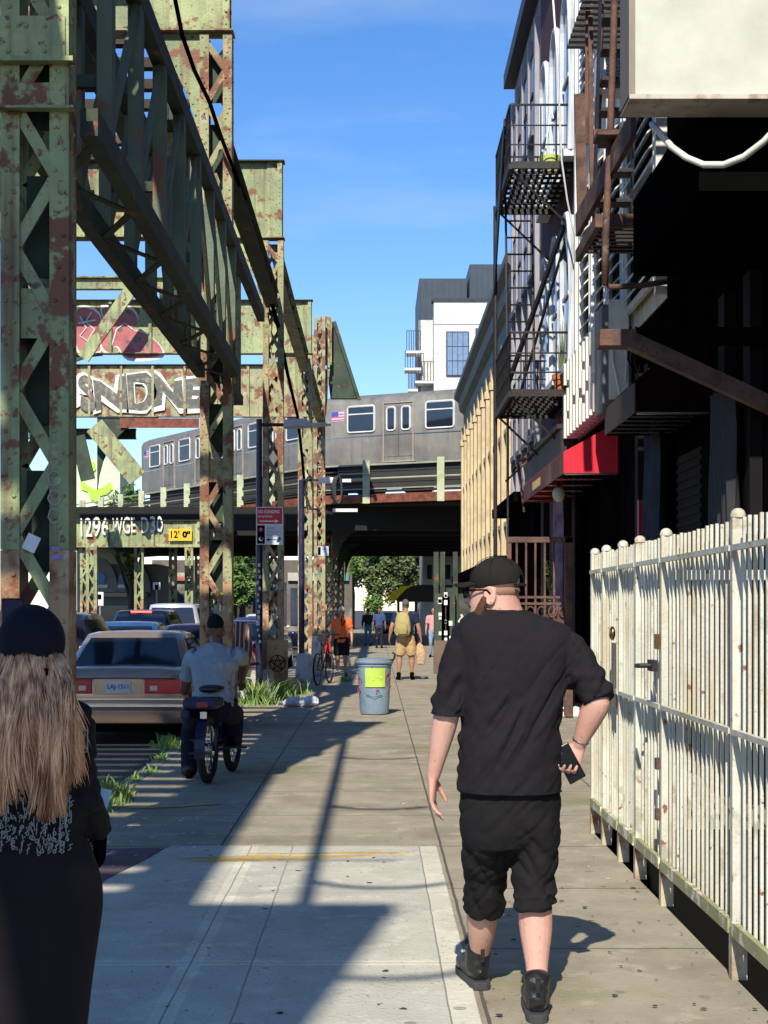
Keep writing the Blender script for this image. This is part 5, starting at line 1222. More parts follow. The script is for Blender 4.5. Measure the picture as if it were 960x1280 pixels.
# ------------------------------------------------------------------ cars
def car(x, y, label, paint, L=4.7, W=1.78, H=1.42, belt=.92, kind='sedan', plate=None, lights='wide', brake=False, dark=True):
    t = thing('parked_car' if x > -4.2 else 'queued_car', label, 'car', (x, y, RZ), group='cars along the road')
    hw = W/2; w_ = hw
    def ring(yy, zb, zt, wf, wt, crown=.015):
        return [(-w_*wf*.90, zb),( -w_*wf, zb+.16),(-w_*wf, (zb+zt)/2),(-w_*(wf*.985), zt-.12),(-w_*wt, zt-.015),(-w_*wt*.55, zt+crown),(0, zt+crown*1.3),(w_*wt*.55, zt+crown),(w_*wt, zt-.015),(w_*wf*.985, zt-.12),(w_*wf, (zb+zt)/2),(w_*wf, zb+.16),(w_*wf*.90, zb)]
    if kind == 'sedan': st = [(0,.34,.80,.90,.84),(.03,.30,.90,.955,.90),(.14,.26,.96,.985,.92),(.6,.24,.985,1,.90),(1.2,.22,.97,1,.90),(2.4,.22,.95,1,.90),(3.4,.22,.93,1,.90),(3.9,.22,.86,.99,.86),(4.45,.25,.76,.95,.8),(4.62,.3,.68,.88,.74),(4.68,.36,.58,.8,.66)]
    else: st = [(0,.36,1.0,.93,.92),(.04,.30,1.05,.965,.94),(.16,.27,1.06,.985,.95),(.8,.25,1.06,1,.94),(1.6,.24,1.04,1,.94),(2.6,.24,1.02,1,.94),(3.4,.24,1.0,1,.92),(3.9,.24,.95,.99,.88),(4.4,.27,.86,.95,.82),(4.6,.32,.76,.88,.76),(4.66,.4,.6,.8,.7)]
    vs = []; fs = []; n = 13
    for (yy, zb, zt, wf, wt) in st:
        for p in ring(yy, zb, zt, wf, wt): vs.append((p[0], yy*L/4.68, p[1]))
    for i in range(len(st)-1):
        for j in range(n):
            fs.append((i*n+j, (i+1)*n+j, (i+1)*n+(j+1) % n, i*n+(j+1) % n))
    fs += [tuple(range(n)), tuple(range(len(st)*n-1, (len(st)-1)*n-1, -1))]
    b_ = MB().add(vs, fs).build('body', paint, t, world=False, smooth='auto', angle=50)
    # greenhouse
    if kind == 'sedan': g0, g1, r0, r1, zb, zt = .72, 3.35, 1.25, 2.45, .95, H
    else: g0, g1, r0, r1, zb, zt = .10, 3.25, .45, 2.35, 1.04, H
    bw, tw = w_*.90, w_*.70
    s_ = L/4.68
    def fr(yb0, yb1, yt0, yt1, zb, zt, bw, tw):
        vs = []; fs = []
        secs = []
        for k in range(5):
            q = k/4; e = math.sin(q*math.pi/2)
            z = zb+(zt-zb)*q; secs.append((yb0+(yt0-yb0)*q, yb1+(yt1-yb1)*q, z, bw+(tw-bw)*q))
        secs.append((yt0+.12, yt1-.12, zt+.035, tw-.12)); secs.append((yt0+.5, yt1-.5, zt+.05, tw-.4))
        for (a, b2, z, ww) in secs:
            r = .12
            vs += [(-ww+r, a, z),(0, a-.05, z),(ww-r, a, z),(ww, a+r, z),(ww, (a+b2)/2, z),(ww, b2-r, z),(ww-r, b2, z),(0, b2+.05, z),(-ww+r, b2, z),(-ww, b2-r, z),(-ww, (a+b2)/2, z),(-ww, a+r, z)]
        m_ = 12
        for i in range(len(secs)-1):
            for j in range(m_): fs.append((i*m_+j, i*m_+(j+1) % m_, (i+1)*m_+(j+1) % m_, (i+1)*m_+j))
        fs.append(tuple(range((len(secs)-1)*m_, len(secs)*m_)))
        return vs, fs
    vs, fs = fr(g0*s_, g1*s_, r0*s_, r1*s_, zb, zt, bw, tw)
    MB().add(vs, fs).build('cabin', paint, t, world=False, smooth='auto', angle=50)
    # windows as slightly proud panes
    def pane(y0, y1, z0f, z1f, wf, nm, rear=True):
        z0 = zb+(zt-zb)*z0f; z1 = zb+(zt-zb)*z1f
        if rear: ya, yb_ = g0+(r0-g0)*z0f, g0+(r0-g0)*z1f; sg_ = -1
        else: ya, yb_ = g1+(r1-g1)*z0f, g1+(r1-g1)*z1f; sg_ = 1
        wa = (bw+(tw-bw)*z0f)-.10; wb = (bw+(tw-bw)*z1f)-.09
        vs = []
        for (z, yy, ww) in ((z0, ya, wa), (z1, yb_, wb)):
            for q in lin(-1, 1, 7): vs.append((ww*q, yy*s_+sg_*(.012+.05*(1-abs(q)**1.0)), z))
        fs = [(i, i+1, i+8, i+7) for i in range(6)]
        if not rear: fs = [f[::-1] for f in fs]
        MB().add(vs, fs).build(nm, glass, t, world=False, smooth=True)
    pane(0,0,.06,.90,1,'rear_window'); pane(0,0,.06,.92,1,'windshield', False)
    for sg_ in (-1, 1):
        m = MB()
        for (q0, q1) in ((.10,.50),(.53,.90)):
            pts = []
            for (zf, ) in ((.08,),(.88,)):
                z = zb+(zt-zb)*zf; ww = bw+(tw-bw)*zf+.006
                ya = (g0+(r0-g0)*zf)*s_; yb_ = (g1+(r1-g1)*zf)*s_
                pts.append(((ya+(yb_-ya)*q0), z, ww)); pts.append(((ya+(yb_-ya)*q1), z, ww))
            v = [(sg_*p[2], p[0], p[1]) for p in pts]; f = (0,1,3,2) if sg_ > 0 else (2,3,1,0)
            m.add(v, [f])
        m.build('side_window', glass, t, world=False)
    # tail lights, bumper, plate
    red = mat('tail_light_red', (.62,.008,.012), .15, coat=.5); redb = mat('lit_brake_light', (.6,.02,.02), .3, emit=((1,.08,.05), 4.0))
    zt_ = st[1][2]
    if kind == 'sedan':
        for sg_ in (-1, 1):
            if lights == 'wide':
                tl = MB(); tl.prism([(sg_*w_*.36, .66),(sg_*w_*.93, .66),(sg_*w_*.93, .84),(sg_*w_*.36, .84)], 'y', -.035, .1); tl.box(sg_*w_*.928, sg_*w_*.985, -.0, .3, .67, .835)
            else:
                tl = MB(); tl.box(sg_*w_*.62, sg_*w_*.95, -.03, .14, .66, .84)
            o = tl.build('tail_light', red, t, world=False, bevel=.012)
            MB().box(sg_*w_*.44, sg_*w_*.54, -.042, -.036, .70, .76).build('reverse_lamp', mat('clear_lens', (.7,.6,.55), .2), o, world=False)
        m = MB(); m.box(-w_*.93, w_*.93, -.05, .02, .585, .60); m.box(-w_*.95, w_*.95, -.10, .03, .50, .53); m.build('bumper_trim', chrome, t, world=False)
        MB().add(*bumper(w_, .30, .50)).build('bumper', paint, t, world=False, smooth='auto')
        MB().box(-w_*.34, w_*.34, -.02, .06, .645, .84).build('plate_recess', paint, t, world=False)
        m = MB(); m.box(-.30, .30, .06, .075, .9, .905); m.box(-w_*.78, w_*.78, .005, .012, .845, .852); m.build('trunk_seam', black, t, world=False)
    else:
        for sg_ in (-1, 1):
            MB().box(sg_*w_*.78, sg_*w_*.97, -.02, .16, .78, 1.14).build('tail_light', redb if brake else red, t, world=False, bevel=.012)
        MB().add(*bumper(w_, .34, .56)).build('bumper', mat('bumper_black', (.03,.03,.03), .6), t, world=False, smooth='auto')
    if brake: MB().box(-.25, .25, r0*s_-.06, r0*s_+.0, zt-.02, zt+.015).build('brake_light', redb, t, world=False)
    pl = MB().box(-.155, .155, -.035, -.021, .67, .815) if kind == 'sedan' else MB().box(-.155, .155, -.03, -.012, .78, .92)
    pl = pl.build('license_plate', mat('plate_white', (.70,.70,.66), .5), t, world=False)
    if plate:
        o = text(plate, .26, .075, (0,0,0), mat('plate_blue', (.03,.05,.2), .5), None, 'lettering', .015); o.parent = pl; o.location = (0,-.038,.742)
    for sg_ in (-1, 1):
        for yy in (.95*s_, 3.7*s_):
            m = MB(); m.tube([(sg_*(w_-.23), yy, .32), (sg_*(w_-.01), yy, .32)], .32, 22); wh_ = m.build('wheel', rubber, t, world=False, smooth='auto')
            m = MB(); m.tube([(sg_*(w_-.02), yy, .32), (sg_*(w_+.0), yy, .32)], .2, 14); m.build('rim', chrome, wh_, world=False)
            m = MB(); m.tube([(sg_*(w_-.3), yy, .33), (sg_*(w_+.004), yy, .33)], .37, 20); m.build('wheel_arch', black, t, world=False) if False else None
        MB().ell((sg_*(w_+.06), 3.05*s_, 1.0), .09, .05, .06).build('mirror', paint, t, world=False, smooth=True)
    m = MB(); m.box(-w_+.1, w_-.1, .15, L-.3, .17, .30); m.build('underside', black, t, world=False)
    return t
def bumper(w_, z0, z1):
    vs = []; fs = []
    xs = lin(-1, 1, 11)
    for q in xs:
        yy = -.10+.12*abs(q)**4
        vs += [(w_*.97*q, yy+.03, z0),(w_*.97*q, yy, z0+.06),(w_*.97*q, yy, z1-.05),(w_*.97*q, yy+.05, z1),(w_*.97*q, .2, z1),(w_*.97*q, .2, z0)]
    for i in range(10):
        for j in range(6): fs.append((i*6+j, (i+1)*6+j, (i+1)*6+(j+1) % 6, i*6+(j+1) % 6))
    fs += [tuple(range(6))[::-1], tuple(range(60, 66))]
    fs = [f for f in fs]
    return vs, fs
def cpaint(nm, c, metal=.4, rough=.25): return mat(nm, c, rough, metal, coat=.7)
c1 = car(-3.22, 19.0, 'champagne brown sedan with wide red tail lights, parked nearest in the row', cpaint('champagne_paint', (.42,.30,.22), .5), plate='LAJ-1511', H=1.38, W=1.82)
car(-3.3, 27.0, 'dark red sedan parked in front of the champagne brown one', cpaint('dark_red_paint', (.25,.02,.03), .2), H=1.40)
car(-3.35, 34.5, 'mauve sedan parked third in the row by the kerb', cpaint('mauve_paint', (.34,.17,.22)), H=1.42)
car(-3.4, 42.0, 'dark navy sedan parked beyond the striped cloth bundle', cpaint('navy_paint', (.015,.025,.12), .3), H=1.45)
car(-5.3, 23.6, 'dark blue hatchback with lit brake lights right of the nearest column', cpaint('midnight_paint', (.02,.03,.07), .3), kind='suv', H=1.62, brake=True)
car(-5.15, 30.0, 'mid blue sedan waiting in the traffic queue', cpaint('blue_paint', (.04,.12,.30), .3), H=1.42, lights='narrow')
car(-5.7, 36.5, 'black sport utility vehicle with red brake lights in the queue', cpaint('black_car_paint', (.012,.012,.015), .3), kind='suv', H=1.66, brake=True)
car(-5.95, 44.0, 'silver white van-like car at the middle of the queue', cpaint('silver_white_paint', (.62,.63,.64), .2), kind='suv', H=1.85, W=1.9)
car(-8.6, 40.0, 'small pale blue car across the road behind the queue', cpaint('pale_blue_paint', (.25,.35,.42), .2), H=1.45, lights='narrow')
car(-8.2, 54.0, 'distant teal car on the far side of the road', cpaint('teal_paint', (.08,.18,.2), .2), H=1.45, lights='narrow')
car(-4.6, 60.0, 'distant white car waiting under the train bridge', cpaint('white_car_paint', (.6,.6,.6), .1), H=1.5, lights='narrow')
car(1.1, 98.0, 'far dark car crossing the opening under the bridge', cpaint('black_car_paint', (.012,.012,.015), .3), H=1.5, lights='narrow')
# phone sticker label on near column
o = MB().box(PX(30,9.05),PX(47,9.05),9.06,9.066,PZ(689,9.05),PZ(668,9.05)); 
stk = o.build('sticker', white_m); 
stk.data.transform(Matrix.Translation((-PX(38,9.05),-9.06,-PZ(678,9.05)))); stk.location = (PX(38,9.05), 9.068, PZ(678,9.05)); stk.rotation_euler = (0,R(25),0)
colm = [o for o in C.objects if o.name.startswith('railway_column')][1]
stk.location -= colm.location; stk.parent = colm
m = MB()
for (px, py) in ((67,686),(68,696)): m.box(PX(px-5,9.05),PX(px+6,9.05),9.092,9.0985,PZ(py+3,9.05),PZ(py-3,9.05))
m.build('sticker', mat('violet_sticker', (.25,.2,.5), .5), colm)
m = MB(); rr = random.Random(6)
for cy in (598, 622, 645):
    m.tube([P(68+9*math.cos(q)*rr.uniform(.7,1), cy+9*math.sin(q), 9.094) for q in np.linspace(0,5.5,12)], .0035, 4)
m.build('graffiti', mat('pale_marker', (.45,.5,.45), .7), colm)
# ------------------------------------------------------------------ people
def V(*a): return Vector(a)
def head_geo(m, base, yaw, tilt=0, s=1.0, nose=True, jaw=1.0):
    """base = point under the chin/neck axis; head faces +Y before yaw (about z). Adds to m"""
    rings = [(0,.055,.022,.022),(.012,.05,.040,.040),(.035,.035,.052,.062),(.07,.018,.062,.080),(.11,.004,.069,.092),(.15,-.004,.074,.097),(.185,-.008,.072,.092),(.212,-.010,.058,.074),(.23,-.012,.034,.044),(.237,-.012,.012,.014)]
    M_ = Matrix.Rotation(yaw, 3, 'Z') @ Matrix.Rotation(tilt, 3, 'X')
    seg = 24; vs = []; fs = []
    K = np.array(rings); n = 4; pts = []
    for i in range(len(K)-1):
        for tt in np.linspace(0,1,n,endpoint=False): pts.append(K[i]*(1-tt)+K[i+1]*tt)
    pts.append(K[-1])
    for (z, yo, rx, ry) in pts:
        for j in range(seg):
            a = 2*math.pi*j/seg; v = Vector((rx*math.cos(a), yo+ry*math.sin(a), z-.02))*s; vs.append(Vector(base)+M_ @ v)
    k = len(pts)
    fs = [(i*seg+j, i*seg+(j+1) % seg, (i+1)*seg+(j+1) % seg, (i+1)*seg+j) for i in range(k-1) for j in range(seg)]+[tuple(range(seg-1,-1,-1)), tuple(range((k-1)*seg, k*seg))]
    m.add(vs, fs)
    def T(v): return Vector(base)+M_ @ (Vector(v)*s)
    if nose:
        m.tube([T((0,.083,.115)), T((0,.098,.09)), T((0,.112,.066)), T((0,.095,.055))], [.009*s,.012*s,.015*s,.012*s], 8)
        m.tube([T((-.05,.076,.112)), T((0,.092,.118)), T((.05,.076,.112))], [.008*s,.01*s,.008*s], 6)
        m.tube([T((-.022,.083,.03)), T((0,.090,.031)), T((.022,.083,.03))], [.006*s,.009*s,.006*s], 6)
    for sg_ in (-1, 1):
        m.tube([T((sg_*.073,-.002+.018*math.cos(q)-.006, .083+.032*math.sin(q))) for q in np.linspace(0,6.28,12)[:-1]], .0075*s, 6, closed=True)
        m.ell(T((sg_*.071,-.006,.083)), .006*s, .018*s, .028*s, 8, 6, mtx=M_)
    return T
def hand_geo(m, wrist, dirv, palm_n, thumb_side, s=1.0, curl=.35, spread=1.0, thumb=1.0):
    """palm + four fingers + thumb. palm_n: direction the palm faces; thumb_side: vector toward the thumb edge"""
    d = Vector(dirv).normalized(); n = Vector(palm_n); n = (n-n.dot(d)*d).normalized(); t = d.cross(n).normalized()
    if t.dot(Vector(thumb_side)) < 0: t = -t
    W_ = Vector(wrist)
    m.loft([(*(W_-d*.015*s), .027*s,.020*s),(*(W_+d*.02*s), .033*s,.019*s),(*(W_+d*.06*s+n*.002), .041*s,.016*s),(*(W_+d*.09*s+n*.004*s), .041*s,.014*s)], ref=tuple(t), seg=16, n=3)
    tips = []
    for i, (off, ln) in enumerate(((.030,.072),(.010,.082),(-.010,.076),(-.030,.060))):
        p = W_+d*.078*s+t*off*s+n*.003*s; a = 0; pts = [p]; r = [.0098*s]
        c_ = curl*(1+.12*i)
        dirf = (d+t*off*1.2*spread).normalized()
        for j, f_ in enumerate((.18,.42,.28,.22)):
            a += c_*(0.3 if j == 0 else 1.0)
            q = dirf*math.cos(a)+n*math.sin(a); p = p+q*ln*s*f_*1.15; pts.append(p); r.append((.0093,.0088,.0082,.0066)[j]*s)
        m.tube(pts, r, 8); m.ell(pts[-1], .0064*s,.0064*s,.0064*s, 8, 6); tips.append(pts[-1])
    p = W_+d*.02*s+t*.026*s+n*.006*s
    q1 = p+(d*.55+t*.75*thumb+n*.35).normalized()*.038*s; q2 = q1+(d*.85+t*.25*thumb+n*.5).normalized()*.032*s; q3 = q2+(d*.9-t*.05+n*.5).normalized()*.024*s
    m.tube([p, q1, q2, q3], [.014*s,.0125*s,.0105*s,.008*s], 8); m.ell(q3, .0078*s,.0078*s,.0078*s, 8, 6)
    return tips
def limb(m, pts, seg=16, ref=(1,0,0), flat=False, dome=.6):
    """pts: (Vector, r) joints -> smooth taper"""
    m.loft([(p.x,p.y,p.z,r if not isinstance(r, tuple) else r[0], r if not isinstance(r, tuple) else r[1]) for p, r in pts], ref=ref, seg=seg, n=4, dome=dome, flat=flat)
def shoe_geo(m, ankle, heel_ground, dirv, s=1.0, shaft=.0, L=.27):
    d = Vector((dirv[0], dirv[1], 0)).normalized(); g = Vector(heel_ground)
    m.loft([(*(g+d*-.01+V(0,0,.045*s)), .028*s,.040*s),(*(g+d*.03+V(0,0,.05*s)), .036*s,.05*s),(*(g+d*.09+V(0,0,.052*s)), .038*s,.052*s),(*(g+d*.16+V(0,0,.042*s)), .046*s,.042*s),(*(g+d*.21+V(0,0,.033*s)), .046*s,.032*s),(*(g+d*L+V(0,0,.028*s)), .030*s,.024*s)], ref=(d.y,-d.x,0), seg=18, sq=.8)
    if shaft: limb(m, [(g+d*.035+V(0,0,.05), (.046*s,.052*s)), (g+d*.03+V(0,0,.11), (.046*s,.050*s)), (Vector(ankle)+V(0,0,shaft), (.052*s,.054*s))])
def figure(name_label, loc, yaw, J, o):
    """generic clothed person. J: joints in local metres (facing +Y); o: options"""
    t = thing('person', name_label, 'person', loc, yaw, o.get('group'))
    s = o.get('scale', 1.0); vx = o.get('voxel', .009)
    j = dict(neck=V(0,-.01,1.45), head=V(0,.0,1.52), sl=V(-.19,0,1.40), sr=V(.19,0,1.40), el=V(-.25,-.02,1.12), er=V(.25,-.02,1.12), wl=V(-.27,.06,.88), wr=V(.27,.06,.88),
             pel=V(0,0,.95), hl=V(-.09,0,.90), hr=V(.09,0,.90), kl=V(-.10,.02,.50), kr=V(.10,.02,.50), al=V(-.10,0,.09), ar=V(.10,0,.09), chest=V(0,0,1.25))
    for k, v in J.items(): j[k] = Vector(v)
    for k in j: j[k] = j[k]*s
    b = o.get('bulk', 1.0)
    m = MB(); T = head_geo(m, j['head'], o.get('head_yaw', 0), o.get('head_tilt', 0), s*o.get('head_s', 1.0))
    limb(m, [(j['neck']-V(0,0,.05), .07*s), (j['neck']+V(0,0,.02), .056*s), (j['head']+V(0,.0,.03), .054*s)])
    limb(m, [(j['neck']+V(0,0,-.02), (.09*s,.06*s)), (j['chest'], (.15*s*b,.095*s*b)), (j['pel'], (.15*s*b,.10*s*b)), (j['pel']-V(0,0,.08), (.12*s*b,.09*s*b))])
    for q in 'lr':
        limb(m, [(j['s'+q], .05*s*b), ((j['s'+q]+j['e'+q])/2, .047*s*b), (j['e'+q], .040*s*b), (j['e'+q].lerp(j['w'+q], .3), .041*s*b), (j['w'+q], .026*s)])
        limb(m, [(j['h'+q], .08*s*b), (j['k'+q], .057*s*b), (j['k'+q].lerp(j['a'+q], .3), .056*s*b), (j['k'+q].lerp(j['a'+q], .75), .036*s), (j['a'+q], .034*s)])
        dv = (j['w'+q]-j['e'+q]).normalized()
        sg_ = -1 if q == 'l' else 1
        pn = o.get('palm_'+q, V(-sg_,0,0)); ts = o.get('thumb_'+q, V(0,1,0))
        hd = o.get('hand_dir_'+q, dv)
        hand_geo(m, j['w'+q], hd, pn, ts, s, o.get('curl_'+q, .3))
    if o.get('body_extra'): o['body_extra'](m, j)
    body = rbuild(m, vx, 'body', o.get('skin', skin_red), t, 2, world=False)
    # shirt
    m = MB(); c = j['chest']; pl = j['pel']; sh = (j['sl']+j['sr'])/2
    hwid = (j['sr']-j['sl']).length/2
    hem = o.get('hem', .88)
    limb(m, [(j['neck']+V(0,0,.0)*s, (.07*s,.07*s)), (sh+V(0,0,.01), (hwid*.92,.095*s*b)), (sh.lerp(c,.5), (hwid*.95*b,.115*s*b)), (c, (.165*s*b,.12*s*b)), (c.lerp(pl,.6), (.16*s*b,.12*s*b)), (V(pl.x,pl.y,hem*s), (.17*s*b,.125*s*b))], seg=24, dome=.05)
    sl_ = o.get('sleeve', .75)
    for q in 'lr':
        a, e, w_ = j['s'+q], j['e'+q], j['w'+q]
        end = a.lerp(e, sl_) if sl_ <= 1 else e.lerp(w_, sl_-1)
        if sl_ <= 1: limb(m, [(a.lerp(sh,.45), .072*s*b), (a, .068*s*b), (a.lerp(end,.6), .062*s*b), (end, .063*s*b)])
        else: limb(m, [(a.lerp(sh,.35), .07*s*b), (a, .07*s*b), (a.lerp(e,.6), .060*s*b), (e, .055*s*b), (end, .045*s*b)])
    wr_ = o.get('shirt_wrinkle', .007)
    rbuild(m, vx*1.2, 'shirt', o['shirt'], t, 2, lambda p, n_: wr_*noise.noise(Vector((p[0]*9+p[2]*6, p[1]*7, p[2]*7-p[0]*5)))+wr_*.5*noise.noise(Vector(p)*25), world=False)
    # trousers / shorts
    m = MB(); lg = o.get('leg', 1.0); lr_ = o.get('leg_r', 1.0)
    limb(m, [(pl+V(0,0,.08*s), (.155*s*b,.115*s*b)), (pl, (.165*s*b,.125*s*b)), (pl-V(0,0,.1*s), (.155*s*b,.115*s*b))])
    for q in 'lr':
        h, k, a = j['h'+q], j['k'+q], j['a'+q]
        if lg <= .55: limb(m, [(h+V(0,0,.03), .095*s*b), (h.lerp(k,.5), .088*s*b*lr_), (h.lerp(k, lg*2), .082*s*b*lr_)])
        else: limb(m, [(h+V(0,0,.03), .095*s*b), (h.lerp(k,.5), .08*s*b*lr_), (k, .065*s*b*lr_), (k.lerp(a, (lg-.5)*2), .055*s*b*lr_)])
    rbuild(m, vx*1.2, 'trousers', o['pants'], t, 2, lambda p, n_: .008*noise.noise(Vector((p[0]*10, p[1]*10, p[2]*14)))+.004*noise.noise(Vector(p)*30), world=False)
    for q, sg_ in (('l',-1),('r',1)):
        m = MB(); a = j['a'+q]; dr = o.get('foot_'+q, V(.12*sg_,1,0)); dn = Vector((dr[0],dr[1],0)).normalized()
        lift = o.get('lift_'+q, 0)
        g = V(a.x, a.y, lift)-dn*.05*s
        shoe_geo(m, a, g, dr, s, o.get('shaft', .0), .26*s)
        rbuild(m, .008, 'shoe', o.get('shoe', black), t, 1, world=False)
    hr = o.get('hair')
    if hr:
        m = MB(); M_ = Matrix.Rotation(o.get('head_yaw', 0), 3, 'Z') @ Matrix.Rotation(o.get('head_tilt', 0), 3, 'X')
        m.ell(T((0,-.018,.145)), .080*s, .097*s, .095*s, 20, 12, mtx=M_)
        if hr[1] == 'hair': rbuild(m, .008, 'hair', hr[0], t, 1, lambda p, n_: .004*noise.noise(Vector(p)*60), world=False)
        elif hr[1] == 'short': 
            m = MB(); m.ell(T((0,-.014,.142)), .078*s, .096*s, .092*s, 20, 12, mtx=M_); rbuild(m, .008, 'hair', hr[0], t, 1, world=False)
        else:
            cp = rbuild(m, .008, 'cap', hr[0], t, 1, world=False)
            f_ = 1 if hr[1] == 'cap' else -1
            m = MB(); br = [T((x, f_*(.075+.075*math.sqrt(max(0,1-(x/.075)**2))), .155-.01*abs(x)/.07)) for x in lin(-.075,.075,9)]
            inn = [T((x, f_*.05, .16)) for x in lin(-.075,.075,9)]
            vs = br+inn+[v+V(0,0,.008) for v in br]+[v+V(0,0,.008) for v in inn]; fs = []
            for i in range(8): fs += [(i,i+1,9+i+1,9+i),(18+i,27+i,27+i+1,18+i+1),(i,18+i,18+i+1,i+1),(9+i,9+i+1,27+i+1,27+i)]
            m.add(vs, fs); m.build('brim', hr[0], cp, world=False, smooth=True)
    if o.get('face'):
        m = MB()
        for sg_ in (-1,1): m.ell(T((sg_*.03,.084,.098)), .013*s,.006*s,.007*s, 10, 6)
        m.build('eyes', black, t, world=False)
    return t, j, T
cloth = lambda nm, c, r=.9: mat(nm, c, r, bump=(180, .12), spec=.2)
# ---- the man in black, walking away
def MP(px, py, dy=0): return V((px-470)*(6+dy)/F, 6+dy, EYE-(py-762)*(6+dy)/F)
mx0 = .55
man = thing('person', 'man in black tee and rolled black trousers with black cap and ankle boots, walking away', 'person', (mx0, 6, 0))
def mloft(m, keys, **k):
    """keys: (px, py, half width px, depth radius m, dy)"""
    out = []
    for (px, py, hw, ry, dy) in keys:
        p = MP(px, py, dy); out.append((p.x, p.y, p.z, hw*(6+dy)/F, ry))
    m.loft(out, **k)
body = MB()
hb = MP(622, 772, 0)
HY_ = R(66)      # head turned to the left
Th = head_geo(body, hb+V(-.01,0,.0), HY_, R(-2), 1.04)
mloft(body, [(634,800,30,.085,0),(630,778,27,.075,0),(626,758,25,.072,.0),(626,738,22,.075,.0)])
mloft(body, [(634,795,50,.07,0),(641,850,50,.12,0),(638,950,50,.13,0),(637,1010,46,.12,0)])
L_sh, L_el, L_wr = MP(577,806,0), MP(559,890,-.03), MP(541,972,.03)
R_sh, R_el, R_wr = MP(706,806,0), MP(746,878,-.07), MP(723,932,-.01)
limb(body, [(L_sh,.045),(L_sh.lerp(L_el,.5),.046),(L_sh.lerp(L_el,.85),.049),(L_el,.051),(L_el.lerp(L_wr,.3),.048),(L_el.lerp(L_wr,.75),.034),(L_wr,.027)])
limb(body, [(R_sh,.045),(R_sh.lerp(R_el,.5),.044),(R_sh.lerp(R_el,.85),.048),(R_el,.052),(R_el.lerp(R_wr,.35),.049),(R_el.lerp(R_wr,.8),.034),(R_wr,.029)])
# legs: hip, knee, calf, ankle
limb(body, [(MP(610,1010),.07),(MP(607,1090,.14),.046),(MP(603,1122,.2),.056),(MP(603,1137,.22),.064),(MP(602,1160,.26),.060),(MP(600,1192,.33),.040),(MP(598,1212,.36),.038)])
limb(body, [(MP(665,1010),.07),(MP(667,1090,0),.048),(MP(669,1120,-.01),.058),(MP(669,1138,-.02),.067),(MP(670,1165,-.03),.064),(MP(671,1205,-.06),.045),(MP(672,1235,-.10),.040)])
hand_geo(body, L_wr, (-.05,.10,-1), (1,-.2,0), (.2,1,0), 1.0, .24, .3, .35)
hd = (MP(708,962,-.03)-R_wr).normalized()
tips = hand_geo(body, R_wr, (hd.x, hd.y, hd.z), (-.25,-1,-.1), (-1,0,.55), 1.05, .62)
rbuild(body, .0048, 'body', skin, man, 3)
# phone held in the right hand
ph_c = R_wr+Vector((hd.x,hd.y,hd.z))*.075+V(-.008,-.034,.0)
pz = Vector((hd.x,0,hd.z)).normalized(); ang = math.atan2(pz.x, -pz.z)
phone = MB().box(-.036,.036,-.0045,.0045,-.076,.076).build('phone', mat('phone_black', (.006,.006,.007), .3, spec=.25), None, bevel=.008)
phone.location = ph_c; phone.rotation_euler = (R(-4), R(-28), R(8)); tag(phone, 'black phone held at the hip in the right hand of the walking man', 'phone')
MB().box(-.028,-.006,-.0065,-.0046,.045,.068).build('camera_bump', mat('phone_lens', (.02,.02,.025), .1), phone, world=False, bevel=.003)
# tee shirt
tee = cloth('black_tee_cotton', (.013,.0105,.0135)); pantm = cloth('black_twill', (.011,.010,.011))
m = MB()
mloft(m, [(626,762,29,.078,0),(628,767,42,.088,0),(634,776,62,.105,0),(639,787,74,.125,0),(642,802,79,.145,0),(642,830,73,.165,0),(641,865,69,.175,0),(639,905,66,.18,0),(637,950,66,.19,0),(637,976,66,.19,0),(637,988,66,.188,0)], seg=36, n=5, sq=.88, dome=.02, flat=True)
mloft(m, [(604,804,26,.09,0),(584,812,25,.092,0),(571,832,23,.088,-.01),(564,858,22,.080,-.02),(559,884,21,.076,-.03),(558,893,21,.076,-.03)], seg=24, dome=.05)
mloft(m, [(680,804,26,.09,0),(702,812,27,.095,0),(720,830,24.5,.088,-.02),(734,850,23,.083,-.045),(745,868,22,.078,-.06),(749,877,22,.077,-.07)], seg=24, dome=.05)
def tee_w(p, n_):
    x, y, z = p[0], p[1], p[2]
    if n_[2] < -.7 : return 0
    # diagonal pulls from the right shoulder blade to the left waist
    u = (x-.55)*.93-(z-1.15)*.62 ; v = (x-.55)*.62+(z-1.15)*.8
    f = noise.noise(V(u*11, v*2.2, 3.1)); f2 = noise.noise(V(u*23, v*4.0, 8.0))
    mid = math.exp(-((z-1.12)/.25)**2)
    hemf = max(0, 1-(z-.86)/.2) if z < 1.06 else 0
    rid = 1-min(1, abs(f)*3.2); rid2 = 1-min(1, abs(f2)*3.0)
    d = -.014*mid*rid**1.5-.004*(mid+.3)*rid2+.009*mid*f2+.010*hemf*noise.noise(V(x*14, y*5, z*3))
    d += .004*noise.noise(V(x*16+z*10, y*8, z*9))+.0035*noise.noise(V(*p)*26)
    if abs(x-.55) > .22: d += .011*noise.noise(V(x*10+z*20, y*9, z*12-x*12))
    return d
rbuild(m, .006, 'tee_shirt', tee, man, 3, tee_w)
# ribbed collar, sleeve hems and bottom hem
m = MB(); c_ = MP(627,762,0)
m.tube([c_+V(.092*math.cos(q), .080*math.sin(q), -.012+.004*math.cos(q)) for q in np.linspace(0,6.28,33)[:-1]], .0065, 6, closed=True); m.build('collar', tee, man, smooth=True)
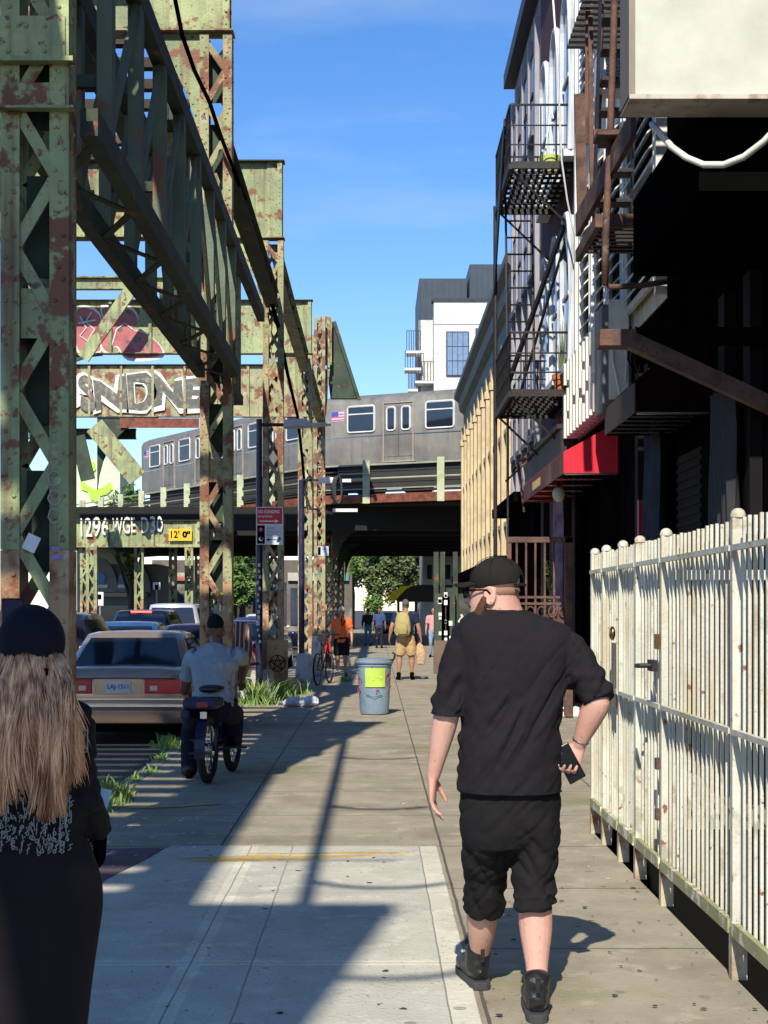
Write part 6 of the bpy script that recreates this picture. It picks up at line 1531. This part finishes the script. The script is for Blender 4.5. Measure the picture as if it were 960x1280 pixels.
# trousers rolled above the calf
m = MB()
mloft(m, [(637,975,62,.165,0),(638,1000,65,.165,0),(638,1030,62,.155,0),(637,1058,58,.135,.02)], seg=32, dome=.2, flat=True)
mloft(m, [(607,1000,30,.13,.0),(607,1040,33,.128,.04),(606,1072,33,.120,.10),(605,1102,30,.108,.17),(605,1122,26.5,.10,.2),(605,1138,25.5,.095,.22)], seg=26, dome=.05)
mloft(m, [(669,1000,30,.13,.0),(670,1040,33,.128,.0),(670,1072,33,.12,.0),(668,1100,30,.11,-.01),(667,1122,27.5,.105,-.02),(667,1136,26,.10,-.02)], seg=26, dome=.05)
# rolled cuffs
for (cx, cy, hw, dy) in ((605,1131,27.5,.22),(605,1119,28,.2),(667.5,1128,29,-.02),(667.5,1115,29.5,-.02)):
    c_ = MP(cx, cy, dy); r = hw*(6+dy)/F-.012
    m.tube([c_+V(r*math.cos(q), r*1.15*math.sin(q), .010*math.sin(q+1)) for q in np.linspace(0,6.28,25)[:-1]], .016, 8, closed=True)
def pant_w(p, n_):
    x, y, z = p
    k = math.exp(-((z-.52)/.16)**2)+.35
    a_ = noise.noise(V(x*6+z*2, y*4, z*8+x*7)); b_ = noise.noise(V(x*9-z*5+4, y*6, z*13-x*9))
    return -.015*k*(1-min(1,abs(a_)*3))**1.4-.006*(1-min(1,abs(b_)*3))+.010*noise.noise(V(x*5,y*5,z*6))+.002*noise.noise(V(*p)*40)
rbuild(m, .007, 'trousers', pantm, man, 2, pant_w)
# boots
leather = mat('black_leather', (.012,.012,.012), .35, bump=(70,.25)); sole_m = mat('grey_rubber_sole', (.04,.042,.042), .8)
for (ank, ground, dr, sh) in ((MP(598,1200,.35), V(PX(598,6.33),6.33,0), (-.16,.98,0), .03), (MP(672,1232,-.10), V(PX(671,5.83),5.83,0), (.05,1,0), .03)):
    d = Vector(dr).normalized(); g = ground
    m = MB()
    m.loft([(*(g+d*-.035+V(0,0,.07)), .032,.05),(*(g+d*.01+V(0,0,.075)), .043,.058),(*(g+d*.07+V(0,0,.075)), .045,.06),(*(g+d*.14+V(0,0,.066)), .05,.05),(*(g+d*.21+V(0,0,.056)), .051,.040),(*(g+d*.265+V(0,0,.05)), .036,.030)], ref=(d.y,-d.x,0), seg=20, sq=.85)
    limb(m, [(g+d*.02+V(0,0,.07), (.048,.058)), (g+d*.01+V(0,0,.12), (.050,.056)), (g+d*.0+V(0,0,.165), (.054,.058))])
    bo = rbuild(m, .006, 'boot', leather, man, 2, lambda p, n_: .003*noise.noise(V(*p)*30)+.004*noise.noise(V(p[0]*12,p[1]*12,p[2]*50)))
    m = MB(); sd = Vector((d.y,-d.x,0)); out = []
    for (a, w_) in ((-.075,.018),(-.065,.034),(-.03,.044),(.05,.044),(.12,.05),(.2,.052),(.26,.042),(.29,.02)): out.append((a, w_))
    poly_ = [(g+d*a+sd*w_) for a, w_ in out]+[(g+d*a-sd*w_) for a, w_ in out[::-1]]
    m.prism([(p.x, p.y) for p in poly_], 'z', .001, .034); m.build('sole', sole_m, bo, bevel=.004)
    m = MB()
    pt = g+d*-.075; m.bar(pt+V(0,0,.12), pt+V(0,0,.175), .016, .006, up=(0,1,0)); m.build('pull_tab', leather, bo)
# cap
M_ = Matrix.Rotation(HY_, 3, 'Z') @ Matrix.Rotation(R(-2), 3, 'X')
m = MB(); m.ell(Th((0,-.012,.142)), .088, .107, .092, 28, 16, mtx=M_)
capm = cloth('black_cap_cotton', (.014,.012,.010))
me = remesh(m, .006, 2, lambda p, n_: .003*noise.noise(V(*p)*22))
# cut the part of the cap below its rim
bm_ = bmesh_new = None
import bmesh
bm_ = bmesh.new(); bm_.from_mesh(me)
pn = M_ @ Vector((0, .10, 1)).normalized(); pc = Th((0,0,.117))
bmesh.ops.bisect_plane(bm_, geom=bm_.verts[:]+bm_.edges[:]+bm_.faces[:], plane_co=pc, plane_no=pn, clear_inner=True)
# half-moon opening at the back of the cap
oc = Th((0,-.118,.132)); dead = [f for f in bm_.faces if ((M_.inverted() @ (f.calc_center_median()-oc)).x/.036)**2+((M_.inverted() @ (f.calc_center_median()-oc)).z/.026)**2 < 1 and (M_.inverted() @ (f.calc_center_median()-oc)).z > -.008 and (M_.inverted() @ (f.calc_center_median()-oc)).y < .05]
bmesh.ops.delete(bm_, geom=dead, context='FACES'); bm_.to_mesh(me); bm_.free()
me.transform(Matrix.Translation(-man.location)); me.materials.clear(); me.materials.append(capm)
cap = link(me, 'cap', man, True); so_ = cap.modifiers.new('thick', 'SOLIDIFY'); so_.thickness = .003
m = MB(); N_ = 13; top = []; 
for i, x in enumerate(lin(-.078,.078,N_)):
    q = max(0, 1-(x/.079)**2); top.append((Th((x, .085+.072*q**.5, .128-.012*(x/.078)**2*0+ .004 - .018*(x/.078)**2)), Th((x, .045+.03*q, .137-.015*(x/.078)**2))))
vs = [a for a, b_ in top]+[b_ for a, b_ in top]; vs += [v+V(0,0,.005) for v in vs]; fs = []; n2 = N_*2
for i in range(N_-1): fs += [(i,N_+i,N_+i+1,i+1),(n2+i,n2+i+1,n2+N_+i+1,n2+N_+i),(i,i+1,n2+i+1,n2+i)]
m.add(vs, fs); m.build('brim', capm, cap, smooth=True)
m = MB(); m.tube([Th((.05*math.sin(a), -.012-.107*math.cos(a)+0, .119)) if False else Th((.089*math.sin(a), -.012-.108*math.cos(a), .119)) for a in np.linspace(-.6,.6,9)], .006, 6); m.build('strap', capm, cap)
MB().ell(Th((0,-.01,.236)), .009,.009,.005).build('button', capm, cap)
m = MB()
for k in range(6):
    a = k*math.pi/3+.5; m.tube([Th((.0885*math.sin(q)*math.sin(a), -.012+.1075*math.sin(q)*math.cos(a), .142+.0920*math.cos(q))) for q in np.linspace(.1,1.72,9)], .0012, 4)
m.build('seam', capm, cap)
# hair under the cap, beard, glasses
hairm = mat('brown_beard_hair', (.09,.035,.015), .8, bump=(150,.6)); m = MB()
for sg_ in (-1,1):
    m.loft([(*Th((sg_*.066,.014,.080)), .010,.022),(*Th((sg_*.066,.028,.045)), .017,.036),(*Th((sg_*.054,.046,.008)), .024,.038),(*Th((sg_*.025,.082,-.008)), .022,.024),(*Th((0,.092,-.012)), .024,.026)], ref=(1,0,0), seg=12)
m.ell(Th((0,.080,.0)), .034,.030,.030, mtx=M_); m.tube([Th((-.035,.082,.044)), Th((0,.099,.050)), Th((.035,.082,.044))], [.007,.009,.007], 8)
rbuild(m, .005, 'beard', hairm, man, 1, lambda p, n_: .003*noise.noise(V(*p)*90))
m = MB()
for k in range(3): pass
m.ell(Th((0,-.02,.10)), .0745,.0835,.04, 20, 10, mtx=M_); m.build('hair', mat('cropped_hair', (.32,.17,.11), .8, bump=(200,.5)), man, smooth=True)
g_ = MB()
for sg_ in (-1,1):
    g_.tube([Th((sg_*.033+.027*math.cos(q), .108-.006*abs(math.cos(q)), .098+.019*math.sin(q))) for q in np.linspace(0,6.28,15)[:-1]], .0025, 6, closed=True)
    g_.tube([Th((sg_*.062,.100,.106)), Th((sg_*.078,.05,.106)), Th((sg_*.080,.0,.104)), Th((sg_*.079,-.012,.09))], .0035, 6)
g_.tube([Th((-.008,.112,.102)), Th((.008,.112,.102))], .003, 6)
gl = g_.build('glasses', black, man, smooth=True)
m = MB()
for sg_ in (-1,1): m.ell(Th((sg_*.033,.105,.098)), .024,.002,.017, mtx=M_)
m.build('lens', mat('grey_lens', (.10,.11,.12), .05, 0), gl, smooth=True)
m = MB()
for sg_ in (-1,1): m.ell(Th((sg_*.031,.082,.098)), .012,.008,.009, mtx=M_)
m.build('eyes', white_m, man, smooth=True)
m = MB(); m.ell(Th((-.077,-.012,.060)), .004,.004,.004); m.build('earring', chrome, man)
m = MB(); bc = R_el.lerp(R_wr,.88); ax = (R_wr-R_el).normalized(); u = ax.orthogonal().normalized(); w2 = ax.cross(u)
m.tube([bc+u*.033*math.cos(q)+w2*.033*math.sin(q) for q in np.linspace(0,6.28,19)[:-1]], .0022, 5, closed=True); m.build('bracelet', chrome, man)

# ---- blonde woman at the left edge
WD = 4.2
def WP(px, py, dy=0): return V((px-470)*(WD+dy)/F, WD+dy, EYE-(py-762)*(WD+dy)/F)
wo = thing('person', 'woman with long blonde hair, dark backwards cap and black patterned jacket, at the left edge', 'person', (-.95, WD, 0))
def wl(m, keys, **k):
    m.loft([(*WP(px,py,dy), hw*(WD+dy)/F, ry) for (px,py,hw,ry,dy) in keys], **k)
m = MB(); TW = head_geo(m, WP(41,855,.02), R(4), R(4), .98)
wl(m, [(42,885,26,.06,0),(41,850,22,.05,0),(41,820,22,.05,.01)])
wl(m, [(38,900,70,.09,0),(38,1000,62,.11,0),(42,1080,66,.12,0)])
wr0 = WP(124,1040,.10)
limb(m, [(WP(96,915,.02),.035),(WP(106,985,-.02),.034),(WP(116,1010,.03),.032),(wr0,.028)])
hand_geo(m, wr0, (.0,.4,-1), (-1,0,0), (0,1,0), .92, .5)
# left arm lifted in front holding up the phone
wl_l = WP(8,838,.52)
limb(m, [(WP(-32,905,0),.05),(WP(-60,985,.18),.044),(WP(-25,905,.42),.036),(wl_l,.027)])
hand_geo(m, wl_l, (.1,.05,1), (.1,-1,0), (1,0,0), .92, .45)
limb(m, [(WP(5,1100),.09),(WP(10,1280),.07),(WP(10,1430),.05),(V(-1.02,WD,.1),.04)]); limb(m, [(WP(80,1100),.09),(WP(76,1280),.07),(WP(72,1430),.05),(V(-.86,WD,.1),.04)])
rbuild(m, .006, 'body', skin, wo, 2)
m = MB(); hand_geo(m, wr0, (.0,.4,-1), (-1,0,0), (0,1,0), 1.0, .5); rbuild(m, .005, 'glove', black, wo, 1, lambda p, n_: .0015)
jm = cloth('black_jacket', (.010,.009,.010)); m = MB()
wl(m, [(41,868,30,.065,0),(40,878,62,.09,0),(38,892,78,.105,0),(38,930,80,.12,0),(38,980,72,.12,0),(38,1020,68,.12,0),(38,1058,70,.13,0)], seg=32, dome=.1, sq=.9, flat=True)
wl(m, [(86,897,24,.07,0),(96,925,23,.066,-.01),(104,965,22,.060,-.02),(111,998,22,.054,.0),(118,1022,22,.052,.07),(123,1043,20,.048,.1)], seg=18)
wl(m, [(-26,893,26,.07,0),(-45,940,22,.065,.08),(-60,985,20,.06,.18),(-40,940,18,.055,.32),(-20,895,15,.05,.43)], seg=18)
rbuild(m, .008, 'jacket', jm, wo, 3, lambda p, n_: -.012*(1-min(1,abs(noise.noise(V(p[0]*8,p[1]*7,p[2]*13)))*3))+.008*noise.noise(V(*p)*9))
# white printed scribble pattern on the back of the jacket
m = MB(); rr = random.Random(17)
bx_, bry = WP(38,1000).x, .128
def back(x, z): 
    q = max(.05, 1-((x-bx_)/.168)**2) ; return WD-bry*q**.42-.007
for k in range(420):
    x = bx_+rr.uniform(-.13,.135); z = rr.uniform(PZ(1058,WD), PZ(965,WD)); l = rr.uniform(.005,.022); kk = rr.random()
    y = back(x, z)-.004
    if kk < .6: m.tube([(x,y,z),(x+rr.uniform(-.003,.003),y,z+l)], .0012, 4)
    elif kk < .8: m.tube([(x+.004*math.cos(q),y,z+.005*math.sin(q)) for q in np.linspace(0,6.28,9)[:-1]], .0014, 4, closed=True)
    else: m.tube([(x,y,z),(x+.008,y,z+.006),(x+.003,y,z+.014),(x+.012,y,z+.018)], .0014, 4)
for px in (86, 3): m.tube([(PX(px,WD), back(PX(px,WD),0)-.005, PZ(y,WD)) for y in (985,1010,1035,1055)], .0015, 4)
ink = mat('white_jacket_ink', (.26,.27,.26), .7); m.build('printed_pattern', ink, wo)
m = MB(); c_ = WP(101,926,-.085)
for (a, b_) in (((-.018,.03),(.018,.03)),((.018,.03),(.018,-.03)),((.018,-.03),(-.018,-.03)),((-.018,-.03),(-.018,.03)),((-.008,.02),(-.008,-.02)),((.0,.02),(.0,-.022)),((.009,.018),(.009,-.02))): m.tube([c_+V(a[0],0,a[1]), c_+V(b_[0],0,b_[1])], .0018, 4)
m.build('sleeve_patch', ink, wo)
m = MB()
wl(m, [(40,1048,66,.12,0),(42,1075,76,.135,0),(43,1120,83,.145,0),(42,1180,78,.14,0),(40,1280,68,.13,0),(40,1400,66,.13,0),(40,1425,66,.13,0)], seg=32, dome=.1)
rbuild(m, .009, 'skirt', cloth('black_skirt', (.012,.009,.011)), wo, 3, lambda p, n_: .010*noise.noise(V(p[0]*6,p[1]*6,p[2]*5)))
for x in (-1.02,-.86):
    m = MB(); shoe_geo(m, V(x,WD,.1), V(x,WD-.04,0), (0,1,0), .95, .04); rbuild(m, .008, 'boot', leather, wo, 1)
# cap: two-layer backwards baseball cap
MW = Matrix.Rotation(R(4), 3, 'Z') @ Matrix.Rotation(R(4), 3, 'X')
m = MB(); m.ell(TW((0,-.012,.118)), .092, .108, .108, 28, 16, mtx=MW); me = remesh(m, .006, 2, lambda p, n_: .0025*noise.noise(V(*p)*25))
bm_ = bmesh.new(); bm_.from_mesh(me); bmesh.ops.bisect_plane(bm_, geom=bm_.verts[:]+bm_.edges[:]+bm_.faces[:], plane_co=TW((0,0,.050)), plane_no=V(0,.18,1).normalized(), clear_inner=True)
oc = TW((.0,-.100,.078)); dead = [f for f in bm_.faces if ((f.calc_center_median()-oc).x/.032)**2+((f.calc_center_median()-oc).z/.022)**2 < 1 and (f.calc_center_median()-oc).y < .06]
bmesh.ops.delete(bm_, geom=dead, context='FACES'); bm_.to_mesh(me); bm_.free()
me.transform(Matrix.Translation(-wo.location)); me.materials.clear(); me.materials.append(cloth('navy_cap_cotton', (.008,.008,.016)))
wcap = link(me, 'cap', wo, True); so_ = wcap.modifiers.new('thick', 'SOLIDIFY'); so_.thickness = .003
m = MB(); m.tube([TW((.093*math.sin(a), -.012-.106*math.cos(a), .054)) for a in np.linspace(-.8,.8,11)], .007, 6); m.build('strap', MATS['navy_cap_cotton'], wcap)
m = MB(); rr = random.Random(4)
m.box(*(lambda c: (c.x-.02,c.x+.03,c.y-.004,c.y+.004,c.z-.011,c.z+.011))(TW((.03,-.118,.046)))); m.build('clasp', black, wcap)
# hair: many tapering locks
hm = mat('blonde_hair', (.50,.33,.19), .45, spec=.4)
ntn = hm.node_tree; gN = ntn.nodes.new('ShaderNodeNewGeometry'); mp = ntn.nodes.new('ShaderNodeMapping'); mp.inputs['Scale'].default_value = (60,60,2.2); nzz = ntn.nodes.new('ShaderNodeTexNoise'); nzz.inputs['Scale'].default_value = 1; nzz.inputs['Detail'].default_value = 4
cr_ = ntn.nodes.new('ShaderNodeValToRGB'); cr_.color_ramp.elements[0].color = (.26,.10,.05,1); cr_.color_ramp.elements[0].position = .32; cr_.color_ramp.elements[1].color = (.95,.62,.34,1); cr_.color_ramp.elements[1].position = .66
e_ = cr_.color_ramp.elements.new(.48); e_.color = (.62,.32,.17,1)
ntn.links.new(gN.outputs['Position'], mp.inputs[0]); ntn.links.new(mp.outputs[0], nzz.inputs['Vector']); ntn.links.new(nzz.outputs['Fac'], cr_.inputs[0]); ntn.links.new(cr_.outputs[0], ntn.nodes['Principled BSDF'].inputs['Base Color'])
m = MB(); rr = random.Random(31)
hc = TW((0,-.012,.10))
for k in range(3300):
    a = rr.uniform(-2.0, 2.0)                      # angle round the back of the head; 0 = straight back
    if rr.random() < .5: a *= .75
    rad = rr.uniform(.066,.084)
    p0 = hc+V(rad*math.sin(a), -rad*1.15*math.cos(a), rr.uniform(-.03,.0))
    side = math.sin(a)
    # two main falls with a parting between, ends at different heights
    cl = round(side*5+rr.gauss(0,.3))/5
    tgt = (.155*side+.018*math.sin(cl*9)) ; tgt += .010*rr.gauss(0,1)
    if abs(tgt-.02) < .035 and rr.random() < .75: tgt += .05*(1 if tgt > .02 else -1)
    endz = PZ(1000,WD)+.30*max(0, abs(tgt)-.10)+rr.uniform(-.0,.09)+.05*math.sin(cl*13)
    if tgt > .14: endz = max(endz, PZ(rr.uniform(900,980),WD))
    y1 = WD-.135-.02*rr.random()+.10*max(0, abs(tgt)-.10)/.1*.5
    ph1, ph2 = cl*7, rr.uniform(0,6.28); pts = []; rs = []
    for i in range(12):
        q = i/11; z = p0.z+(endz-p0.z)*q
        e = q**.8
        x = p0.x+(hc.x+tgt-p0.x)*e+.014*math.sin(q*7+ph1)*q+.0015*math.sin(q*11+ph2)-.05*max(0,q-.55)**1.2*(1 if tgt>.1 else 0)
        y = p0.y+(y1-p0.y)*min(1, q*1.7)**1.0+.011*math.sin(q*7+ph1*1.3)*q-.012*math.sin(math.pi*min(1,q*1.3))*math.cos(a)
        pts.append((x,y,z)); rs.append(.0025*(1-.1*q) if q < .7 else .0025*max(0,1-(q-.7)/.3)**.8*.93+.0003)
    m.tube(pts, rs, 3)
wl(m, [(41,838,30,.055,-.02),(38,880,46,.06,-.05),(38,930,48,.05,-.085),(30,965,34,.03,-.11),(30,985,14,.015,-.12)], seg=20)
m.build('hair', hm, wo, smooth=True)
ph = MB().box(-.037,.037,-.004,.004,-.077,.077).build('phone', MATS['phone_black'], None, bevel=.008); ph.location = WP(17,778,.62)+V(0,0,-.0); ph.rotation_euler = (R(6),0,R(-4)); tag(ph, 'black phone held up above the head of the blonde woman', 'phone')
MB().box(-.034,.034,-.0052,-.0042,-.072,.072).build('screen', mat('dark_blue_screen', (.01,.012,.05), .1), ph, world=False)
o = MB().box(-.03,.03,-.006,.006,-.045,.045).build('paper', mat('pale_blue_paper', (.35,.55,.70), .6), None); o.location = WP(122,1004,.16); o.rotation_euler = (0,R(15),R(10)); tag(o, 'pale blue paper tucked at the side of the blonde woman', 'paper')

# ---- cyclist
CD = 14.0
def CP(px, py, dy=0): return V((px-470)*(CD+dy)/F, CD+dy, EYE-(py-762)*(CD+dy)/F)
cl0 = V(-1.52, CD, 0)
def CL(px, py, dy=0): return CP(px, py, dy)-cl0
J = dict(neck=CL(271,806,.12), head=CL(269,802,.17), chest=CL(265,840,.0), sl=CL(240,822,.08), sr=CL(297,820,.08), el=CL(231,862,.3), er=CL(307,826,.34), wl=CL(236,860,.62), wr=CL(302,852,.6),
         pel=CL(265,884,-.08), hl=CL(252,888,-.05), hr=CL(278,888,-.05), kl=CL(238,914,.38), kr=CL(294,896,.36), al=CL(236,966,.12), ar=CL(291,930,.18))
hair_d = mat('black_hair', (.01,.009,.009), .7, bump=(120,.5))
t, j, T = figure('cyclist in a blue grey tee and dark trousers seen from behind, one foot down', tuple(cl0), 0, J, dict(shirt=cloth('blue_grey_tee', (.30,.35,.39)), pants=cloth('dark_navy_trousers', (.014,.014,.03)), skin=skin_dark, hair=(cloth('black_durag', (.008,.008,.010)), 'hair'), hem=PZ(884,CD), sleeve=.62, bulk=1.18, leg=1.0, leg_r=1.15, lift_r=.30, head_s=1.1, head_tilt=R(-12), voxel=.008, shirt_wrinkle=.012,
    foot_l=V(-.1,1,0), foot_r=V(.2,1,0), hand_dir_l=V(0,1,-.2), hand_dir_r=V(0,1,-.2), palm_l=V(0,0,-1), palm_r=V(0,0,-1), thumb_l=V(1,0,0), thumb_r=V(-1,0,0), curl_l=.7, curl_r=.7))
eb = thing('electric_bike', 'dark blue electric bike with rear rack and fender under the cyclist', 'bike', (-1.53, 13.62, 0), R(-7))
bluep = mat('dark_blue_bike_paint', (.008,.012,.045), .35, .2)
for yy in (.10, 1.12):
    m = MB(); wheel(m, (0,yy,.31), .275, .03, (0,1,0), tyre=.038); wl_ = m.build('wheel', rubber, eb, world=False, smooth=True)
    m = MB(); wheel(m, (0,yy,.31), .225, .02, (0,1,0), tyre=.016); m.tube([(-.05,yy,.31),(.05,yy,.31)], .055, 14)
    for k in range(12): q = 2*math.pi*k/12; m.tube([(.02*(-1)**k,yy,.31),(0,yy+.22*math.cos(q),.31+.22*math.sin(q))], .003, 3)
    m.build('rim', chrome, wl_, world=False)
m = MB()
for a, b_, r in (((-.06,.1,.31),(-.05,.45,.34),.018),((.06,.1,.31),(.05,.45,.34),.018),((-.06,.1,.31),(-.04,.36,.72),.015),((.06,.1,.31),(.04,.36,.72),.015),((0,.50,.30),(0,.36,.80),.022),((0,.50,.32),(0,.95,.62),.045),((0,.93,.80),(0,.97,.60),.03),((-.07,1.12,.31),(-.06,.98,.72),.02),((.07,1.12,.31),(.06,.98,.72),.02),((0,.96,.7),(0,.90,1.02),.02)): m.tube([a, b_], r, 8)
m.tube([(-.18,.5,.24),(.18,.5,.30)], .014, 6); m.build('frame', bluep, eb, world=False, smooth=True)
m = MB(); pts = [(0, .1+.335*math.cos(q), .31+.335*math.sin(q)) for q in np.linspace(R(25), R(190), 12)]
for a, b_ in zip(pts[:-1], pts[1:]): m.bar(a, b_, .085, .008, up=(1,0,0)) if False else m.bar(a, b_, .09, .008)
m.build('fender', bluep, eb, world=False)
m = MB(); m.box(-.19,.12,-.10,.30,.68,.78); m.box(-.22,-.13,-.06,.26,.58,.68); m.build('rack_bag', mat('navy_bag', (.015,.02,.06), .6), eb, world=False, bevel=.03)
m = MB(); m.loft([(0,.14,.845,.09,.03),(0,.28,.855,.12,.04),(0,.45,.85,.07,.035),(0,.55,.84,.04,.03)], ref=(1,0,0)); m.build('saddle', mat('black_vinyl', (.015,.015,.015), .4), eb, world=False, smooth=True)
MB().box(-.05,.05,-.115,-.101,.70,.745).build('tail_lamp', mat('dull_red_lens', (.25,.01,.01), .3), eb, world=False)
MB().box(-.02,.04,-.11,-.101,.60,.66).build('reflector', chrome, eb, world=False)
m = MB(); m.tube([(-.33,.78,1.06),(-.12,.86,1.03),(.12,.86,1.03),(.33,.78,1.06)], .014, 7); m.build('handlebar', iron, eb, world=False, smooth=True)
m = MB(); m.box(.17,.27,.46,.54,.285,.305); m.box(-.27,-.17,.46,.54,.225,.245); m.build('pedal', iron, eb, world=False)

# ---- man in orange, facing the camera
D = 35.9
t, j, T = figure('man in a bright orange tee, black shorts and white cap walking toward the camera', (PX(427,D), D, 0), R(180), dict(kl=(-.10,.10,.50), al=(-.10,.16,.09), kr=(.10,.06,.50), ar=(.10,-.16,.14), wl=(-.26,.10,.86), wr=(.27,.0,.88)),
    dict(shirt=cloth('orange_tee', (.85,.17,.05)), pants=cloth('black_shorts', (.012,.012,.014)), skin=skin_red, hair=(cloth('white_cap', (.6,.56,.52)), 'cap'), sleeve=.62, leg=.46, leg_r=1.15, scale=.94, hem=.84, head_tilt=R(-10), face=True, shoe=mat('black_white_shoe', (.05,.05,.05), .6), bulk=1.08))
m = MB(); m.tube([(-.09,.125,1.33),(-.02,.155,1.18),(-.0,.14,1.28),(.0,.11,1.37)], .012, 6); m.build('necklace', black, t, world=False)
# ---- backpacker
D = 33.9
t, j, T = figure('man with grey cropped hair in navy tee and khaki shorts walking away with a backpack', (PX(507,D), D, 0), 0, dict(sl=(-.205,0,1.40), sr=(.205,0,1.40), el=(-.30,-.03,1.15), wl=(-.345,.02,.93), er=(.28,-.02,1.13), wr=(.33,.03,.90), al=(-.15,-.02,.09), kl=(-.13,.02,.5), ar=(.14,.04,.09), kr=(.13,.04,.5)),
    dict(shirt=cloth('navy_tee', (.02,.025,.07)), pants=cloth('khaki_shorts', (.50,.34,.18)), skin=skin_red, hair=(mat('grey_cropped_hair', (.10,.09,.09), .8), 'short'), sleeve=.6, leg=.44, leg_r=1.2, scale=1.03, bulk=1.12, shaft=.06, hem=.93, curl_r=.8))
bp = thing('backpack', 'khaki backpack with straps on the back of the man in navy', 'backpack', (PX(504,D), D-.2, 1.1)); kb = cloth('khaki_nylon', (.42,.35,.15))
m = MB(); c_ = V(PX(503,D), D-.235, 0)
m.loft([(c_.x,c_.y,1.00,.15,.08),(c_.x,c_.y,1.12,.18,.12),(c_.x,c_.y,1.30,.17,.12),(c_.x,c_.y+.02,1.45,.13,.09),(c_.x,c_.y+.03,1.50,.07,.05)], seg=24, sq=.7); rbuild(m, .012, 'bag', kb, bp, 2, lambda p, n_: .010*noise.noise(V(*p)*14))
m = MB(); m.loft([(c_.x,c_.y-.10,1.03,.10,.05),(c_.x,c_.y-.11,1.15,.12,.06),(c_.x,c_.y-.10,1.24,.09,.04)], seg=16, sq=.7); m.build('pocket', cloth('khaki_pocket', (.36,.30,.13)), bp, smooth=True)
m = MB()
for sg_ in (-1,1): m.tube([(c_.x+sg_*.09,c_.y+.06,1.46),(c_.x+sg_*.13,c_.y+.2,1.53),(c_.x+sg_*.15,c_.y+.33,1.40),(c_.x+sg_*.17,c_.y+.24,1.1),(c_.x+sg_*.14,c_.y+.1,1.03)], .022, 6)
m.tube([(c_.x-.04,c_.y,1.49),(c_.x,c_.y,1.55),(c_.x+.04,c_.y,1.49)], .012, 6); m.build('strap', kb, bp, smooth=True)
pb = MB(); bxp = V(PX(526,D), D+.02, 0); pb.loft([(bxp.x,bxp.y,.36,.095,.06),(bxp.x,bxp.y,.55,.11,.07),(bxp.x-.02,bxp.y,.74,.08,.04),(bxp.x-.03,bxp.y,.82,.03,.02)], sq=.6)
o = rbuild(pb, .012, 'shopping_bag', cloth('tan_bag', (.50,.33,.20)), None, 1, lambda p, n_: .015*noise.noise(V(*p)*16)); tag(o, 'tan shopping bag hanging from the right hand of the backpacker', 'bag')
# ---- people farther on
def far(px, D, yaw, label, sh, pn, hr, sc_=.97, fs=skin_red, **k):
    figure(label, (PX(px,D), D, 0), yaw, dict(al=(-.10,.14,.09), kl=(-.10,.1,.5), ar=(.10,-.12,.11)), dict(shirt=sh, pants=pn, skin=fs, hair=(hr,'hair'), scale=sc_, leg=1.0, voxel=.016, group='people walking beyond the bridge', **k))
jean = cloth('blue_jeans', (.06,.14,.27))
far(460, 66, 0, 'distant person in black top and blue jeans left of the bridge opening', cloth('black_top', (.015,.015,.015)), jean, hair_d, .93, skin_dark, sleeve=1.7)
far(474, 62, R(180), 'distant person in blue top right of the one in blue jeans', cloth('blue_top', (.05,.08,.2)), cloth('dark_trousers', (.02,.02,.03)), hair_d, .95, skin_dark)
# far(482, 70, 0, 'distant person in purple shirt behind the trash can line', cloth('purple_top', (.16,.08,.25)), cloth('grey_trousers', (.08,.08,.1)), hair_d, .95, skin_dark)
far(542, 50, R(180), 'distant person in pink top and pale jeans by the green hoarding', cloth('pink_top', (.6,.3,.3)), cloth('pale_jeans', (.25,.35,.5)), hair_d, .95)
